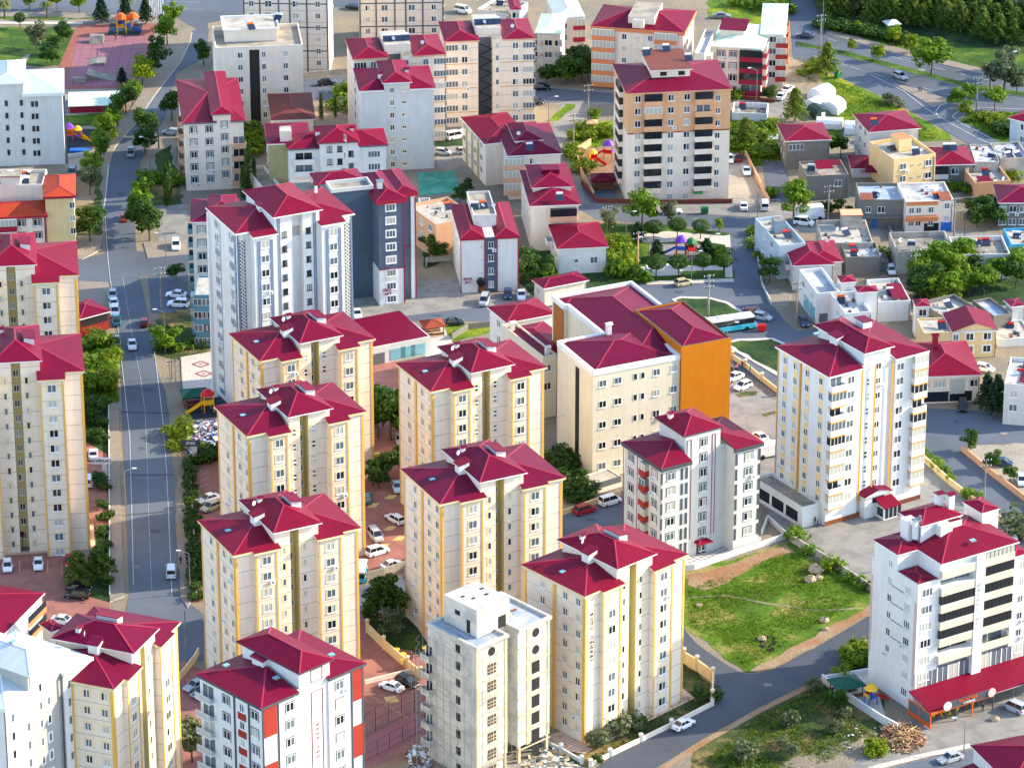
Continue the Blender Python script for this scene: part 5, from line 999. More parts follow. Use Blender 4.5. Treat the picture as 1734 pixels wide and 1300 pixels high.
b = HS('long house with sunken concrete roof terrace and tanks, behind the leafy garden', 's', (885, 755), (860, 580), (1560, 740), h=5.6, wm='lightgrey', roof='flat', rfl='concrete', ph=.9, f=[(.42, 'v', {'w': 2.6}), (.66, 'v')], n=1, top=2.6, D=10, fin=False); heater(b.roof, .5 * b.W, .8 * b.D, b.h - .9, 0, 'orange_paint'); heater(b.roof, .66 * b.W, .8 * b.D, b.h - .9, 0, 'red_paint'); b.fin()
HS('bright sky blue house with a white rimmed roof, right edge', 's', (1575, 625), (1500, 450), (1900, 615), gy=850, wm='sky_blue', roof='flat', rfl='dust_white', f=[(.25, 'n')], n=1, top=1.7, ph=.5, D=9)
# ---- lower small things
b = HS('cut off crimson roofed building with orange and white stripes at lower left', 'd1', (-60, 520), (-260, 420), (292, 165), h=12, wm='white', f=(), n=1, D=13, ut=True, fin=False, **AP)
for z in (b.h - 1.9, b.h - 4.5): b.strip('f', .88, 7, z - 1.2, z, 'glass_dark', .06, name='ribbon_window'); b.strip('f', .88, 7.2, z - 2.1, z - 1.2, 'orange_band', .08, name='band')
b.fin()
HS('crimson roofed low block peeping out behind the white roof, lower left', 'd1', (330, 420), (290, 370), (420, 390), h=9, wm='cream_plain', D=4)
b = HS('low shop with crimson roof and wide teal glass front', 'b2', (735, 1035), (700, 940), (1142, 955), gy=1150, wm='lightgrey', roof='flat', rfl='concrete', ph=.4, D=14, fin=False, name='shop'); m = MB(); m.shed(.3, b.W - .3, .3, b.D - .3, b.h - .05, b.h + .5, 'crimson', 'y'); b.part(m, 'roof_sheet')
for i in range(3): b.strip('f', .48 + i * .16, 3.2, .4, b.h - 1.1, 'glass_teal', .1, name='shop_window')
b.strip('f', .14, 3.6, .1, b.h - 1.4, 'trim_grey', .06, name='shutter'); b.fin()
b = HS('white corrugated roofed store with crimson front, below the skate park', 'a1', (450, 690), (445, 565), (775, 680), gy=735, wm='crimson_trim', roof='shed', rm='white_roof', D=9, sl=.0, name='store', oh=0)
b = HS('long low shed with crimson roof and open bays, beside the parked cars on the road', 'b1', (515, 845), (515, 735), (720, 790), gy=965, wm='red_panel', roof='hip', D=8, sl=.3, name='shed', fin=False); b.strip('f', .5, b.W - 1.2, 2.0, b.h - .5, 'recess_shade', .04, name='opening_shade'); b.fin()  # dark strip paints the shade within the open bays
b = HS('carport with pale orange roof and a lattice wall beside the long cream building', 'c3', (540, 700), (498, 670), (740, 640), gy=760, wm='cream_plain', roof='flat', rfl='dust_white', ph=.15, D=4.5, name='carport', fin=False); b.strip('f', .5, b.W - .4, 1.0, 2.2, 'trim_grey', .05, name='lattice'); b.fin()
# corner roof, bottom right
b = house('dark crimson roofed building corner at the bottom right edge', q('d4', 1640, 1420), q('d4', 1368, 1152), q('d4', 2100, 1330), h=7, wm='white', n=2, l=[(.5, 'n')], sl=.3, ut=False)
house('low crimson roof in front of the bottom right building corner', q('d4', 1400, 1420), q('d4', 1208, 1290), q('d4', 1640, 1330), h=4, wm='white', n=1, sl=.1, ut=True, D=6)
# ---------------- ground, roads, paving ----------------
mat('earth', (150, 136, 114), .95, .10, .3, kind='earth', c2=(128, 122, 110))
mat('soil', (150, 110, 80), .95, .15, .5, kind='earth', c2=(160, 138, 112))
mat('gravel', (172, 164, 150), .95, .12, 2, kind='earth', c2=(150, 144, 134))
mat('asphalt', (92, 99, 110), .8, .08, .6, kind='asphalt')
mat('asphalt_dark', (74, 79, 88), .75, .08, .6, kind='asphalt')
mat('paving', (142, 131, 118), .9, .08, .6, kind='tile', fh=.8)
mat('paving_light', (196, 188, 176), .9, .07, .6, kind='tile', fh=.9)
mat('brick_paving', (150, 92, 82), .9, .12, .5, kind='tile', fh=.5)
mat('brick_lot', (160, 108, 96), .9, .14, .3, kind='patchy', c2=(142, 96, 88))
mat('check_paving', (206, 150, 122), .9, .05, kind='check', fh=.5, c2=(206, 190, 172)); mat('check_grey', (196, 194, 190), .9, .05, kind='check', fh=.7, c2=(140, 140, 142))
mat('concrete_lot', (142, 139, 133), .9, .08, .4, kind='patchy', c2=(124, 122, 118))
mat('court_pink', (146, 98, 108), .8, .06, .3, kind='tile', fh=2.4); mat('court_rose', (156, 96, 98), .85, .06)
mat('court_green', (58, 140, 118), .8, .1, .3, kind='patchy', c2=(92, 160, 142)); mat('rubber_dark', (44, 54, 66), .9, .08)
mat('lawn', (62, 98, 26), .95, .15, .6, kind='grass', c2=(108, 126, 36)); mat('grass_bright', (98, 130, 18), .95, .15, .6, kind='grass', c2=(150, 158, 34)); mat('grass_dark', (44, 74, 34), .95, .15, .6, kind='grass', c2=(74, 96, 40))
mat('weedy', (86, 122, 14), .95, .15, .6, kind='grass', c2=(160, 146, 84)); mat('scrub', (70, 88, 44), .95, .15, .6, kind='grass', c2=(156, 128, 84))
mat('kerb_mat', (188, 184, 176), .85, .06); mat('line_white', (178, 180, 180), .8, .2, 1); mat('line_yellow', (206, 176, 110), .85, .15, 2)
def S(o): o['kind'] = 'structure'; return o
g = MB(); g.face([(-3000, -300, 0), (3000, -300, 0), (3000, 7000, 0), (-3000, 7000, 0)], 'earth'); S(g.build('ground'))
from mathutils.geometry import tessellate_polygon
SI = 0
def sheet(name, pts, m, lev, kind='structure', kerb=0):
    global SI; SI += 1; P = [G(*p) for p in pts]
    if kind == 'stuff' or m in ('soil', 'earth', 'gravel'):
        JR = random.Random(len(pts) * 7 + int(pts[0][0])); Q = []
        for i in range(len(P)):
            a, b = P[i], P[(i + 1) % len(P)]; k = max(1, min(16, int((b - a).length / 2))); n = Vector((-(b - a).y, (b - a).x)).normalized()
            for j in range(k): Q.append(a.lerp(b, j / k) + n * (JR.uniform(-.55, .55) if j else 0))
        P = Q
    z = .014 * lev + kerb + (SI % 22) * .0006; M = MB()
    A = sum(P[i].x * P[(i + 1) % len(P)].y - P[(i + 1) % len(P)].x * P[i].y for i in range(len(P)))
    if A < 0: P.reverse()
    for t in tessellate_polygon([[Vector((p.x, p.y, 0)) for p in P]]):
        a, b, c = (P[i] for i in t)
        if (b - a).cross(c - a) < 0: b, c = c, b
        M.face([(a.x, a.y, z), (b.x, b.y, z), (c.x, c.y, z)], m)
    if kerb: M.band([(p.x, p.y) for p in P], 0, z, 'kerb_mat')
    o = M.build(name); o['kind'] = kind; return o
def line(name, pts, w, m='line_white', lev=8, dash=None, z=None):
    P = [G(*p) for p in pts]; M = MB(); z = .014 * lev if z is None else z
    for i in range(len(P) - 1):
        a, b = P[i], P[i + 1]; L = (b - a).length; d = (b - a) / L; n = Vector((-d.y, d.x)) * w / 2
        segs = [(0, L)] if not dash else [(k * (dash[0] + dash[1]), min(L, k * (dash[0] + dash[1]) + dash[0])) for k in range(int(L / sum(dash)) + 1)]
        for s0, s1 in segs:
            p, r = a + d * s0, a + d * s1; M.face([(p.x - n.x, p.y - n.y, z), (r.x - n.x, r.y - n.y, z), (r.x + n.x, r.y + n.y, z), (p.x + n.x, p.y + n.y, z)], m)
    o = M.build(name); o['kind'] = 'structure'; return o
def kerbline(pts, w=.25, h=.14):
    P = [G(*p) for p in pts]; M = MB()
    for i in range(len(P) - 1):
        a, b = P[i], P[i + 1]; d = (b - a).normalized(); n = Vector((-d.y, d.x)) * w / 2; b = b + d * .05
        M.prism([(a.x - n.x, a.y - n.y), (b.x - n.x, b.y - n.y), (b.x + n.x, b.y + n.y), (a.x + n.x, a.y + n.y)], 0, h + .001 * (i % 2), 'kerb_mat')
    o = M.build('kerb'); o['kind'] = 'structure'; return o
# upper left
sheet('road', [(-60, -50), (620, -50), (620, 12), (470, 14), (352, 40), (352, 62), (300, 30), (240, 24), (150, 22), (-60, 17)], 'asphalt', 2)
sheet('pavement', [(-60, 18), (150, 23), (240, 26), (280, 30), (262, 44), (120, 38), (-60, 36)], 'paving', 3)
sheet('lawn', [(-60, 28), (160, 31), (160, 34), (-60, 33)], 'lawn', 4, 'stuff')
sheet('path', [(-60, 37), (140, 38), (140, 42), (-60, 41)], 'paving_light', 5)
sheet('lawn', [(-60, 46), (118, 47), (127, 52), (104, 112), (-60, 112)], 'lawn', 3, 'stuff')
sheet('pavement', [(100, 112), (128, 48), (140, 42), (280, 40), (262, 70), (225, 150), (108, 152)], 'brick_paving', 3)
sheet('skate_ground', [(112, 146), (222, 146), (262, 62), (152, 62), (133, 67)], 'court_pink', 4)
sheet('play_surface', [(188, 40), (242, 42), (236, 61), (181, 60)], 'rubber_dark', 5)
sheet('path', [(30, 108), (44, 92), (52, 92), (44, 108)], 'paving', 5)
sheet('ground_patch', [(108, 150), (226, 150), (190, 200), (170, 280), (118, 290), (108, 280)], 'gravel', 2)
sheet('ground_patch', [(110, 196), (175, 192), (166, 214), (110, 216)], 'weedy', 3, 'stuff')
sheet('play_surface', [(110, 219), (165, 219), (158, 250), (110, 262)], 'rubber_dark', 4)
sheet('pavement', [(262, 55), (316, 52), (325, 56), (322, 71), (306, 105), (262, 162), (230, 209), (194, 251), (186, 280), (172, 280), (186, 235), (215, 195), (238, 160), (250, 110)], 'paving', 3, kerb=.12)
road1 = [(326, 52), (322, 71), (306, 105), (262, 162), (230, 209), (194, 251), (183, 280), (178, 340), (175, 354), (180, 425), (183, 451), (188, 487), (201, 581), (206, 640), (206, 700), (208, 750), (211, 800), (212, 823), (214, 880), (217, 960), (219, 1010), (190, 1120), (345, 1120), (345, 1040), (306, 1010), (303, 980), (297, 891), (294, 807), (287, 718), (280, 660), (270, 640), (259, 595), (250, 529), (235, 466), (230, 411), (226, 320), (230, 314), (237, 275), (267, 222), (282, 196), (298, 125), (350, 95), (354, 50)]
sheet('road', road1, 'asphalt', 3)
line('lane_line', [(318, 60), (300, 108), (258, 162), (226, 209), (192, 256), (182, 290), (177, 350), (182, 430), (186, 470), (200, 560), (209, 640), (216, 705), (220, 745), (222, 823), (224, 900), (226, 990)], .14)
line('lane_line', [(252, 540), (262, 600), (267, 640), (275, 705), (282, 797), (285, 860), (290, 975), (291, 1010)], .14)
line('lane_line', [(208, 470), (222, 560), (238, 640), (246, 700), (250, 800), (252, 880), (257, 1000)], .07, dash=(7, .6))
line('lane_line', [(262, 2), (268, 26)], 1.2, dash=(.6, .6)); 
for i in range(7): line('crossing', [(254 + i * 3.6, 0), (253 + i * 4, 28)], .28)
line('lane_line', [(280, 4), (340, 5)], .15); line('lane_line', [(280, 16), (345, 17)], .15)
for pts in (((206, 698), (288, 700)), ((212, 805), (294, 804)), ((216, 872), (297, 865))): line('road_joint', pts, .35, 'asphalt_dark', 9)
kerbline([(325, 56), (322, 71), (306, 105), (262, 162), (230, 209), (194, 251), (184, 280), (178, 340), (175, 354)])
sheet('pavement', [(185, 696), (201, 695), (204, 797), (206, 901), (211, 1010), (186, 1020)], 'paving', 5, kerb=.12)
sheet('pavement', [(300, 810), (322, 812), (326, 885), (298, 887)], 'paving', 5, kerb=.12); sheet('pavement', [(300, 915), (330, 905), (332, 1000), (318, 1030), (306, 1010)], 'paving', 5, kerb=.12)
sheet('pavement', [(152, 400), (172, 400), (170, 424), (140, 440), (130, 440), (130, 400)], 'paving', 4, kerb=.12)
sheet('road', [(128, 440), (182, 428), (190, 478), (128, 475)], 'asphalt', 2); sheet('road', [(230, 425), (320, 432), (320, 462), (236, 468)], 'asphalt', 2)
sheet('pavement', [(134, 472), (182, 470), (190, 515), (134, 515)], 'paving', 1); sheet('parking_lot', [(250, 468), (318, 462), (318, 530), (256, 530)], 'asphalt', 1)
sheet('pavement', [(243, 412), (315, 405), (315, 432), (250, 438)], 'paving', 4, kerb=.12); sheet('parking_lot', [(270, 350), (318, 345), (316, 405), (268, 410)], 'concrete_lot', 2)
sheet('ground_patch', [(268, 530), (318, 525), (360, 600), (300, 610), (262, 600)], 'scrub', 2, 'stuff'); sheet('weedy_verge', [(134, 570), (188, 565), (200, 640), (200, 680), (140, 695)], 'grass_bright', 4, 'stuff')
sheet('grass_verge', [(140, 660), (184, 672), (186, 1020), (150, 1010), (160, 900)], 'grass_dark', 3, 'stuff')
sheet('ground_patch', [(126, 290), (172, 285), (172, 420), (128, 420)], 'scrub', 2, 'stuff'); sheet('ground_patch', [(128, 300), (165, 300), (160, 345), (128, 350)], 'soil', 3)
sheet('pavement', [(236, 300), (270, 210), (285, 190), (300, 260), (290, 300), (240, 330)], 'paving', 3); sheet('grass_verge', [(262, 262), (290, 245), (298, 300), (262, 300)], 'grass_dark', 4, 'stuff'); sheet('grass_verge', [(232, 300), (300, 290), (310, 345), (238, 350)], 'scrub', 4, 'stuff')
# middle
sheet('plaza', [(305, 605), (361, 595), (372, 690), (312, 690)], 'paving_light', 3)
for cx, cy in ((340, 617), (345, 633)):
    line('diamond', [(cx - 14, cy), (cx, cy - 5), (cx + 14, cy), (cx, cy + 5), (cx - 14, cy)], .5, 'court_rose', 5)
    sheet('diamond', [(cx - 3.5, cy), (cx, cy - 1.4), (cx + 3.5, cy), (cx, cy + 1.4)], 'court_rose', 5)
sheet('play_surface', [(316, 678), (372, 672), (392, 690), (372, 706), (318, 712)], 'rubber_dark', 4); sheet('rubbish_ground', [(300, 705), (376, 702), (380, 770), (300, 775)], 'soil', 3)
sheet('parking_lot', [(316, 775), (385, 740), (640, 600), (700, 620), (700, 965), (610, 985), (590, 1010), (325, 1020)], 'brick_lot', 1)
for (x0, y0, dx, n) in ((336, 806, 0, 3),): 
    for i in range(3): line('bay_line', [(x0 - 1, y0 + i * 10), (x0 + 18, y0 - 7 + i * 10)], .12, 'line_white', 4)
for x, y in ((640, 770), (655, 786), (632, 856), (662, 842), (660, 895), (676, 912), (648, 925)): sheet('floor_marking', [(x - 12, y + 3), (x - 2, y - 4), (x + 12, y - 4), (x + 4, y + 3)], 'line_yellow', 4)
sheet('pavement', [(612, 800), (645, 786), (642, 802), (618, 812)], 'check_paving', 5)
sheet('road', [(590, 1000), (615, 992), (690, 975), (953, 871), (1056, 842), (1200, 800), (1230, 790), (1240, 830), (1060, 884), (953, 910), (700, 1022), (600, 1046)], 'asphalt', 2)
sheet('forecourt', [(600, 500), (680, 480), (775, 470), (830, 500), (900, 492), (900, 515), (790, 524), (606, 546)], 'concrete_lot', 1)
sheet('road', [(600, 546), (783, 523), (870, 514), (1000, 482), (1095, 479), (1242, 475), (1236, 396), (1180, 385), (1010, 372), (978, 352), (990, 345), (1111, 359), (1174, 362), (1252, 367), (1345, 374), (1350, 388), (1295, 388), (1272, 401), (1283, 445), (1289, 482), (1305, 513), (1330, 545), (1350, 560), (1440, 552), (1440, 600), (1330, 640), (1320, 670), (1213, 600), (1180, 560), (1100, 520), (1000, 505), (833, 545), (715, 542), (640, 556), (600, 566)], 'asphalt', 2)
sheet('pavement', [(1289, 470), (1296, 480), (1340, 500), (1336, 516), (1308, 518), (1300, 510)], 'paving', 3, kerb=.12); sheet('grass_verge', [(1274, 400), (1300, 390), (1302, 445), (1286, 448)], 'grass_bright', 3, 'stuff')
sheet('traffic_island', [(1137, 508), (1152, 503), (1200, 504), (1232, 512), (1254, 525), (1280, 546), (1288, 553), (1260, 556), (1180, 540)], 'paving_light', 4, kerb=.12)
sheet('lawn', [(1145, 509), (1156, 506), (1200, 507), (1229, 515), (1250, 528), (1272, 546), (1255, 552), (1185, 536)], 'grass_dark', 15, 'stuff')
sheet('traffic_island', [(1221, 582), (1248, 575), (1309, 573), (1336, 585), (1338, 652), (1314, 636)], 'paving_light', 4, kerb=.12)
sheet('lawn', [(1232, 583), (1255, 578), (1306, 576), (1330, 588), (1330, 640), (1312, 628)], 'grass_dark', 15, 'stuff')
sheet('parking_lot', [(1190, 610), (1214, 606), (1325, 690), (1320, 860), (1235, 790), (1190, 745), (1100, 700)], 'concrete_lot', 3)
for i in range(5): line('bay_line', [(1252 + i * 14, 645 + i * 9), (1270 + i * 14, 640 + i * 9)], .15, 'line_white', 6)
sheet('planter_bed', [(1246, 668), (1262, 663), (1284, 663), (1280, 669), (1252, 673)], 'scrub', 6, 'stuff'); sheet('planter_bed', [(1290, 702), (1312, 696), (1314, 700), (1296, 706)], 'scrub', 6, 'stuff')
sheet('soil_bed', [(1216, 616), (1240, 608), (1250, 622), (1217, 622)], 'soil', 5)
# park
sheet('park_ground', [(1008, 380), (1100, 378), (1236, 396), (1243, 474), (1095, 479), (1030, 480), (1020, 430)], 'lawn', 3, 'stuff')
sheet('park_path', [(1080, 398), (1130, 392), (1226, 400), (1236, 398), (1241, 470), (1228, 470), (1228, 415), (1180, 408), (1090, 412)], 'paving_light', 5); sheet('play_surface', [(1100, 414), (1180, 412), (1200, 425), (1185, 442), (1100, 440)], 'concrete_lot', 6); sheet('park_path', [(1085, 452), (1225, 450), (1226, 458), (1085, 462)], 'paving_light', 6)
sheet('pavement', [(1095, 477), (1242, 472), (1243, 478), (1095, 483)], 'paving_light', 7)
sheet('forecourt', [(1095, 345), (1340, 345), (1345, 372), (1252, 366), (1111, 357)], 'concrete_lot', 1); sheet('forecourt', [(1235, 262), (1262, 260), (1300, 345), (1230, 345)], 'gravel', 2)
sheet('grass_slope', [(1235, 200), (1318, 200), (1322, 280), (1268, 282), (1262, 262), (1235, 258)], 'grass_bright', 2, 'stuff')
sheet('road', [(906, 146), (1040, 156), (1045, 176), (1000, 178), (990, 200), (962, 250), (985, 300), (990, 345), (960, 345), (942, 300), (930, 250), (938, 200), (950, 178), (906, 172)], 'concrete_lot', 2)
sheet('road', [(906, 148), (1040, 158), (1042, 174), (906, 170)], 'asphalt', 3); sheet('road', [(1235, 168), (1310, 172), (1345, 150), (1352, 170), (1330, 200), (1250, 190), (1235, 186)], 'concrete_lot', 2)
sheet('play_surface', [(976, 252), (1040, 250), (1044, 316), (1000, 318), (975, 285)], 'soil', 3); sheet('lawn', [(972, 222), (990, 205), (1040, 205), (1040, 248), (976, 250), (966, 262)], 'grass_bright', 3, 'stuff'); sheet('forecourt', [(985, 318), (1044, 316), (1044, 345), (1000, 346)], 'asphalt', 3)
sheet('weed_strip', [(925, 205), (958, 176), (975, 178), (945, 205)], 'grass_bright', 4, 'stuff'); sheet('car_park', [(735, 215), (800, 205), (800, 295), (740, 285)], 'concrete_lot', 3); sheet('grass_verge', [(738, 238), (800, 236), (800, 247), (738, 249)], 'grass_dark', 4, 'stuff')
sheet('sports_court', [(707, 293), (770, 290), (782, 326), (712, 332)], 'court_green', 4); sheet('road', [(515, 135), (592, 128), (592, 168), (515, 172)], 'asphalt', 2)
sheet('garden_ground', [(712, 370), (768, 360), (790, 430), (720, 455)], 'grass_dark', 2, 'stuff'); sheet('garden_ground', [(880, 420), (1020, 420), (1040, 480), (900, 500), (880, 480)], 'grass_dark', 2, 'stuff')
sheet('forecourt', [(720, 545), (760, 545), (770, 600), (720, 620)], 'paving_light', 3); sheet('lawn', [(752, 553), (835, 545), (835, 560), (765, 580)], 'grass_bright', 4, 'stuff')
# highway
sheet('grass_slope', [(1200, -60), (1335, -60), (1332, 60), (1200, 30)], 'grass_bright', 2, 'stuff')
sheet('road', [(1331, -60), (1385, -60), (1399, 59), (1467, 78), (1540, 97), (1660, 125), (1760, 148), (1760, 260), (1676, 238), (1640, 222), (1610, 200), (1622, 190), (1760, 190), (1760, 182), (1640, 150), (1760, 182), (1760, 215), (1690, 245), (1642, 243), (1608, 225), (1561, 199), (1527, 180), (1493, 162), (1441, 139), (1412, 125), (1381, 112), (1343, 99), (1340, 60)][:11] + [(1622, 188), (1608, 225), (1561, 199), (1527, 180), (1493, 162), (1441, 139), (1412, 125), (1381, 112), (1343, 99), (1340, 60)], 'asphalt', 2)
sheet('road', [(1608, 185), (1640, 176), (1760, 182), (1760, 150), (1640, 130), (1590, 160)], 'asphalt', 3); sheet('road', [(1561, 175), (1630, 170), (1612, 186), (1622, 200), (1676, 232), (1760, 262), (1760, 275), (1642, 245), (1600, 222)], 'asphalt', 4)
sheet('traffic_island', [(1511, 142), (1560, 153), (1611, 172), (1580, 182)], 'paving', 5, kerb=.12)
sheet('median', [(1349, 71), (1380, 78), (1430, 88), (1500, 106), (1570, 124), (1640, 143), (1760, 162), (1760, 169), (1640, 151), (1570, 131), (1500, 114), (1430, 96), (1380, 84), (1349, 79)], 'lawn', 5, kerb=.12)
line('lane_line', [(1400, 66), (1470, 86), (1540, 105), (1660, 134), (1760, 155)], .2, dash=(3, 4)); line('lane_line', [(1380, 96), (1440, 114), (1520, 138), (1600, 160), (1650, 172)], .2, dash=(3, 4)); line('lane_line', [(1473, 127), (1530, 155), (1570, 186), (1610, 210), (1660, 237), (1700, 255)], .25)
line('lane_line', [(1611, 173), (1592, 180), (1584, 190), (1590, 200)], .3); line('lane_line', [(1760, 187), (1660, 183), (1622, 190), (1612, 198), (1624, 208), (1680, 236)], .25)
sheet('pavement', [(1399, 50), (1470, 69), (1560, 92), (1665, 118), (1760, 140), (1760, 147), (1660, 125), (1540, 97), (1467, 77), (1399, 57)], 'paving', 5, kerb=.12)
sheet('grass_slope', [(1388, 30), (1430, 36), (1530, 55), (1640, 78), (1760, 95), (1760, 140), (1665, 117), (1560, 91), (1470, 68), (1399, 49)], 'lawn', 3, 'stuff')
sheet('forest_floor', [(1384, -60), (1760, -60), (1760, 96), (1640, 79), (1530, 56), (1430, 37), (1388, 30)], 'grass_dark', 2, 'stuff')
sheet('grass_slope', [(1360, 128), (1381, 116), (1412, 128), (1441, 142), (1493, 165), (1527, 183), (1561, 202), (1608, 228), (1612, 238), (1500, 240), (1410, 240), (1370, 190), (1400, 160)], 'grass_bright', 3, 'stuff'); sheet('ground_patch', [(1330, 110), (1375, 115), (1400, 150), (1385, 190), (1330, 200), (1325, 150)], 'earth', 3)
sheet('grass_slope', [(1640, 190), (1760, 190), (1760, 250), (1700, 245), (1660, 222), (1625, 203)], 'weedy', 5, 'stuff'); sheet('lane', [(1425, 215), (1500, 222), (1480, 262), (1425, 250)], 'concrete_lot', 4)
sheet('lane', [(1345, 370), (1560, 385), (1734, 400), (1734, 412), (1560, 398), (1500, 402), (1350, 392)], 'concrete_lot', 2); sheet('garden_ground', [(1560, 425), (1760, 425), (1760, 520), (1545, 505)], 'grass_dark', 2, 'stuff'); sheet('lane', [(1290, 270), (1330, 275), (1345, 345), (1300, 340)], 'asphalt', 3)
# right
sheet('road', [(1540, 690), (1760, 700), (1760, 750), (1655, 752), (1629, 763), (1760, 866), (1760, 925), (1660, 857), (1561, 776), (1540, 760)], 'asphalt', 2); sheet('parking_lot', [(1635, 765), (1655, 754), (1760, 750), (1760, 866)], 'gravel', 3)
sheet('forecourt', [(1290, 850), (1320, 800), (1555, 770), (1565, 780), (1660, 862), (1760, 935), (1760, 1010), (1500, 1020), (1480, 1006), (1335, 916)], 'concrete_lot', 1)
sheet('road', [(1145, 1000), (1160, 1067), (1180, 1090), (1225, 1122), (1250, 1136), (1263, 1141), (1284, 1140), (1310, 1132), (1400, 1085), (1480, 1037), (1560, 990), (1560, 1040), (1479, 1088), (1396, 1143), (1284, 1198), (1200, 1245), (1111, 1300), (1060, 1340), (940, 1340), (1009, 1300), (1033, 1282), (1137, 1232), (1208, 1195), (1208, 1153), (1159, 1122), (1120, 1080)], 'asphalt_dark', 3)
sheet('weedy_plot', [(1130, 975), (1175, 966), (1335, 918), (1482, 1006), (1480, 1035), (1400, 1083), (1310, 1130), (1284, 1138), (1263, 1139), (1160, 1064), (1140, 1010)], 'weedy', 2, 'stuff')
sheet('bare_soil', [(1165, 972), (1215, 962), (1330, 922), (1345, 935), (1290, 950), (1235, 985), (1190, 1000), (1165, 990)], 'soil', 3); sheet('bare_soil', [(1300, 1120), (1380, 1078), (1482, 1018), (1484, 1034), (1400, 1083), (1310, 1130), (1284, 1138), (1270, 1136)], 'soil', 3)
line('path', [(1165, 1012), (1230, 1008), (1300, 1022), (1380, 1034), (1450, 1030)], .6, 'earth', 5)
sheet('slope_ground', [(1160, 1340), (1180, 1262), (1284, 1202), (1396, 1147), (1479, 1092), (1500, 1080), (1500, 1250), (1420, 1290), (1300, 1340)], 'scrub', 2, 'stuff'); line('verge', [(1120, 1302), (1200, 1252), (1284, 1204), (1396, 1149), (1479, 1096)], 1.2, 'soil', 4)
sheet('play_yard', [(1392, 1152), (1477, 1138), (1500, 1215), (1530, 1235), (1490, 1212), (1430, 1180)], 'paving_light', 4)
sheet('dry_verge', [(1270, 1340), (1330, 1290), (1450, 1250), (1500, 1250), (1520, 1290), (1450, 1340)], 'earth', 3)
sheet('forecourt', [(1476, 1262), (1500, 1230), (1560, 1215), (1760, 1110), (1760, 1240), (1640, 1262), (1480, 1300), (1440, 1340), (1400, 1340)], 'concrete_lot', 3)
line('kerb_strip', [(1400, 1340), (1480, 1300), (1560, 1280), (1645, 1262)], 1.4, 'paving_light', 6); sheet('road', [(1470, 1345), (1500, 1302), (1570, 1284), (1660, 1266), (1700, 1345)], 'asphalt', 4)
# around the lower towers
sheet('garden', [(905, 1262), (1150, 1160), (1156, 1120), (1205, 1158), (1204, 1190), (1137, 1228), (1030, 1279), (1000, 1300), (960, 1290)], 'scrub', 3, 'stuff')
sheet('pavement', [(915, 1250), (985, 1225), (1150, 1160), (1177, 1182), (1090, 1225), (990, 1276), (965, 1272)], 'check_paving', 5)
sheet('pavement', [(1120, 955), (1145, 965), (1250, 930), (1290, 915), (1288, 908), (1180, 930), (1120, 945)], 'check_grey', 5)
sheet('yard', [(600, 1046), (700, 1024), (735, 1100), (735, 1340), (600, 1340), (280, 1340), (300, 1100), (330, 1090), (330, 1130), (600, 1200)], 'brick_lot', 2)
for i in range(6): line('bay_line', [(625 + i * 13, 1178 - i * 0 + i * 8), (641 + i * 13, 1184 + i * 8)], .12, 'line_yellow', 4)
sheet('floor_marking', [(650, 1180), (670, 1178), (676, 1188), (655, 1190)], 'line_yellow', 4)
sheet('garden', [(618, 1052), (690, 1040), (740, 1100), (730, 1112), (660, 1095), (620, 1062)], 'grass_dark', 4, 'stuff'); sheet('pavement', [(690, 1038), (700, 1030), (760, 1100), (745, 1120)], 'check_paving', 5)
sheet('sports_court', [(618, 1250), (702, 1211), (730, 1232), (628, 1290)], 'court_rose', 5); sheet('bare_soil', [(630, 1300), (725, 1250), (740, 1340), (640, 1340)], 'soil', 4); sheet('bare_soil', [(895, 1240), (960, 1290), (1010, 1302), (960, 1340), (800, 1340)], 'gravel', 4)
sheet('forecourt', [(-60, 930), (150, 940), (186, 1010), (186, 1060), (-60, 1060)], 'brick_lot', 2); sheet('forecourt', [(140, 745), (182, 770), (184, 900), (160, 900), (145, 930)], 'brick_lot', 4); sheet('pavement', [(140, 890), (158, 888), (162, 930), (-60, 946), (-60, 938), (130, 930)], 'check_paving', 5)
for i in range(5): line('bay_line', [(33 + i * 24, 950), (33 + i * 24, 970)], .12, 'line_yellow', 5)
# ---------------- walls and fences ----------------
def wall(label, pts, h, m='cream_plain', t=.3, name='garden_wall', cap=None, posts=0, z0=0, group=None):
    P = [G(*p) for p in pts]; o = P[0]; e = empty(name, (o.x, o.y, 0), 0, label, 'wall', group); M = MB()
    for i in range(len(P) - 1):
        a, b = P[i] - o, P[i + 1] - o; d = (b - a).normalized(); n = Vector((-d.y, d.x)) * t / 2; q_ = [(a.x - n.x, a.y - n.y), (b.x - n.x, b.y - n.y), (b.x + n.x, b.y + n.y), (a.x + n.x, a.y + n.y)]
        M.prism(q_, z0, h + .004 * (i % 2), m, cap or m)
    M.build('wall', e)
    if posts:
        for i in range(len(P) - 1):
            a, b = P[i] - o, P[i + 1] - o; L = (b - a).length; k = max(1, int(L / posts))
            for j in range(k + (i == len(P) - 2)):
                p = a + (b - a) * (j / k); M = MB(); M.box(p.x - .3, p.x + .3, p.y - .3, p.y + .3, 0, h + .5, m, cap or m); M.box(p.x - .38, p.x + .38, p.y - .38, p.y + .38, h + .5, h + .62, m, bottom=True); M.dome((p.x, p.y, h + .62), .2, .2, .3, 'tank_white', 8, 3); M.build('pillar', e)
    return e
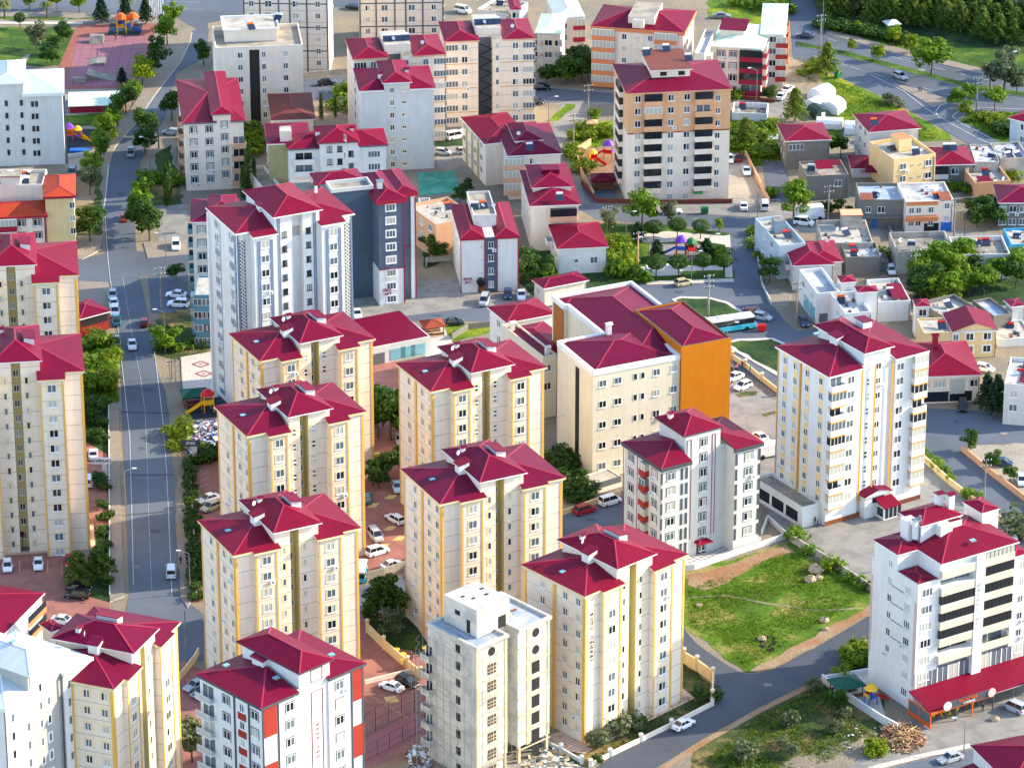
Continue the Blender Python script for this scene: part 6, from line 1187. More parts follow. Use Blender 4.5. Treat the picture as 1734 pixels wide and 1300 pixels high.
def fence(label, pts, h, m='darkgrey', step=2.5, mesh=True, name='fence'):
    P = [G(*p) for p in pts]; o = P[0]; e = empty(name, (o.x, o.y, 0), 0, label, 'fence'); R_ = MB()
    for i in range(len(P) - 1):
        a, b = P[i] - o, P[i + 1] - o; L = (b - a).length; k = max(1, int(L / step))
        for zz in (h * .08, h * .5, h - .05): R_.tube((a.x, a.y, zz), (b.x, b.y, zz), .035, m, 4)
        if mesh:
            kk = int(L / .6)
            for j in range(kk): p = a + (b - a) * (j / kk); R_.tube((p.x, p.y, 0.05), (p.x, p.y, h - .05), .015, m, 3)
        for j in range(k + 1): p = a + (b - a) * (j / k); M = MB(); M.tube((p.x, p.y, 0), (p.x, p.y, h), .06, m, 5); M.build('post', e)
    R_.build('rails', e); return e
wall('sunlit yellow wall with globe topped pillars at the corner by the lower road', [(1158, 1122), (1180, 1135), (1207, 1155), (1206, 1192)], 2.2, 'sand_wall', posts=5)
wall('low pillared garden wall along the road in front of the lettered cream tower', [(1206, 1194), (1137, 1230), (1033, 1280), (1000, 1298)], .8, 'cream_plain', posts=6)
wall('low wall with lantern pillars left of the concrete shell base', [(920, 1258), (950, 1272), (985, 1292)], .8, 'lightgrey', posts=5)
wall('long cream wall between the grey building and the weedy plot', [(1130, 968), (1175, 964), (1250, 938), (1330, 912)], 1.1, 'lightgrey')
wall('beige boundary wall down the right side of the weedy plot', [(1335, 914), (1400, 952), (1480, 1004)], 1.4, 'dust_white')
wall('beige block wall between forecourt and sloping asphalt lane at right', [(1561, 778), (1610, 822), (1660, 860), (1760, 932)], 1.3, 'sand_wall')
wall('brick red wall on the far side of the sloping lane at right', [(1629, 764), (1680, 806), (1760, 868)], 1.3, 'tan')
wall('pale wall with square pillars along the hospital car park', [(1240, 608), (1262, 622), (1290, 645), (1322, 670)], 1.1, 'sand_wall', posts=7)
wall('white retaining wall of the small play yard beside the white apartment building', [(1392, 1154), (1430, 1182), (1490, 1222), (1520, 1238)], 1.5, 'white')
wall('short back wall of the small play yard', [(1392, 1152), (1440, 1144), (1476, 1138)], .9, 'white')
wall('yellow wall with fence posts between two brick paved yards, lower centre', [(622, 1070), (650, 1098), (690, 1132), (712, 1150)], 1.8, 'sand_wall', posts=7)
wall('low cream wall beside the parked white saloon, lower centre', [(618, 1158), (650, 1150), (690, 1140), (745, 1145)], .8, 'cream_plain')
wall('stone wall in front of the two street cars, between central towers', [(610, 985), (650, 975), (690, 962)], 1.6, 'gravel')
wall('cream wall in front of the red car and the carport', [(952, 872), (1000, 855), (1050, 838)], 1.0, 'sand_wall')
wall('grey wall beside the hidden yard at the foot of the grey building', [(1290, 905), (1300, 880), (1335, 912)], 1.0, 'lightgrey')
wall('red brick garden wall around the tan topped tower', [(985, 312), (1010, 343), (1100, 346), (1240, 344)], 1.0, 'brick_roof')
wall('tan wall curving round the small playground left of the tan tower', [(1000, 246), (975, 262), (985, 300), (1005, 335)], 1.6, 'tan')
wall('red brick wall below the maroon balcony block', [(1205, 162), (1240, 166), (1312, 174)], .8, 'brick_roof')
wall('reddish wall running down beside the gravel yard right of the tan tower', [(1262, 264), (1280, 300), (1302, 345)], 1.3, 'tan')
wall('long white wall under the lane houses near the junction', [(1272, 402), (1286, 450), (1290, 482), (1306, 516)], .7, 'lightgrey', .2)
wall('white kerb wall in front of the blue roofed play corner, upper left', [(112, 268), (150, 262)], .8, 'white', .2)
wall('pale retaining wall behind the black car near the cypresses', [(515, 134), (592, 126)], 1.6, 'gravel')
wall('low concrete wall round the forecourt beside the white lettered block', [(722, 452), (722, 445), (775, 440)], 1.2, 'dust_white')
wall('grey stepped wall beside the bright lawn, left of the cream annex', [(765, 575), (792, 558), (835, 553)], 1.3, 'block_grey')
wall('grey wall along the right side of the long road, with hedge', [(322, 800), (328, 900), (333, 1010)], .8, 'lightgrey', .2)
wall('grey kerb wall along the left pavement of the long road', [(184, 680), (185, 800), (186, 1010)], .6, 'lightgrey', .2)
wall('short yellow wall segment by the lower left tower', [(306, 1150), (330, 1120), (336, 1108)], 1.4, 'sand_wall')
fence('tall dark mesh fence around the rose sports court', [(618, 1250), (636, 1238), (702, 1205), (735, 1225)], 4.5)
fence('near side fence of the rose sports court', [(618, 1290), (660, 1268), (725, 1232)], 3.0)
fence('thin railing above the street wall under the tan topped tower', [(1240, 345), (1320, 347)], 1.2, 'steel', 5, False)
fence('dark railing beside the striped plaza', [(306, 608), (308, 650), (312, 690)], 1.2)
wall('low grey yard wall left of the grey block house, old quarter', [(1612, 345), (1650, 342), (1690, 352)], 1.2, 'block_grey')
wall('angled dusty yard wall below the yellow and tan house', [(1630, 372), (1640, 362), (1680, 358)], 1.2, 'dust_white')
wall('white yard wall beside the low roof with reclining solar frames', [(1672, 296), (1700, 288), (1730, 270)], 1.3, 'dust_white')
wall('tan yard wall behind the courtyard house with crimson sheet', [(1652, 288), (1690, 276), (1716, 262)], 1.5, 'tan')
wall('grey wall along the lane above the concrete terrace', [(1440, 372), (1500, 376), (1512, 408)], 1.2, 'block_grey')
wall('low wall in front of the tiny white room with pyramid roof', [(1536, 540), (1560, 545), (1585, 535)], 1.2, 'sand_wall')
wall('grey retaining wall of the terrace behind the ochre house', [(1690, 540), (1712, 545), (1728, 528)], 1.4, 'block_grey')
JP = random.Random(4)
for x, y in [(232, 560), (212, 420), (205, 330), (240, 760), (262, 900), (232, 960), (250, 660), (195, 380), (1240, 440), (1255, 500), (1150, 495), (1180, 372), (740, 535), (1300, 1160), (1210, 1215), (1130, 1270), (1400, 1105), (1620, 715), (1700, 735), (1600, 780), (650, 1010), (1000, 880), (1560, 120), (1480, 100), (1640, 160), (1530, 145)]:
    a, b_ = JP.uniform(4, 12), JP.uniform(1, 3); sheet('road_patch', [(x - a, y - b_), (x + a * .6, y - b_ * 1.2), (x + a, y + b_ * .5), (x - a * .4, y + b_)], JP.choice(['asphalt_dark', 'asphalt_dark', 'concrete_lot']), 6)
# ---------------- trees, shrubs ----------------
mat('leaf_green', (96, 132, 22), .6, .1, kind='leaf', c2=(146, 168, 34)); mat('leaf_dark', (58, 92, 24), .6, .1, kind='leaf', c2=(92, 122, 36)); mat('leaf_yellow', (112, 138, 14), .6, .1, kind='leaf', c2=(156, 166, 28))
mat('leaf_olive', (98, 110, 78), .65, .1, kind='leaf', c2=(140, 148, 112)); mat('leaf_pine', (98, 122, 46), .65, .1, kind='leaf', c2=(140, 156, 60)); mat('leaf_blue', (46, 78, 48), .6, .1, kind='leaf', c2=(70, 104, 60)); mat('leaf_palm', (104, 116, 52), .6, .1, kind='leaf', c2=(140, 146, 70))
mat('bark', (92, 76, 60), .95, .15, 2)
def leaves(M, c, r, n, m, R, s=.3, flat=1.0, shell=.55):
    for _ in range(n):
        d = Vector((R.gauss(0, 1), R.gauss(0, 1), R.gauss(0, 1))).normalized(); rr = r * (shell + (1 - shell) * R.random()) 
        p = Vector(c) + Vector((d.x * rr, d.y * rr, d.z * rr * flat)); nn = (d + Vector((R.uniform(-.8, .8), R.uniform(-.8, .8), R.uniform(-.3, 1)))).normalized()
        a = nn.orthogonal().normalized(); b = nn.cross(a); t = R.random() * 6.28; a, b = a * cos(t) + b * sin(t), b * cos(t) - a * sin(t); k = s * R.uniform(.6, 1.4)
        M.face([p - a * k, p + b * k * .6, p + a * k, p - b * k * .6], m)
def trunk(h, r, R, lean=.05, limbs=4, top=.5):
    M = MB(); p = Vector((0, 0, -.1)); k = 4; hh = h * top
    for i in range(k):
        q_ = Vector((R.uniform(-lean, lean) * h * .3, R.uniform(-lean, lean) * h * .3, hh * (i + 1) / k)); M.tube(p, q_, r * (1 - i / k * .4), 'bark', 7, r * (1 - (i + 1) / k * .4)); p = q_
    for i in range(limbs):
        a = 6.28 * i / limbs + R.random(); M.tube(p - Vector((0, 0, hh * .15)), p + Vector((cos(a) * h * .22, sin(a) * h * .22, h * .25)), r * .45, 'bark', 5, r * .15)
    return M
def variant(kind, seed):
    R = random.Random(seed); C_ = MB()
    if kind in ('broad', 'bright', 'dark', 'olive', 'small'):
        m = dict(broad='leaf_green', bright='leaf_yellow', dark='leaf_dark', olive='leaf_olive', small='leaf_green')[kind]; T = trunk(1.0 * 7, .17, R); n = 13
        for i in range(n):
            a = R.random() * 6.28; z = R.uniform(.36, .92); rad_ = 2.1 * math.sqrt(max(0, 1 - ((z - .58) / .42) ** 2)) * R.uniform(.35, 1.0)
            leaves(C_, (cos(a) * rad_, sin(a) * rad_, z * 7), R.uniform(.75, 1.35), 105, m, R, .26, .85)
        leaves(C_, (0, 0, 4.3), 1.7, 170, m, R, .3)
    elif kind == 'ball':
        T = trunk(4, .12, R, 0, 0, .55); leaves(C_, (0, 0, 2.9), 1.55, 900, 'leaf_dark', R, .17, .8, .85)
    elif kind in ('pine', 'spruce'):
        m = 'leaf_pine' if kind == 'pine' else 'leaf_blue'; T = trunk(9, .18, R, .02, 0, .95)
        for i in range(26):
            z = 1.6 + 7.2 * (i / 26); L = (2.6 if kind == 'pine' else 2.3) * (1 - i / 27) ** .75 * R.uniform(.7, 1.15)
            for j in range(5):
                a = 2.4 * i + j * 1.26 + R.uniform(-.3, .3)
                for k in range(3): f = (k + 1) / 3; leaves(C_, (cos(a) * L * f, sin(a) * L * f, z - f * .25), .36, 8, m, R, .22, .6)
    elif kind == 'cypress':
        T = trunk(9, .15, R, 0, 0, .3)
        for i in range(30): z = .8 + 8.2 * i / 30; leaves(C_, (0, 0, z), .75 * math.sqrt(max(.05, 1 - (z / 9.6) ** 2)) + .1, 42, 'leaf_dark', R, .18, .8)
    elif kind == 'palm':
        T = trunk(4.5, .22, R, .02, 0, .85)
        for i in range(26):
            a = i * 2.4; up = R.uniform(-.1, 1.1); pts = [Vector((cos(a) * t * 1.9, sin(a) * t * 1.9, 3.8 + up * t * 1.3 - 1.6 * t * t)) for t in (0, .35, .7, 1)]; s_ = Vector((-sin(a), cos(a), 0)) * .22
            for p, r_ in zip(pts, pts[1:]): C_.face([p - s_, r_ - s_ * .6, r_ + s_ * .6, p + s_], 'leaf_palm')
    else:  # shrubs: shrub, yshrub, oshrub, dshrub
        m = dict(shrub='leaf_green', yshrub='leaf_yellow', oshrub='leaf_olive', dshrub='leaf_dark')[kind]; T = trunk(1.6, .06, R, .05, 4, .5)
        for i in range(6): a = R.random() * 6.28; leaves(C_, (cos(a) * .75, sin(a) * .75, R.uniform(.5, 1.25)), R.uniform(.45, .8), 62, m, R, .17)
        leaves(C_, (0, 0, .7), .85, 80, m, R, .17)
    return T.data('trunk'), C_.data('crown')
TV = {k: [variant(k, 17 * i + len(k) * 31 + ord(k[0])) for i in range(3)] for k in ('broad', 'bright', 'dark', 'olive', 'small', 'ball', 'pine', 'spruce', 'cypress', 'palm', 'shrub', 'yshrub', 'oshrub', 'dshrub')}
HT = dict(broad=7, bright=7, dark=7, olive=7, small=7, ball=4, pine=9, spruce=9, cypress=9.5, palm=4.5, shrub=1.9, yshrub=1.9, oshrub=1.9, dshrub=1.9)
NM = dict(ball='clipped_tree', pine='pine_tree', spruce='conifer_tree', cypress='cypress_tree', palm='palm_tree', shrub='shrub', yshrub='shrub', oshrub='shrub', dshrub='shrub')
def tree(kind, x, y, h, label, group=None, wd=1.0):
    p = G(x, y); r = random.Random(int(x * 13 + y * 7)); T, C_ = TV[kind][r.randrange(3)]; k = h / HT[kind]; sh = kind.endswith('shrub')
    e = empty(NM.get(kind, 'tree'), (p.x, p.y, 0), r.random() * 6.28, label, 'shrub' if sh else 'tree', group); w_ = k * wd * r.uniform(.92, 1.1)
    put('trunk' if not sh else 'stem', T, e, sc=(k, k, k)); put('crown' if not sh else 'foliage', C_, e, sc=(w_, w_, k)); return e
def trees(kind, pts, h, label, group, wd=1.0):
    R = random.Random(len(label))
    for p in pts: tree(p[3] if len(p) > 3 else kind, p[0], p[1], (p[2] if len(p) > 2 else h) * R.uniform(.92, 1.08), label, group, wd)
trees('broad', [(293, 52, 8), (283, 78, 8), (268, 116, 8.5, 'dark'), (257, 132, 7, 'dark'), (224, 180, 7), (213, 192, 6.5, 'dark'), (199, 214, 8, 'dark'), (190, 230, 6.5), (180, 246, 7), (170, 262, 6), (172, 276, 6.5), (156, 306, 7.5), (153, 330, 6.5, 'olive')], 7, 'leafy street tree in the row on the left pavement of the long road', 'trees on the left pavement of the long road', 1.05)
tree('bright', 241, 146, 7.5, 'yellow green street tree beside the corrugated roofed store', None, 1.3)
trees('dark', [(291, 205, 7.5), (249, 236, 7.5), (246, 262, 7), (242, 350, 7, 'broad'), (236, 374, 7.5, 'broad'), (253, 408, 9), (240, 395, 8)], 7.5, 'dark leafy tree in the row on the right side of the long road', 'trees on the right side of the long road', 1.1)
tree('dark', 345, 112, 6.5, 'dark tree against the left wall of the flat roofed cream block'); tree('dark', 152, 410, 8, 'dark round tree at the corner pavement left of the long road', None, 1.4)
trees('spruce', [(172, 40, 7), (213, 34, 6.5), (247, 40, 6.5)], 6.5, 'dark conifer behind the play tower by the avenue', 'conifers behind the play tower', 1.3)
trees('palm', [(8, 31), (80, 31), (215, 22)], 5, 'palm tree on the grass strip of the avenue at the top left', 'palms on the avenue')
trees('bright', [(50, 16, 5), (97, 16, 5), (134, 22, 6)], 5, 'bright young tree in the avenue kerb at the top left', 'young trees on the avenue', 1.2)
tree('ball', 34, 49, 4, 'round bush on the path edge at the top left'); tree('olive', 62, 84, 7, 'pale green tree on the shaded lawn at the top left', None, 1.2)
trees('dark', [(92, 92, 4.5), (108, 72, 4.5), (88, 112, 4.5), (104, 62, 4), (80, 108, 4.5)], 4.5, 'low dark tree on the lawn beside the skate park', 'low trees beside the skate park', 1.3)
tree('spruce', 207, 144, 4.5, 'small dark conifer at the end of the corrugated roofed store', None, 1.3)
trees('cypress', [(283, 350, 11), (287, 335, 9)], 10, 'tall cypress left of the narrow cream block', 'cypresses left of the narrow cream block'); trees('cypress', [(420, 335, 12), (431, 330, 9), (412, 338, 8)], 10, 'tall cypress right of the narrow cream block', 'cypresses right of the narrow cream block')
trees('cypress', [(544, 203, 7), (568, 200, 6)], 7, 'thin cypress behind the brown tiled house', 'cypresses behind the brown tiled house'); trees('shrub', [(560, 185, 3), (578, 165, 4), (585, 158, 3.5), (590, 190, 3)], 3, 'green bush beside the black car and the cypresses', 'bushes beside the black car', 1.4)
trees('shrub', [(430, 230, 4.5), (440, 250, 4), (428, 262, 5), (438, 330, 3), (250, 310, 3), (262, 305, 3), (245, 325, 3), (290, 310, 3)], 4, 'garden bush between the blocks near the long road', 'garden bushes near the long road', 1.5)
trees('yshrub', [(186, 590, 3.5), (192, 602, 3), (188, 618, 4), (190, 632, 3.5), (182, 645, 4.5), (170, 650, 4), (158, 660, 4.5), (146, 668, 4), (178, 660, 4)], 4, 'yellow green bush on the verge left of the long road', 'yellow green bushes left of the long road', 1.0)
trees('shrub', [(150, 590, 2.5), (160, 575, 2.5), (165, 610, 2.5), (150, 620, 3), (145, 640, 2.5), (172, 585, 2.5)], 2.5, 'green weed clump behind the long low shed', 'weed clumps behind the shed', 1.6)
trees('dshrub', [(150, 690, 2.9), (165, 695, 2.9), (155, 715, 2.9), (168, 720, 2.6), (160, 742, 2.6), (172, 748, 2.3), (176, 830, 2.6), (172, 815, 2.6), (178, 880, 2.3), (174, 905, 2.3), (178, 930, 2.3), (180, 960, 2.0), (182, 990, 2.0), (176, 860, 2.3)], 4, 'dark bush in the hedge left of the pavement, lower left', 'hedge left of the long road', 1.1)
trees('pine', [(134, 990, 7), (168, 982, 7)], 7, 'dark umbrella shaped pine at the brick paved parking, lower left', 'pines at the lower left parking', 1.5)
trees('dshrub', [(322 + i * .7, 790 + i * 14, 2.4) for i in range(17)], 3, 'dark hedge bush along the right side of the long road', 'hedge right of the long road', 1.1)
trees('dshrub', [(338 + i * 7, 784 - i * 2.6, 3) for i in range(6)], 3, 'dark hedge bush below the heap of debris', 'hedge below the debris', 1.2); trees('yshrub', [(303, 736, 3.5), (310, 745, 3), (300, 760, 2.5), (345, 762, 2)], 3, 'bright bush beside the heap of debris', 'bushes beside the debris', 1.5)
tree('dark', 298, 474, 4, 'dark bush by the junction lamp post', None, 1.5); tree('broad', 281, 594, 6, 'round leafy tree at the foot of a lamp post, right of the long road', None, 1.6); trees('shrub', [(300, 590, 2.5), (320, 588, 2), (345, 585, 2), (268, 590, 2)], 2, 'low bush on the verge near the striped plaza', 'bushes near the plaza', 1.6)
trees('dark', [(640, 742, 9), (662, 745, 10), (672, 728, 9), (648, 722, 8, 'olive')], 9, 'big dark tree standing between the central cream towers', 'big trees between the cream towers', 1.2)
trees('dark', [(632, 822, 5), (655, 812, 6), (642, 828, 4.5), (680, 800, 5)], 5, 'dark bush tree beside the brick paved parking, centre', 'bush trees beside the brick parking', 1.3)
trees('dshrub', [(940, 780, 3.5), (950, 795, 4), (962, 806, 3), (968, 828, 4), (985, 838, 3.5), (975, 845, 3), (945, 800, 3), (955, 775, 3)], 3.5, 'dark garden bush at the foot of the long cream building', 'bushes at the long cream building', 1.5)
trees('dark', [(655, 1052, 8), (640, 1045, 7), (628, 1060, 4.5)], 7, 'leafy dark tree in the small walled garden, lower centre', 'trees in the walled garden', 1.3); tree('olive', 665, 1078, 5.5, 'grey green olive tree in the red edged bed, lower centre', None, 1.2)
tree('olive', 326, 1290, 8, 'grey green tree cut by the bottom edge, left of the red panelled tower', None, 1.3)
trees('oshrub', [(1014, 1258, 3.6), (1043, 1243, 3.6), (1066, 1236, 3.6)], 3.6, 'young olive tree in front of the lettered cream tower', 'young olives before the lettered tower'); tree('dshrub', 1196, 1185, 3, 'dark bush inside the sunlit yellow corner wall', None, 1.5); trees('dshrub', [(1012, 1290, 1.6), (1090, 1222, 1.4)], 1.5, 'small dark shrub in the narrow lawn by the lower road', 'shrubs in the narrow lawn')
trees('oshrub', [(1380, 1168, 2.8), (1335, 1225, 3.4), (1412, 1240, 3), (1335, 1278, 3.2), (1262, 1290, 3.8), (1325, 1262, 2), (1425, 1215, 2.6)], 3, 'grey green scrub bush on the slope below the asphalt road', 'scrub bushes on the slope', .95)
trees('dark', [(1408, 1208, 5), (1422, 1200, 4.2)], 5, 'dark tree on the slope beside the small play yard', 'dark trees beside the play yard', 1.0); trees('yshrub', [(1450, 1118, 3), (1462, 1112, 3), (1470, 1122, 2.5), (1440, 1128, 2), (1425, 1140, 2), (1490, 1275, 2.5), (1480, 1278, 2)], 2.5, 'bright green bush on the slope near the white apartment building', 'bright bushes near the white building', 1.6)
trees('shrub', [(1350, 915, 2.5), (1345, 905, 2), (1375, 938, 2), (1412, 968, 3), (1436, 982, 1.8), (1450, 988, 2), (1465, 995, 1.8)], 2.2, 'bush along the boundary wall of the weedy plot', 'bushes along the plot wall', 1.3)
trees('shrub', [(1588, 792, 1.8), (1600, 803, 1.8), (1612, 814, 2), (1640, 840, 2.2), (1650, 850, 2.4), (1582, 786, 1.6)], 2, 'trimmed bush on the beige block wall of the sloping lane', 'bushes on the lane wall', 1.2); trees('dark', [(1642, 765, 5), (1679, 795, 4), (1710, 818, 4)], 4, 'dark tree along the brick red wall at right', 'dark trees along the red wall', 1.2); tree('oshrub', 1728, 905, 5, 'pale bushy shrub beside the white pickup at right edge', None, 1.3); tree('shrub', 1568, 775, 2, 'little bush behind the tower with ochre stripes')
trees('spruce', [(1687, 705, 10), (1670, 695, 8)], 9, 'dark conifer beside the cream house with crimson hip roof', 'conifers beside the cream house', 1.1)
gp = []; R = random.Random(5)
for i in range(24): gp.append((R.uniform(1552, 1734), R.uniform(455, 516), R.uniform(5.5, 7.5), R.choice(['broad', 'broad', 'dark', 'bright', 'broad'])))
trees('broad', gp, 7, 'leafy garden tree in the thick grove between the grey houses', 'leafy grove between the houses', 1.25)
trees('dark', [(1650, 372, 5), (1664, 362, 5), (1676, 370, 5.5), (1655, 385, 5), (1685, 385, 5)], 5, 'dark tree in the yard below the grey block house', 'dark yard trees', 1.4); trees('dark', [(1404, 366, 3.5), (1420, 362, 3.5), (1436, 366, 2.5), (1395, 362, 3)], 3.5, 'dark bush below the roofless grey house', 'bushes below the roofless house', 1.4)
tree('broad', 1344, 370, 9, 'large bright green tree beside the parked truck', None, 1.25); tree('dark', 1303, 478, 5.5, 'dark tree at the lane corner by the white house', None, 1.3); tree('shrub', 1495, 436, 3, 'green bush behind the bare concrete house', None, 1.4); trees('yshrub', [(1286, 398, 2.5), (1293, 410, 2.5), (1288, 424, 3), (1294, 438, 2.5)], 2.5, 'bright bush on the verge of the lane by the park', 'bushes on the lane verge', 1.6)
trees('ball', [(1107, 408), (1147, 403), (1186, 405), (1111, 470), (1149, 468), (1190, 466), (1225, 466)], 4.6, 'dark round clipped tree in the small park', 'round clipped trees in the park', 1.15)
trees('spruce', [(1080, 410, 5), (1112, 440, 4.5), (1196, 438, 4.5)], 5, 'dark bushy conifer in the small park', 'conifers in the park', 1.6); tree('broad', 1087, 384, 8, 'tallest bright green tree at the upper edge of the small park', None, 1.3); tree('olive', 1131, 382, 6, 'thin pale tree by the white car above the park', None, 1.1); tree('olive', 1030, 398, 6.5, 'thin pale tree at the upper left of the park'); tree('bright', 1218, 392, 3, 'tiny lollipop shaped bright tree at the park corner', None, 1.0); tree('yshrub', 1221, 438, 3.2, 'bright yellow green bush in the park near its right path', None, 1.5)
trees('yshrub', [(1040, 420, 4), (1055, 428, 4), (1043, 442, 4.5), (1054, 456, 4.5), (1046, 470, 4, 'shrub'), (1068, 472, 4, 'shrub'), (1085, 476, 3, 'shrub'), (1062, 443, 4, 'shrub'), (1035, 456, 4, 'shrub')], 4, 'overgrown bush between the white house and the park', 'overgrown bushes by the park', 1.1)
trees('dark', [(896, 455, 5), (908, 468, 5), (922, 470, 5), (888, 475, 5), (902, 480, 4.5), (918, 482, 4.5), (932, 488, 4, 'broad')], 5, 'garden tree left of the two storey white house', 'garden trees by the white house', 1.3); trees('dark', [(728, 420, 5.5), (742, 425, 5.5), (756, 420, 5), (735, 440, 5.5), (722, 398, 4.5), (765, 400, 5), (748, 440, 4), (778, 345, 4), (790, 330, 4)], 5, 'garden tree beside the slate blue tower', 'garden trees by the slate tower', 1.3)
trees('dark', [(925, 143, 4), (940, 140, 5), (955, 143, 6), (970, 140, 6.5), (984, 136, 7), (996, 132, 6), (978, 120, 6), (960, 128, 5)], 6, 'dark tree in front of the block with big wall letters', 'dark trees before the lettered block', 1.5)
tree('broad', 1007, 212, 4, 'round green tree by the pale sloping street', None, 1.4); trees('yshrub', [(975, 235, 2.5), (985, 222, 2.5), (968, 252, 2.5), (972, 268, 3), (1010, 225, 2.5), (1025, 232, 2.5), (990, 292, 3), (1000, 238, 2.5)], 2.5, 'bright bush around the small playground beside the tan tower', 'bushes around the playground', 1.5)
tree('pine', 1262, 250, 7.5, 'pine tree on the grass right of the tan tower', None, 1.3); trees('shrub', [(1245, 225, 2.5), (1285, 225, 3), (1300, 240, 3, 'yshrub'), (1290, 262, 3), (1275, 240, 3, 'yshrub'), (1310, 262, 3), (1246, 250, 3), (1308, 222, 2.5, 'yshrub'), (1318, 250, 3)], 3, 'green bush on the slope right of the tan tower', 'bushes right of the tan tower', 1.7)
tree('dark', 1301, 172, 4, 'round dark bush tree at the corner of the maroon balcony block', None, 1.4); tree('shrub', 1246, 168, 3, 'bush at the left corner of the maroon balcony block')
tree('pine', 1400, 130, 9, 'tall pine beside the utility pole on the highway slope', None, 1.2); tree('pine', 1346, 206, 8.5, 'broad pine in front of the white tents', None, 1.3)
trees('bright', [(1441, 88, 3.5), (1487, 103, 4.5)], 4, 'small bright tree on the highway median', 'small trees on the median', 1.1); tree('broad', 1577, 129, 9.5, 'large spreading tree on the highway median', None, 1.5); trees('bright', [(1513, 76, 5), (1542, 90, 5.5), (1452, 56, 3)], 5, 'bright young tree along the far highway pavement', 'young trees on the far pavement', 1.2)
trees('olive', [(1676, 152, 8), (1697, 136, 7), (1700, 158, 8), (1722, 162, 8), (1712, 120, 6)], 8, 'thin leafy tree in the cluster by the highway at right edge', 'tree cluster at the right edge', 1.1); trees('broad', [(1622, 184, 5), (1643, 176, 5.5), (1684, 188, 6), (1636, 202, 5, 'bright')], 5.5, 'round green tree near the highway ramp', 'trees near the ramp', 1.3)
trees('yshrub', [(1504, 176, 2.5, 'oshrub'), (1520, 180, 2.2, 'oshrub'), (1665, 205, 2.5), (1680, 212, 2.5), (1700, 222, 3.5, 'dshrub'), (1712, 230, 3.5, 'dshrub'), (1690, 205, 2)], 2.5, 'roadside bush near the highway ramp', 'roadside bushes near the ramp', 1.5)
tree('dark', 1423, 268, 6, 'dark leafy tree right of the cement house', None, 1.2); trees('shrub', [(1612, 322, 2), (1640, 325, 2.5), (1655, 320, 3), (1625, 322, 2), (1700, 300, 3, 'yshrub'), (1722, 305, 3, 'yshrub'), (1390, 240, 2), (1350, 330, 3), (1310, 330, 2.5)], 2.5, 'garden bush among the old quarter houses', 'garden bushes in the old quarter', 1.4)
trees('shrub', [(1300, 14, 3), (1312, 20, 3.5), (1322, 8, 4), (1265, 14, 2.5), (1285, 5, 3), (1240, 8, 2.5, 'yshrub'), (1328, 22, 3)], 3, 'bush on the top edge slope left of the highway', 'bushes on the top slope', 1.6); trees('yshrub', [(1368, 115, 3), (1378, 122, 2.5), (1362, 126, 2), (1395, 118, 2.5)], 2.5, 'bright bush below the tall pine', 'bushes below the pine', 1.6)
trees('dshrub', [(1390 + i * 7.3, 44 + i * 1.45, 2.6) for i in range(20)], 2.6, 'dark hedge bush at the lower edge of the wooded slope', 'hedge at the wooded slope', 1.7)
fp = []; R = random.Random(8)
for i in range(400):
    x = R.uniform(1380, 1750); y = R.uniform(-62, 84)
    if y < 26 + (x - 1388) * .16 and all((x - a) ** 2 / 190 + (y - b_) ** 2 / 42 > 1 for a, b_, *_ in fp): fp.append((x, y, R.uniform(6.5, 9), 'pine' if R.random() < .86 else 'olive'))
trees('pine', fp, 8, 'pine in the dense wood covering the slope at the top right', 'pines on the wooded slope', 1.35)
# weeds: one mass, scattered low clumps
def weeds(name, poly, n, m, s, seed, hh=.4):
    R = random.Random(seed); P = [G(*p) for p in poly]; M = MB(); xs = [p.x for p in P]; ys = [p.y for p in P]; k = 0
    for _ in range(n * 6):
        x, y = R.uniform(min(xs), max(xs)), R.uniform(min(ys), max(ys)); ins = False; j = len(P) - 1
        for i in range(len(P)):
            if (P[i].y > y) != (P[j].y > y) and x < (P[j].x - P[i].x) * (y - P[i].y) / (P[j].y - P[i].y) + P[i].x: ins = not ins
            j = i
        if not ins or math.sin(x * .31 + 1.7 * math.sin(y * .17)) * math.cos(y * .23 + math.sin(x * .11)) < R.uniform(-.9, .4): continue
        leaves(M, (x, y, hh * .3), R.uniform(.3, .8), 9, m if R.random() < .7 else 'leaf_yellow', R, s, hh); k += 1
        if k >= n: break
    o = M.build(name); o['kind'] = 'stuff'
weeds('weeds', [(1160, 1000), (1330, 935), (1470, 1008), (1300, 1110), (1262, 1130), (1170, 1060)], 4200, 'leaf_green', .11, 1, .22); weeds('weeds', [(1180, 1300), (1284, 1215), (1396, 1160), (1470, 1240), (1400, 1290), (1250, 1330)], 2600, 'leaf_dark', .12, 2, .3)
weeds('weeds', [(1365, 130), (1441, 145), (1600, 235), (1500, 238), (1410, 235), (1375, 190)], 2000, 'leaf_yellow', .12, 3, .3); weeds('weeds', [(136, 570), (188, 565), (200, 680), (140, 690)], 700, 'leaf_yellow', .2, 4, .5); weeds('weeds', [(1235, 202), (1316, 202), (1320, 280), (1268, 280)], 900, 'leaf_green', .14, 5, .4)
weeds('weeds', [(1640, 190), (1740, 192), (1740, 245), (1625, 204)], 500, 'leaf_yellow', .2, 6, .5); weeds('weeds', [(905, 1262), (1150, 1165), (1200, 1190), (1033, 1277)], 500, 'leaf_dark', .12, 7, .2); weeds('weeds', [(972, 222), (1038, 206), (1038, 246), (970, 262)], 350, 'leaf_yellow', .2, 8, .5)
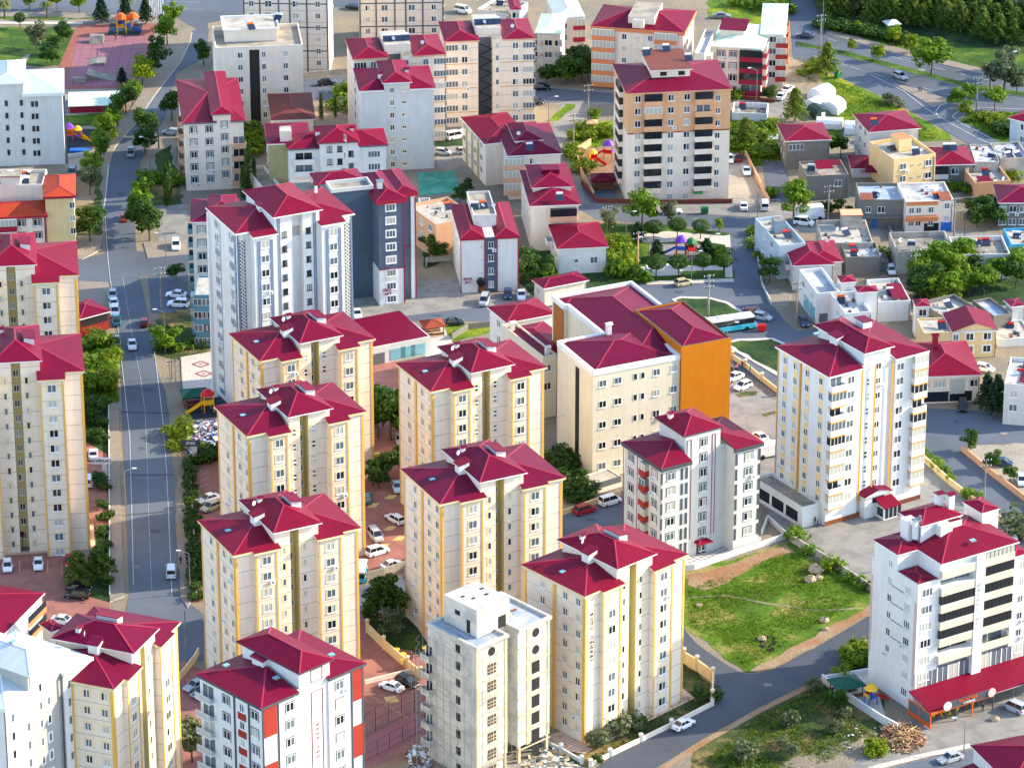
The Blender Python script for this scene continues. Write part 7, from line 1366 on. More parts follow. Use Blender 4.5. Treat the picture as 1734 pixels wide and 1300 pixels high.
# ---------------- vehicles ----------------
mat('glass_car', (22, 28, 36), .08, 0, spec=.8); mat('tyre', (26, 26, 28), .9, 0); mat('rim', (150, 152, 156), .35, 0, metal=.5); mat('lamp_clear', (225, 228, 230), .15, 0); mat('lamp_red', (150, 16, 18), .25, 0)
CARC = dict(white=(232, 234, 236), silver=(168, 174, 180), grey=(112, 118, 124), black=(24, 26, 30), red=(158, 20, 28), darkred=(110, 22, 34), blue=(34, 54, 92), teal=(40, 130, 150), orange=(206, 96, 44), beige=(184, 176, 136), lightblue=(190, 212, 226), darkgreen=(28, 44, 44))
for k_, c_ in CARC.items(): mat('paint_' + k_, c_, .22, 0, spec=.6)
def loft(M, st, m, caps=True):
    """stations: (x, half width, z bottom, z shoulder, z top, top half width)"""
    R_ = [[(x, -w, z0), (x, -w * 1.0, z1), (x, -wt, z2), (x, wt, z2), (x, w, z1), (x, w, z0)] for x, w, z0, z1, z2, wt in st]
    for a, b in zip(R_, R_[1:]):
        for i in range(5): M.face([a[i + 1], a[i], b[i], b[i + 1]], m)
    if caps: M.face(R_[0], m); M.face(list(reversed(R_[-1])), m)
VT = dict(  # length, width, body stations scaled, cabin (x0 base rear, x1 top rear, x2 top front, x3 base front), belt, roof height
 sedan=(4.45, 1.76, .92, (-1.55, -.95, .25, 1.0), 1.45), hatch=(4.0, 1.74, .95, (-1.9, -1.5, .25, 1.05), 1.5), estate=(4.5, 1.74, .95, (-2.1, -1.85, .25, 1.0), 1.5), suv=(4.55, 1.86, 1.05, (-2.1, -1.75, .35, 1.15), 1.72), van=(4.4, 1.84, 1.1, (-2.12, -2.0, .75, 1.45), 1.86), pickup=(4.8, 1.78, 1.0, (-.55, -.35, .65, 1.25), 1.66))
_vm = {}
def vmesh(kind, col):
    if (kind, col) in _vm: return _vm[(kind, col)]
    L, Wd, belt, cb, top = VT[kind]; w = Wd / 2; p = 'paint_' + col; M = MB(); hb = belt; hood = belt - .04 if kind != 'pickup' else belt
    tail = belt + .02 if kind in ('sedan',) else belt
    st = [(-L / 2, w * .86, .34, .6, tail - .12, w * .74), (-L / 2 + .12, w * .95, .26, .66, tail, w * .86), (-L / 2 + .9, w, .22, .7, belt, w * .9), (cb[3], w, .22, .7, belt, w * .9), (L / 2 - .55, w * .97, .24, .66, hood - .08, w * .84), (L / 2 - .1, w * .88, .28, .58, hood - .22, w * .72), (L / 2, w * .78, .34, .5, hood - .36, w * .62)]
    loft(M, st, p)
    tw = w * .74; bw = w * .9   # roof panel and pillars
    r0, r1 = cb[1], cb[2]; M.box(r0, r1, -tw, tw, top - .06, top, p, bottom=True)
    for x0, x1 in ((cb[0], r0), (cb[3], r1)):
        for sgn in (-1, 1): M.tube((x0, sgn * bw * .98, belt), (x1, sgn * tw, top - .03), .045, p, 4)
    for xm in ((r0 + r1) / 2,):
        for sgn in (-1, 1): M.tube((xm, sgn * bw * .99, belt), (xm, sgn * tw * 1.01, top - .03), .04, p, 4)
    for sgn in (-1, 1): M.box(cb[3] - .25, cb[3] - .1, sgn * (w + .07) - .07, sgn * (w + .07) + .07, belt - .02, belt + .14, p)
    if kind == 'pickup': M.box(-L / 2 + .1, -.6, -w * .8, w * .8, belt - .3, belt + .005, 'black')
    body = M.data('body', True); G_ = MB(); e = .015
    bt = [(cb[0], -bw), (cb[3], -bw), (cb[3], bw), (cb[0], bw)]; tp = [(r0, -tw), (r1, -tw), (r1, tw), (r0, tw)]
    for i in range(4):
        j = (i + 1) % 4; G_.face([(*bt[i], belt - .01), (*bt[j], belt - .01), (*tp[j], top - .05), (*tp[i], top - .05)], 'glass_car')
    G_.face([(*q_, top - .05) for q_ in tp], 'glass_car'); glass = G_.data('windows')
    Wm = MB(); Wm.tube((0, -.1, 0), (0, .1, 0), .32, 'tyre', 14); Wm.tube((0, -.11, 0), (0, .11, 0), .19, 'rim', 8); wheel = Wm.data('wheel')
    H1 = MB(); H1.box(-.05, .06, -.17, .17, -.06, .08, 'lamp_clear', bottom=True); H2 = MB(); H2.box(-.04, .04, -.13, .13, -.1, .1, 'lamp_red', bottom=True)
    for me in (body, ):
        pass
    _vm[(kind, col)] = (body, glass, wheel, H1.data('headlight'), H2.data('taillight'), L, Wd, belt); return _vm[(kind, col)]
def car(kind, col, x, y, dx, dy, label, group='parked and passing vehicles'):
    p = G(x, y); d = G(x + dx, y + dy) - p; a = atan2(d.y, d.x); bo, gl, wh, hl, tl, L, Wd, belt = vmesh(kind, col)
    nm = dict(sedan='parked_car', hatch='parked_car', estate='estate_car', suv='parked_car', van='van', pickup='pickup_truck')[kind]
    z = .06; e = empty(nm, (p.x, p.y, z), a, label, {'van': 'van', 'pickup': 'pickup truck'}.get(kind, 'car'), None)
    put('body', bo, e); put('windows', gl, e)
    for sx in (-1, 1):
        for sy in (-1, 1): put('wheel', wh, e, (sx * L * .31 + .05, sy * (Wd / 2 - .1), .32))
    for sy in (-1, 1): put('headlight', hl, e, (L / 2 - .1, sy * Wd * .31, .62)); put('taillight', tl, e, (-L / 2 + .02, sy * Wd * .36, .78))
    return e
UP, DN = (0, -10), (0, 10)
for a in [
 ('pickup', 'silver', 222, 262, 2, -10, 'silver pickup driving up the shaded road, upper left'), ('hatch', 'orange', 210, 372, 0, -10, 'orange hatchback driving away up the long road'),
 ('hatch', 'silver', 191, 504, -1, 10, 'silver car, first of the line parked on the left kerb'), ('sedan', 'white', 193, 518, -1, 10, 'white car parked second in the kerbside line'), ('suv', 'white', 195, 532, -1, 10, 'white car parked third in the kerbside line'), ('pickup', 'teal', 197, 547, -1, -10, 'teal pickup with dark cargo bed, end of the kerbside line'), ('pickup', 'beige', 197, 582, -1, -10, 'beige pickup stopped beside the verge bushes'),
 ('sedan', 'white', 224, 588, 1, 10, 'white saloon driving towards the viewer on the long road'), ('hatch', 'darkred', 245, 550, 1, -10, 'dark red car driving up the long road'), ('sedan', 'white', 299, 503, -10, -.5, 'white saloon parked behind the white off roader'), ('suv', 'white', 302, 519, -10, -.5, 'white off roader parked by the teal fronted block'), ('suv', 'white', 298, 420, 0, 10, 'white car partly under a tree beside the teal balcony block'),
 ('hatch', 'silver', 290, 228, -10, -1, 'pale car beside the narrow cream block, upper left'), ('suv', 'grey', 122, 297, -3, 10, 'grey car on the dirt patch behind the orange roof'), ('sedan', 'white', 158, 773, 0, -10, 'white car parked under the white name sign'), ('van', 'white', 149, 820, .5, -10, 'long white van beside the tallest left tower'),
 ('sedan', 'silver', 353, 849, -10, 3, 'silver saloon in the bay above the pale green one'), ('hatch', 'beige', 357, 863, -10, 4, 'pale car in the bay behind the hedge, lower of two'), ('hatch', 'white', 13, 963, 0, 10, 'white car parked at far lower left of the brick lot'), ('sedan', 'white', 65, 959, 0, 10, 'white saloon with dark windscreen in the brick lot'), ('sedan', 'red', 118, 954, 0, 10, 'red car half hidden by the umbrella shaped pine'),
 ('sedan', 'black', 134, 1000, 10, 1, 'black car parked behind the other black one'), ('suv', 'black', 131, 1012, -10, -1, 'front black car of the two near the crimson roofed towers'), ('van', 'white', 290, 973, 0, -10, 'white van driving away at the bottom of the long road'), ('sedan', 'white', 108, 1055, 8, 1, 'white car glimpsed behind the lower left roofs'), ('sedan', 'silver', 331, 1165, -9, 4, 'silver car by the short yellow wall'), ('sedan', 'grey', 343, 1176, -9, 4, 'dark car beside the silver one by the yellow wall'),
 ('hatch', 'teal', 622, 848, 1, -10, 'turquoise car squeezed beside the middle cream tower'), ('sedan', 'lightblue', 673, 829, 3, 10, 'light blue saloon in the brick parking, centre'), ('estate', 'white', 669, 883, -9, -5, 'white estate car in the brick parking'), ('van', 'silver', 636, 912, 7, 8, 'silver people carrier above the white off roader'), ('suv', 'white', 639, 938, 10, -3, 'white off roader by the stone wall, centre'), ('sedan', 'white', 664, 961, 10, -3, 'white old saloon on the street between the central towers'), ('sedan', 'silver', 677, 748, 3, 10, 'silver car half hidden below the big dark trees'),
 ('sedan', 'white', 663, 1167, -9, -3, 'white saloon beside the black off roader, lower centre'), ('suv', 'black', 690, 1160, 9, 4, 'black off roader beside the white saloon, lower centre'), ('suv', 'red', 990, 868, 10, -3, 'bright red car on the street behind the cream towers'), ('van', 'white', 1033, 853, 10, -3, 'white van parked behind the bright red car'),
 ('sedan', 'black', 1230, 631, 10, -4, 'black saloon in the hospital car park by the orange wall'), ('sedan', 'white', 1243, 643, -10, 4, 'white saloon, middle of three cars in the hospital car park'), ('hatch', 'white', 1258, 658, -10, 4, 'white car with black roof glass beside a planted island'), ('van', 'white', 1214, 700, 2, -10, 'white van just right of the orange wall'), ('sedan', 'white', 1289, 746, 8, 5, 'white car behind the grey apartment building roof'),
 ('sedan', 'darkred', 1276, 531, -10, -3, 'dark red car beside the turquoise bus junction'), ('hatch', 'silver', 1291, 541, 10, 2, 'silver hatchback next to the dark red car'), ('hatch', 'beige', 1158, 483, 10, -2, 'beige hatchback on the street below the park'), ('sedan', 'white', 883, 504, 0, 10, 'white car by the garden of the two storey white house'), ('hatch', 'blue', 860, 503, 0, 10, 'dark blue car beside the white lettered block'), ('van', 'silver', 820, 514, -4, 10, 'silver van with its door open in front of the lettered block'), ('sedan', 'white', 605, 536, 2, 10, 'white car at the foot of the brown strip, tall white tower'), ('sedan', 'darkgreen', 768, 550, 10, -.5, 'long dark green car by the lawn and stepped wall'),
 ('sedan', 'white', 1259, 353, -1, -10, 'left white car of the two above the lane'), ('van', 'white', 1295, 353, -1, -10, 'right white car of the two above the lane'), ('sedan', 'white', 1138, 362, 10, -.5, 'white car under the thin pale tree above the park'), ('van', 'white', 1361, 381, 8, 1, 'white van parked below the box truck'), ('hatch', 'white', 1509, 462, 4, 10, 'white car wedged beside the bare concrete house'), ('sedan', 'blue', 1361, 549, 5, 10, 'dark blue car on the lane beside the white shopfront'),
 ('hatch', 'white', 1667, 628, 10, 2, 'white car behind the house with inner crimson roof'), ('suv', 'black', 1630, 692, 0, 10, 'black car outside the dark shops'), ('hatch', 'blue', 1698, 788, 10, 1, 'slate blue car in the gravel yard at right'), ('hatch', 'lightblue', 1730, 818, 1, 10, 'pale blue car cut by the right edge'), ('pickup', 'white', 1708, 909, 6, 6, 'white pickup behind the white apartment building'), ('van', 'silver', 1718, 1203, -9, -4, 'silver van in front of the crimson terrace'), ('sedan', 'silver', 1609, 1288, -10, 3, 'silver saloon beside the bottom right roof'), ('sedan', 'white', 1157, 1231, 10, -5, 'white old saloon alone on the dark lower road'),
 ('sedan', 'blue', 1364, 64, -10, -1, 'dark blue car on the far highway carriageway'), ('hatch', 'silver', 1524, 133, 10, 4, 'silver hatchback driving on the highway'), ('sedan', 'white', 1334, 155, 6, -4, 'upper white car in the drive below the highway'), ('sedan', 'white', 1323, 167, 5, -6, 'lower white car beside the round bush tree'), ('hatch', 'silver', 1464, 242, -10, -2, 'silver car parked near the long white tent'), ('sedan', 'grey', 1222, 31, 10, 0, 'grey car on the slope behind the white roofs'), ('sedan', 'white', 1235, 273, 2, 10, 'white car half hidden by the tan topped tower'), ('sedan', 'darkred', 1251, 271, 3, -10, 'dark red car on the gravel yard right of the tan tower'), ('sedan', 'lightblue', 1264, 294, 3, 10, 'pale blue saloon on the gravel yard'), ('sedan', 'black', 917, 152, 10, 0, 'black car in front of the dark trees, top centre'), ('hatch', 'black', 908, 176, 8, 1, 'black car at the foot of the zigzag stair block'),
 ('van', 'white', 784, 22, 10, 2, 'white van parked behind the roofs at the top edge'), ('van', 'white', 771, 235, 10, -2, 'white people carrier in the upper car park'), ('hatch', 'white', 791, 224, -10, 3, 'white car at the wall of the olive block'), ('hatch', 'silver', 751, 262, 10, 1, 'silver hatchback in front of the hedge strip'), ('hatch', 'silver', 787, 260, 10, -1, 'silver car beside the olive block wall'), ('sedan', 'black', 554, 144, 10, -1, 'black car by the pale retaining wall near cypresses'), ('sedan', 'black', 601, 16, 8, 1, 'black car between the two beige towers')]: car(*a)
# bus, minibus, truck
def bigveh(name, label, x, y, dx, dy, L, Wd, Ht, mb, mt, cat, glassf=True):
    p = G(x, y); d = G(x + dx, y + dy) - p; e = empty(name, (p.x, p.y, .05), atan2(d.y, d.x), label, cat); w = Wd / 2; M = MB()
    loft(M, [(-L / 2, w * .96, .4, Ht * .45, Ht * .47, w * .95), (L / 2 - .1, w, .4, Ht * .45, Ht * .47, w * .97), (L / 2, w * .92, .45, Ht * .42, Ht * .44, w * .9)], mb); M.build('body', e)
    M = MB(); loft(M, [(-L / 2 + .05, w * .95, Ht * .47, Ht * .84, Ht * .86, w * .9), (L / 2 - .25, w * .95, Ht * .47, Ht * .84, Ht * .86, w * .9)], 'glass_car' if glassf else mb); M.build('windows', e)
    M = MB(); loft(M, [(-L / 2, w * .96, Ht * .86, Ht * .95, Ht, w * .86), (L / 2 - .3, w * .96, Ht * .86, Ht * .95, Ht, w * .86)], mt)
    if L > 7: M.box(-2.5, -.5, -.7, .7, Ht, Ht + .22, mt)
    M.build('roof', e)
    for sx in (-.32, .32):
        for sy in (-1, 1): M = MB(); M.tube((sx * L, sy * w - .14, .45), (sx * L, sy * w + .14, .45), .45, 'tyre', 12); M.build('wheel', e)
    for sy in (-.7, .7): M = MB(); M.box(L / 2 - .02, L / 2 + .03, sy * w - .18, sy * w + .18, .65, .9, 'lamp_clear', bottom=True); M.build('headlight', e)
    return e
bigveh('bus', 'white and turquoise bus turning beside the grassy traffic islands', 1235, 560, 10, -1.5, 10.5, 2.5, 3.1, 'turq_paint', 'tank_white', 'bus')
bigveh('minibus', 'turquoise minibus with white roof peeping out beside the front left cream tower', 611, 978, 2, -10, 5.6, 2, 2.5, 'turq_paint', 'tank_white', 'minibus')
bigveh('minibus', 'white panel van right of the grey seven storey building', 1302, 772, 10, -2, 5.8, 2.1, 2.7, 'tank_white', 'tank_white', 'van', False)
bigveh('box_truck', 'white box truck parked behind the big bright tree', 1371, 372, 10, -1, 6.2, 2.2, 3.2, 'tank_white', 'tank_white', 'truck', False)
# ---------------- poles and lamps ----------------
def lamp(x, y, h, label, ax=1, m='steel', group=None):
    p = G(x, y); e = empty('street_lamp', (p.x, p.y, 0), 0, label, 'street lamp', group); M = MB(); M.tube((0, 0, 0), (0, 0, h), .11, m, 7, .06); M.build('pole', e); M = MB(); M.tube((0, 0, h - .1), (ax * 1.5, 0, h + .5), .05, m, 5); M.build('arm', e); M = MB(); M.box(min(ax * 1.4, ax * 2.2), max(ax * 1.4, ax * 2.2), -.16, .16, h + .42, h + .58, 'tank_white', bottom=True); M.build('lamp_head', e)
def upole(x, y, h, label, m='concrete', arms=2, r=.2):
    p = G(x, y); e = empty('utility_pole', (p.x, p.y, 0), .3, label, 'utility pole'); M = MB(); M.tube((0, 0, 0), (0, 0, h), r, m, 7, r * .55); M.build('pole', e)
    for i in range(arms): M = MB(); M.box(-1.1, 1.1, -.06, .06, h - .5 - i * 1.2, h - .38 - i * 1.2, 'darkgrey', bottom=True); [M.tube((xx, 0, h - .38 - i * 1.2), (xx, 0, h - .1 - i * 1.2), .06, 'tank_white', 5) for xx in (-1, -.35, .35, 1)]; M.build('crossarm', e)
    return Vector((p.x, p.y, h - .2))
for a in [(282, 466, 9, 'yellowish concrete lamp post at the junction right of the long road', -1), (280, 598, 9, 'lamp post rising from the round tree right of the long road', -1), (255, 300, 9, 'lamp post beside the upper shaded road', -1), (214, 872, 9, 'lamp post on the left pavement of the long road', 1), (322, 1005, 8, 'lamp post at the lower right kerb of the long road', -1), (942, 772, 8, 'thin lamp post beside the long cream building', 1), (1060, 406, 6, 'short double lamp post in the park', 1), (1171, 474, 6, 'lamp post on the lower edge of the park', 1), (1099, 446, 5.5, 'lamp post at the park playground', -1), (1201, 437, 5, 'small white lamp post in the park', 1), (1231, 612, 8, 'lamp post at the tip of the triangular island', 1), (1292, 442, 7, 'lamp post on the lane verge by the white cornered house', 1), (1702, 160, 10, 'tall double armed lamp post by the highway', 1), (1393, 58, 9, 'lamp post where the road meets the highway', -1), (929, 216, 7, 'lamp post on the pale sloping street', 1), (1281, 174, 8, 'lamp post in front of the maroon balcony block', -1), (1632, 1274, 6, 'lamp post beside the silver saloon, bottom right', -1), (612, 60, 8, 'lamp post between the beige towers', 1)]: lamp(*a)
U = [upole(273, 529, 10, 'concrete utility pole on the right kerb of the long road'), upole(269, 252, 9, 'dark utility pole beside the upper road', 'darkgrey', 0), upole(1080, 464, 9.5, 'pinkish utility pole at the edge of the park bushes', 'peach'), upole(1199, 546, 10.5, 'double concrete utility pole beside the bus', 'concrete', 3, .3), upole(1402, 380, 9, 'utility pole with insulators by the roofless grey house'), upole(1348, 554, 10, 'utility pole in front of the white shopfront house'), upole(1548, 490, 9, 'utility pole at the left of the leafy grove'), upole(1615, 402, 9, 'utility pole beside the yellow and tan house'), upole(1633, 402, 6, 'thin pole behind the leafy grove', 'darkgrey', 0, .1), upole(1653, 194, 9, 'utility pole on the ramp verge'), upole(1389, 92, 10, 'utility pole beside the tall pine'), upole(996, 213, 10, 'lattice like utility pole on the sloping street'), upole(971, 256, 9, 'utility pole near the small playground'), upole(1666, 860, 10, 'utility pole on the beige block wall of the lane'), upole(315, 1104, 8, 'bare pole near the short yellow wall', 'concrete', 0), upole(291, 640, 4, 'short dark pole with signs right of the long road', 'darkgrey', 1, .1), upole(1282, 392, 9, 'thin dark pole at the lane corner', 'darkgrey', 0, .1), upole(1028, 408, 8, 'thin pole above the park bushes', 'darkgrey', 1, .1)]
def wire(a, b, label):
    M = MB(); n = 8; pts = [a.lerp(b, i / n) - Vector((0, 0, 2.2 * (1 - (2 * i / n - 1) ** 2))) for i in range(n + 1)]
    for p, r_ in zip(pts, pts[1:]): M.tube(p, r_, .025, 'black', 3)
    o = M.build('overhead_wire'); tag(o, label, 'wire')
for i, (a, b, t) in enumerate([(2, 3, 'sagging wire from the park pole to the pole by the bus'), (3, 5, 'sagging wire across the junction above the dark red car'), (7, 6, 'sagging wire over the leafy grove'), (4, 7, 'sagging wire along the old quarter houses'), (11, 12, 'sagging wire over the pale sloping street')]): wire(U[a], U[b], t)
# ---------------- people ----------------
def person_mesh(top, leg, skin=(150, 104, 80), seed=0):
    """one continuous body: skeleton with radii swept into a joined skin"""
    me = bpy.data.meshes.new('body'); V = [(0, 0, .93), (0, 0, 1.15), (0, .01, 1.38), (0, .01, 1.5), (0, -.01, 1.62), (0, -.01, 1.74), (.19, 0, 1.4), (.25, .03, 1.13), (.24, -.08, .9), (-.19, 0, 1.4), (-.25, .02, 1.13), (-.26, -.05, .88), (.1, 0, .88), (.12, -.1, .5), (.12, .04, .08), (.12, -.14, .04), (-.1, 0, .88), (-.12, .08, .5), (-.12, .2, .1), (-.12, .04, .04)]
    E_ = [(0, 1), (1, 2), (2, 3), (3, 4), (4, 5), (2, 6), (6, 7), (7, 8), (2, 9), (9, 10), (10, 11), (0, 12), (12, 13), (13, 14), (14, 15), (0, 16), (16, 17), (17, 18), (18, 19)]
    rr = [.15, .14, .16, .07, .1, .09, .07, .05, .035, .07, .05, .035, .1, .07, .05, .04, .1, .07, .05, .04]
    me.from_pydata(V, E_, []); o = bpy.data.objects.new('tmp', me); COL.objects.link(o); sk = o.modifiers.new('s', 'SKIN'); o.modifiers.new('u', 'SUBSURF').levels = 1
    for i, v in enumerate(me.skin_vertices[0].data): v.radius = (rr[i], rr[i]); v.use_root = (i == 0)
    bpy.context.view_layer.update(); ev = o.evaluated_get(bpy.context.evaluated_depsgraph_get()); out = bpy.data.meshes.new_from_object(ev); bpy.data.objects.remove(o); out.materials.clear()
    for m in (top, leg, mat('skin', (170, 122, 96), .7, 0), 'black'): out.materials.append(MATS[m])
    for p in out.polygons:
        z = p.center.z; y = p.center.y; x = abs(p.center.x)
        p.material_index = 3 if (z > 1.68 or (z > 1.6 and y > .03) or z < .08) else 2 if (z > 1.47 or (x > .2 and z < 1.0)) else 0 if z > .9 else 1
    return out
mat('cloth_white', (225, 225, 225), .9, 0); mat('cloth_dark', (40, 44, 56), .9, 0); mat('cloth_green', (40, 150, 80), .9, 0); mat('cloth_pink', (214, 90, 120), .9, 0); mat('cloth_blue', (50, 80, 150), .9, 0); mat('cloth_maroon', (120, 30, 40), .9, 0)
PM = {}
def person(x, y, top, leg, label, a=0, s=1.0):
    if (top, leg) not in PM: PM[(top, leg)] = person_mesh(top, leg)
    p = G(x, y); e = empty('person', (p.x, p.y, .08), a, label, 'person'); put('body', PM[(top, leg)], e, sc=s); return e
for a in [(1664, 1205, 'cloth_dark', 'cloth_dark', 'person in dark clothes standing at the terrace edge, bottom right', .4), (1654, 1193, 'cloth_white', 'cloth_dark', 'person in a white top between the terrace tables', 2), (1384, 893, 'cloth_dark', 'cloth_dark', 'person in dark clothes at the annex corner of the ochre striped tower', 1), (1380, 889, 'cloth_maroon', 'cloth_dark', 'person in maroon beside the annex corner', 2), (306, 956, 'cloth_dark', 'cloth_dark', 'left one of two walkers on the lower right pavement', 3.1), (317, 955, 'cloth_dark', 'cloth_dark', 'right one of two walkers on the lower right pavement', 3), (196, 69, 'cloth_dark', 'cloth_dark', 'person in dark clothes standing on the pink skate ground', 1), (165, 98, 'cloth_blue', 'cloth_dark', 'person sitting near the flat skate box', 2), (113, 41, 'cloth_white', 'cloth_blue', 'small person on the pale path at the top left', 0), (1248, 629, 'cloth_pink', 'cloth_dark', 'person in pink beside the white saloon, hospital car park', 1), (1257, 624, 'cloth_maroon', 'cloth_dark', 'person in maroon at the front of the gathered group', 3), (1263, 622, 'cloth_dark', 'cloth_dark', 'person in dark clothes at the back of the gathered group', 4), (1271, 630, 'cloth_green', 'cloth_blue', 'person in a green shirt by the pillared wall', 1), (697, 1118, 'cloth_dark', 'cloth_dark', 'person among the yellow exercise machines', 1), (1484, 968, 'cloth_blue', 'cloth_dark', 'person near the beige boundary wall corner', 2), (1560, 157, 'cloth_dark', 'cloth_dark', 'cyclist on the highway island, right one', 1), (1556, 157, 'cloth_blue', 'cloth_dark', 'cyclist on the highway island, left one', 1)]: person(*a)
# ---------------- tents, huts, play equipment ----------------
mat('tent_white', (226, 228, 230), .7, .03); mat('tent_green', (48, 72, 62), .8, .05)
def tent(x, y, L, Wd, Ht, rz, label, m='tent_white', door=None, k=6):
    p = G(x, y); e = empty('tent', (p.x, p.y, 0), rz, label, 'tent'); M = MB(); prof = [(-Wd / 2, 0), (-Wd / 2 * .96, Ht * .55), (-Wd * .32, Ht * .82), (0, Ht), (Wd * .32, Ht * .82), (Wd / 2 * .96, Ht * .55), (Wd / 2, 0)]
    for a, b in zip(prof, prof[1:]): M.face([(L / 2, a[0], a[1]), (-L / 2, a[0], a[1]), (-L / 2, b[0], b[1]), (L / 2, b[0], b[1])][::-1], m)
    M.face([(L / 2, *a) for a in prof], door or m); M.face([(-L / 2, *a) for a in reversed(prof)], m); M.build('canopy', e)
    M = MB(); M.box(L / 2, L / 2 + .03, -.5, .5, .05, Ht * .7, 'cloth_white'); M.build('door_flap', e); return e
tent(1391, 166, 5.2, 4.6, 3.0, .9, 'largest white dome like tent on the earth slope'); tent(1379, 182, 3.8, 3.6, 2.4, .9, 'small white tent behind the green one'); tent(1411, 188, 5.0, 4.4, 3.0, 1.1, 'white tent at the right of the dome like ones'); tent(1386, 196, 5.0, 4.0, 2.4, -1.2, 'dark green tent between the white tents', 'tent_green', 'tent_green'); tent(1405, 215, 6.0, 3.6, 2.4, -.15, 'long white tent with a yellow end wall', 'tent_white', 'yellow_paint'); tent(1122, 462, 7, 3.4, 1.9, .1, 'low white canopy tent between the clipped trees of the park'); te_ = tent(1453, 224, 6.2, 4.2, 2.8, -.12, 'long white tent with dark lettering on its roof')
def hut(x, y, w_, d_, h_, m, rm, label, name='hut', rz=0, posts=False, cat='hut'):
    p = G(x, y); e = empty(name, (p.x, p.y, 0), rz, label, cat); M = MB()
    if posts:
        for sx in (-1, 1):
            for sy in (-1, 1): M = MB(); M.box(sx * w_ / 2 - .08, sx * w_ / 2 + .08, sy * d_ / 2 - .08, sy * d_ / 2 + .08, 0, h_, m); M.build('post', e)
        M = MB(); M.box(-w_ / 2 + .2, w_ / 2 - .2, -.5, .5, .7, .8, 'wood', bottom=True); M.build('table', e)
        for sy in (-1, 1): M = MB(); M.box(-w_ / 2 + .1, w_ / 2 - .1, sy * d_ / 2 - .1, sy * d_ / 2 + .1, .4, .9, m); M.build('railing', e)
    else: M.box(-w_ / 2, w_ / 2, -d_ / 2, d_ / 2, 0, h_, m); M.build('wall', e)
    M = MB(); M.hip(-w_ / 2 - .5, w_ / 2 + .5, -d_ / 2 - .5, d_ / 2 + .5, h_, .45, rm, rm, .15, cap=rm); M.build('roof', e); return e
mat('roof_green', (20, 84, 66), .6, .06); mat('roof_brown', (140, 62, 40), .7, .08)
hut(1433, 1176, 4.2, 3.6, 2.4, 'wood', 'roof_green', 'green roofed wooden gazebo in the small play yard', 'gazebo', .4, True, 'gazebo'); hut(733, 566, 3.6, 3.2, 2.4, 'wood', 'roof_brown', 'brown roofed gazebo behind the low shop', 'gazebo', .3, True, 'gazebo'); hut(330, 684, 4.2, 3.2, 2.4, 'wood', 'roof_green', 'green roofed shelter beside the red and yellow slides', 'gazebo', .2, True, 'gazebo'); hut(1021, 318, 4.6, 3.6, 2.4, 'wood', 'crimson_dull', 'crimson roofed shelter by the tan curving wall', 'gazebo', 0, True, 'gazebo')
hut(1510, 56, 2.6, 2.4, 2.6, 'green_paint', 'white_roof', 'green hut with pale roof below the wooded slope', 'hut', .3); hut(1002, 222, 1.6, 1.4, 2.2, 'yellow_paint', 'tan', 'small yellow booth left of the tan tower', 'booth', 0, False, 'booth'); hut(1310, 238 + 6, 2.4, 2, 1.6, 'green_paint', 'white_roof', 'white topped green kiosk behind the cement house', 'kiosk', .1, False, 'kiosk')
def play(x, y, label, c1, c2, c3, s=1.0, rz=0, roofs=1):
    p = G(x, y); e = empty('play_tower', (p.x, p.y, .1), rz, label, 'playground slide')
    for sx in (-.7, .7):
        for sy in (-.7, .7): M = MB(); M.tube((sx * s, sy * s, 0), (sx * s, sy * s, 2.6 * s), .07 * s, c2, 6); M.build('post', e)
    M = MB(); M.box(-.8 * s, .8 * s, -.8 * s, .8 * s, 1.2 * s, 1.3 * s, c2, bottom=True); M.build('platform', e)
    for k in range(roofs):
        M = MB(); ox = k * 1.9 * s; zc = 2.6 * s
        for i in range(8): a, b = 6.283 * i / 8, 6.283 * (i + 1) / 8; M.face([(ox + 1.1 * s * cos(a), 1.1 * s * sin(a), zc), (ox + 1.1 * s * cos(b), 1.1 * s * sin(b), zc), (ox + .4 * s * cos(b), .4 * s * sin(b), zc + .75 * s), (ox + .4 * s * cos(a), .4 * s * sin(a), zc + .75 * s)], c1)
        M.face([(ox + .4 * s * cos(6.283 * i / 8), .4 * s * sin(6.283 * i / 8), zc + .75 * s) for i in range(8)], c1); M.build('roof', e)
    M = MB()
    for i in range(6): a, b = i / 6, (i + 1) / 6; z = lambda t: 1.25 * s * (1 - t) ** 1.2 + .1; M.face([(.8 * s + a * 2.4 * s, -.35 * s, z(a)), (.8 * s + b * 2.4 * s, -.35 * s, z(b)), (.8 * s + b * 2.4 * s, .35 * s, z(b)), (.8 * s + a * 2.4 * s, .35 * s, z(a))], c3); [M.face([(.8 * s + a * 2.4 * s, q_ * .35 * s, z(a)), (.8 * s + b * 2.4 * s, q_ * .35 * s, z(b)), (.8 * s + b * 2.4 * s, q_ * .35 * s, z(b) + .3), (.8 * s + a * 2.4 * s, q_ * .35 * s, z(a) + .3)], c3) for q_ in (-1, 1)]
    M.build('slide', e); M = MB(); M.box(-.75 * s, .75 * s, .72 * s, .78 * s, 1.3 * s, 1.9 * s, c3); M.box(-.78 * s, -.72 * s, -.7 * s, .7 * s, 1.3 * s, 1.9 * s, c1); M.build('panel', e)
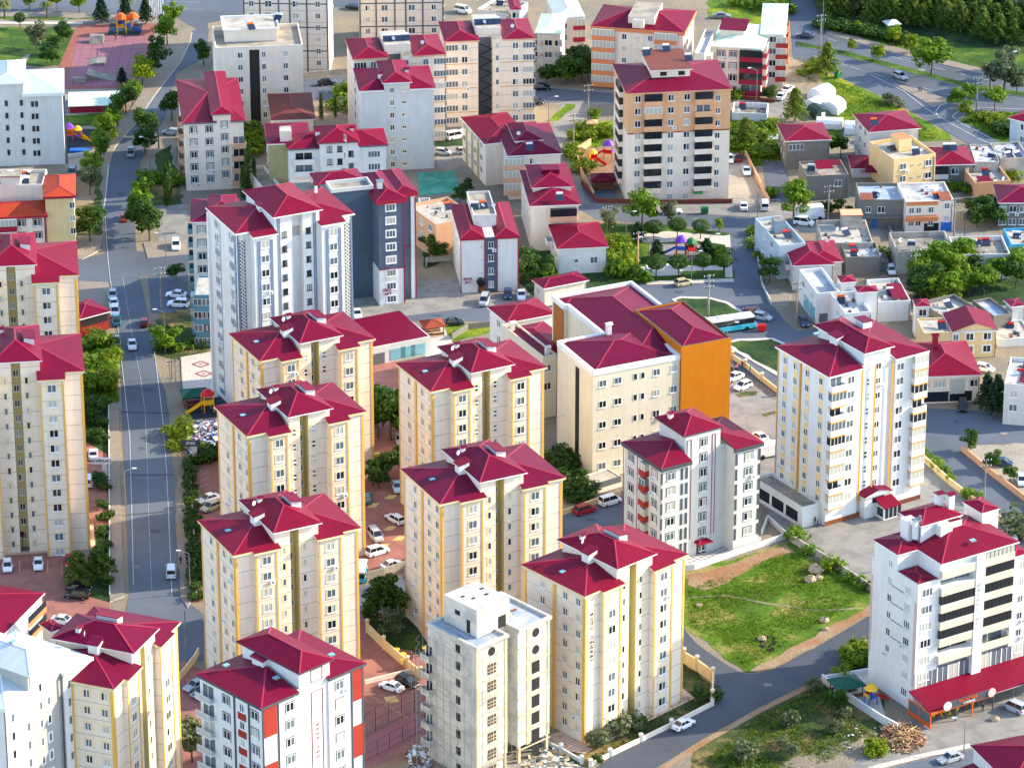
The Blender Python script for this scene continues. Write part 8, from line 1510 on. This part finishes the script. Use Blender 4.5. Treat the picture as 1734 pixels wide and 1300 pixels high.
play(206, 57, 'large play tower with orange roofs and blue slides at the top left', 'orange_paint', 'yellow_paint', 'blue_paint', 1.5, .2, 2); play(218, 56, 'second orange roofed play tower at the top left', 'orange_paint', 'green_paint', 'blue_paint', 1.3, 2.9, 1); play(118, 238, 'play tower with purple roof and yellow slide near the blue mat', 'purple_paint', 'orange_paint', 'yellow_paint', 1.2, 0, 1); play(133, 238, 'low yellow slide beside the purple roofed play tower', 'yellow_paint', 'purple_paint', 'yellow_paint', 1.0, -.3, 1)
play(1030, 270, 'purple topped play tower with red slide left of the tan tower', 'purple_paint', 'orange_paint', 'red_paint', 1.35, 2.9, 1); play(1004, 278, 'yellow and red swing slide left of the purple topped tower', 'yellow_paint', 'red_paint', 'red_paint', 1.0, -.4, 1); play(1153, 434, 'play tower with purple roof and blue slide in the park', 'purple_paint', 'red_paint', 'blue_paint', 1.35, 3.0, 1); play(1170, 434, 'play tower with green roof in the park', 'green_paint', 'red_paint', 'green_paint', 1.2, .2, 1); play(352, 696, 'red domed play tower with yellow slide by the heap of debris', 'red_paint', 'yellow_paint', 'yellow_paint', 1.35, 3.5, 1); play(1474, 1192, 'play set with flat yellow roof in the small play yard', 'yellow_paint', 'blue_paint', 'red_paint', 1.1, .5, 1)
for x, y, t in ((672, 1112, 'yellow exercise machine at the left of the group'), (683, 1120, 'yellow exercise machine in the middle of the group'), (684, 1130, 'yellow exercise machine nearest the wall'), (720, 1110, 'yellow exercise machine beside the scaffolded shell')):
    p = G(x, y); e = empty('exercise_machine', (p.x, p.y, 0), 0, t, 'outdoor gym machine'); M = MB(); M.tube((0, 0, 0), (0, 0, 1.5), .08, 'yellow_paint', 6); M.build('post', e); M = MB(); M.tube((0, 0, 1.5), (0, 0, 1.62), .55, 'yellow_paint', 10); M.build('top_plate', e); M = MB(); M.box(-.5, .5, -.1, .1, .5, .6, 'steel', bottom=True); M.build('step', e)
def ramp(x, y, w_, L, h_, label, rz=0, curve=False, sc=0):
    p = G(x, y); e = empty('skate_ramp', (p.x, p.y, .1), rz, label, 'skate ramp'); M = MB(); n = 8
    for i in range(n):
        a, b = i / n, (i + 1) / n; z = (lambda t: h_ * t * t) if curve else (lambda t: h_ * min(1, t * 2))
        M.face([(a * L, -w_ / 2, z(a)), (b * L, -w_ / 2, z(b)), (b * L, w_ / 2, z(b)), (a * L, w_ / 2, z(a))], 'concrete')
        for q_ in (-1, 1): M.face([(a * L, q_ * w_ / 2, 0), (b * L, q_ * w_ / 2, 0), (b * L, q_ * w_ / 2, z(b)), (a * L, q_ * w_ / 2, z(a))], 'concrete')
    M.face([(L, -w_ / 2, 0), (L, w_ / 2, 0), (L, w_ / 2, h_), (L, -w_ / 2, h_)], 'concrete'); M.build('deck', e); M = MB(); M.tube((L, -w_ / 2, h_), (L, w_ / 2, h_), .05, 'steel', 5); M.build('coping', e)
ramp(163, 76, 3.4, 3, 1.6, 'steep ramp at the top of the skate ground', 1.57); ramp(150, 106, 4.2, 4, .5, 'flat box ramp in the middle of the skate ground', 0); ramp(136, 136, 3, 2.4, 1.2, 'small block ramp at the lower left of the skate ground', -1.57); ramp(196, 132, 4, 6.5, 1.5, 'curved quarter pipe at the lower edge of the skate ground', 3.1, True)
# sign boards
for x, y, txt, t, c_, bc in ((178, 812, 'ALİ AĞALAR 1', 'white name sign on a pillar at the yard gate', 'cloth_dark', 'tank_white'), (330, 782, 'SİTESİ', 'dark name sign on a pillar below the heap of debris', 'tank_white', 'darkgrey')):
    p = G(x, y); e = empty('name_sign', (p.x, p.y, 0), 0, t, 'sign'); M = MB(); M.box(-.45, .45, -.25, .25, 0, 3.4, 'lightgrey'); M.build('pillar', e); M = MB(); M.box(-2.1 - .4, 1.6 - .4, -.36, -.1, 3.4, 4.6, bc, bottom=True); bo = M.build('board', e)
    cu = bpy.data.curves.new('lettering', 'FONT'); cu.body = txt; cu.size = .62; cu.align_x = 'CENTER'; cu.extrude = .03; cu.offset = .012; to = bpy.data.objects.new('tmp', cu); COL.objects.link(to); bpy.context.view_layer.update(); me = bpy.data.meshes.new_from_object(to.evaluated_get(bpy.context.evaluated_depsgraph_get())); bpy.data.objects.remove(to); me.materials.clear(); me.materials.append(MATS[c_])
    o = bpy.data.objects.new('lettering', me); COL.objects.link(o); o.parent = bo; o.rotation_euler = (pi / 2, 0, 0); o.location = (-.65, -.4, 3.85)
# heaps
def heap(name, poly_c, rx, ry, hh, n, mats, label, cat, seed, s=(.15, .6), kind=None, sticks=False):
    R = random.Random(seed); p = G(*poly_c); M = MB()
    for _ in range(n):
        a, r_ = R.random() * 6.28, math.sqrt(R.random()); x, y = rx * r_ * cos(a), ry * r_ * sin(a); z = hh * max(0, 1 - r_ * r_) * R.random(); k = R.uniform(*s); m = R.choice(mats)
        if sticks: t = R.random() * 3.14; d = Vector((cos(t), sin(t), R.uniform(-.2, .3))) * R.uniform(.5, 1.3); M.tube(Vector((x, y, z + .1)) - d, Vector((x, y, z + .1)) + d, R.uniform(.03, .08), m, 4)
        else:
            u = Vector((R.gauss(0, 1), R.gauss(0, 1), R.gauss(0, .4))).normalized() * k; v = u.cross(Vector((R.uniform(-.3, .3), R.uniform(-.3, .3), 1))) * R.uniform(.4, 1); c = Vector((x, y, z + .12)); w3 = Vector((0, 0, k * .5))
            M.face([c - u - v, c + u - v, c + u + v, c - u + v], m); M.face([c - u - v, c - u - v - w3, c + u - v - w3, c + u - v], m); M.face([c - u - v, c - u + v, c - u + v - w3, c - u - v - w3], m)
    o = M.build(name, None, (p.x, p.y, .06)); tag(o, label, cat)
    if kind: o['kind'] = kind
mat('junk_pink', (206, 160, 176), .8, 0); mat('junk_blue', (120, 150, 190), .8, 0)
heap('rubbish_heap', (352, 742), 5.2, 8, 1.6, 900, ['tank_white', 'tank_white', 'lightgrey', 'junk_blue', 'junk_pink', 'darkgrey', 'cloth_blue'], 'white and coloured heap of debris right of the long road', 'rubbish heap', 1)
heap('firewood_pile', (1526, 1250), 3.6, 5, 1.7, 420, ['wood', 'tan', 'bark', 'sand_wall'], 'pile of cut firewood beside the crimson terrace', 'firewood pile', 2, sticks=True)
heap('rubble_heap', (930, 1300), 4, 6, 1.0, 150, ['raw_white', 'raw_white', 'lightgrey', 'gravel', 'sand_wall'], 'white rubble and blocks at the foot of the concrete shell', 'rubble heap', 3, (.2, .8)); heap('rubble_heap', (708, 1290), 2, 6, .5, 80, ['tank_white', 'wood', 'lightgrey', 'steel'], 'scattered boards and debris left of the concrete shell', 'rubble heap', 4, (.15, .6)); heap('rubble_heap', (1465, 1252), 4, 5, .2, 60, ['tank_white', 'lightgrey', 'gravel'], 'scattered white debris on the dry verge below the white building', 'rubble heap', 5, (.06, .2)); heap('ash_heap', (1300, 1091), 1.4, 3, .15, 40, ['black'], 'dark burnt patch in the weedy plot', 'ash heap', 6, (.1, .3)); heap('junk_pile', (1509, 505), 2, 6, .8, 160, ['junk_blue', 'lightgrey', 'wood', 'junk_pink', 'tank_white'], 'pile of household junk in the white walled yard', 'junk pile', 7)
def rock(x, y, r, label, m='sand_wall', seed=1):
    R = random.Random(seed); p = G(x, y); M = MB(); M.dome((0, 0, r * .3), r, r * .8, r * .75, m, 9, 6, True); M.v = [(a * R.uniform(.82, 1.15), b * R.uniform(.82, 1.15), c * R.uniform(.85, 1.1)) for a, b, c in M.v]; o = M.build('boulder', None, (p.x, p.y, 0)); tag(o, label, 'boulder')
mat('rock_tan', (182, 164, 138), .9, .15, 1.5)
for i, a in enumerate([(1382, 968, 1.6, 'big pale boulder at the top right of the weedy plot'), (1372, 984, 1.1, 'pale boulder just below the biggest one'), (1386, 980, .8, 'small boulder beside the biggest one'), (1396, 1052, .9, 'lone boulder near the right edge of the weedy plot'), (1290, 1083, .8, 'orange boulder next to the burnt patch'), (1184, 1026, .6, 'orange stone at the left of the weedy plot'), (1398, 1066, .6, 'stone on the bare soil strip'), (1685, 1219, .9, 'lone boulder on the forecourt in front of the silver van')]): rock(*a, m='rock_tan', seed=i)
def bin_(x, y, m, label, rz=0):
    p = G(x, y); e = empty('rubbish_bin', (p.x, p.y, 0), rz, label, 'rubbish container'); M = MB(); M.prism([(-.8, -.5), (.8, -.5), (.8, .5), (-.8, .5)], .2, 1.2, m); M.build('body', e); M = MB(); M.tube((-.82, 0, 1.15), (.82, 0, 1.15), .52, m, 10); M.build('lid', e)
bin_(1193, 362, 'green_paint', 'green rubbish container on the street above the park'); bin_(1419, 132, 'green_paint', 'green rubbish container beside the highway slope', .8); bin_(1290, 561, 'red_paint', 'dark red rubbish container at the island tip'); bin_(1115 - 6, 1205, 'darkgrey', 'dark oblong planter at the wall of the lettered tower', .7)
def furniture(x, y, label, m='yellow_paint', n=4):
    p = G(x, y); e = empty('table_set', (p.x, p.y, .1), x, label, 'table with chairs'); M = MB(); M.box(-.5, .5, -.4, .4, .7, .76, m, bottom=True); M.tube((0, 0, 0), (0, 0, .7), .05, 'darkgrey', 5); M.build('table', e)
    for i in range(n): a = 6.28 * i / n + .5; M = MB(); cx, cy = .9 * cos(a), .9 * sin(a); M.box(cx - .2, cx + .2, cy - .2, cy + .2, .4, .45, m, bottom=True); M.box(cx + .2 * cos(a) - .2, cx + .2 * cos(a) + .2, cy + .2 * sin(a) - .05, cy + .2 * sin(a) + .05, .45, .9, m); [M.tube((cx + k * .17, cy + j * .17, 0), (cx + k * .17, cy + j * .17, .4), .02, m, 4) for k in (-1, 1) for j in (-1, 1)]; M.build('chair', e)
for a in [(1574, 1213, 'yellow table set at the left end of the terrace'), (1598, 1210, 'yellow table set left of the middle orange post'), (1612, 1203, 'yellow table set right of the second one on the terrace'), (1640, 1192, 'yellow table set behind the dark clothed person')]: furniture(*a)
# entrance canopies of the left tower, blue mat, courts
p = G(28, 925); e = empty('entrance_canopy', (p.x, p.y, 0), 0, 'maroon canopy on the street entrance of the tallest left tower', 'canopy'); M = MB(); M.shed(-1.6, 1.6, -1.4, 1.0, 2.8, 3.4, 'crimson_dull', 'y'); M.build('roof', e)
for sx in (-1.3, 1.3): M = MB(); M.tube((sx, -1.2, 0), (sx, -1.2, 2.8), .06, 'darkgrey', 5); M.build('post', e)
p = G(135, 257); M = MB(); M.box(-2.2, 2.2, -1, 1, 0, .5, 'blue_paint'); o = M.build('play_mat', None, (p.x, p.y, .08)); tag(o, 'raised blue play mat near the purple roofed play tower', 'mat')
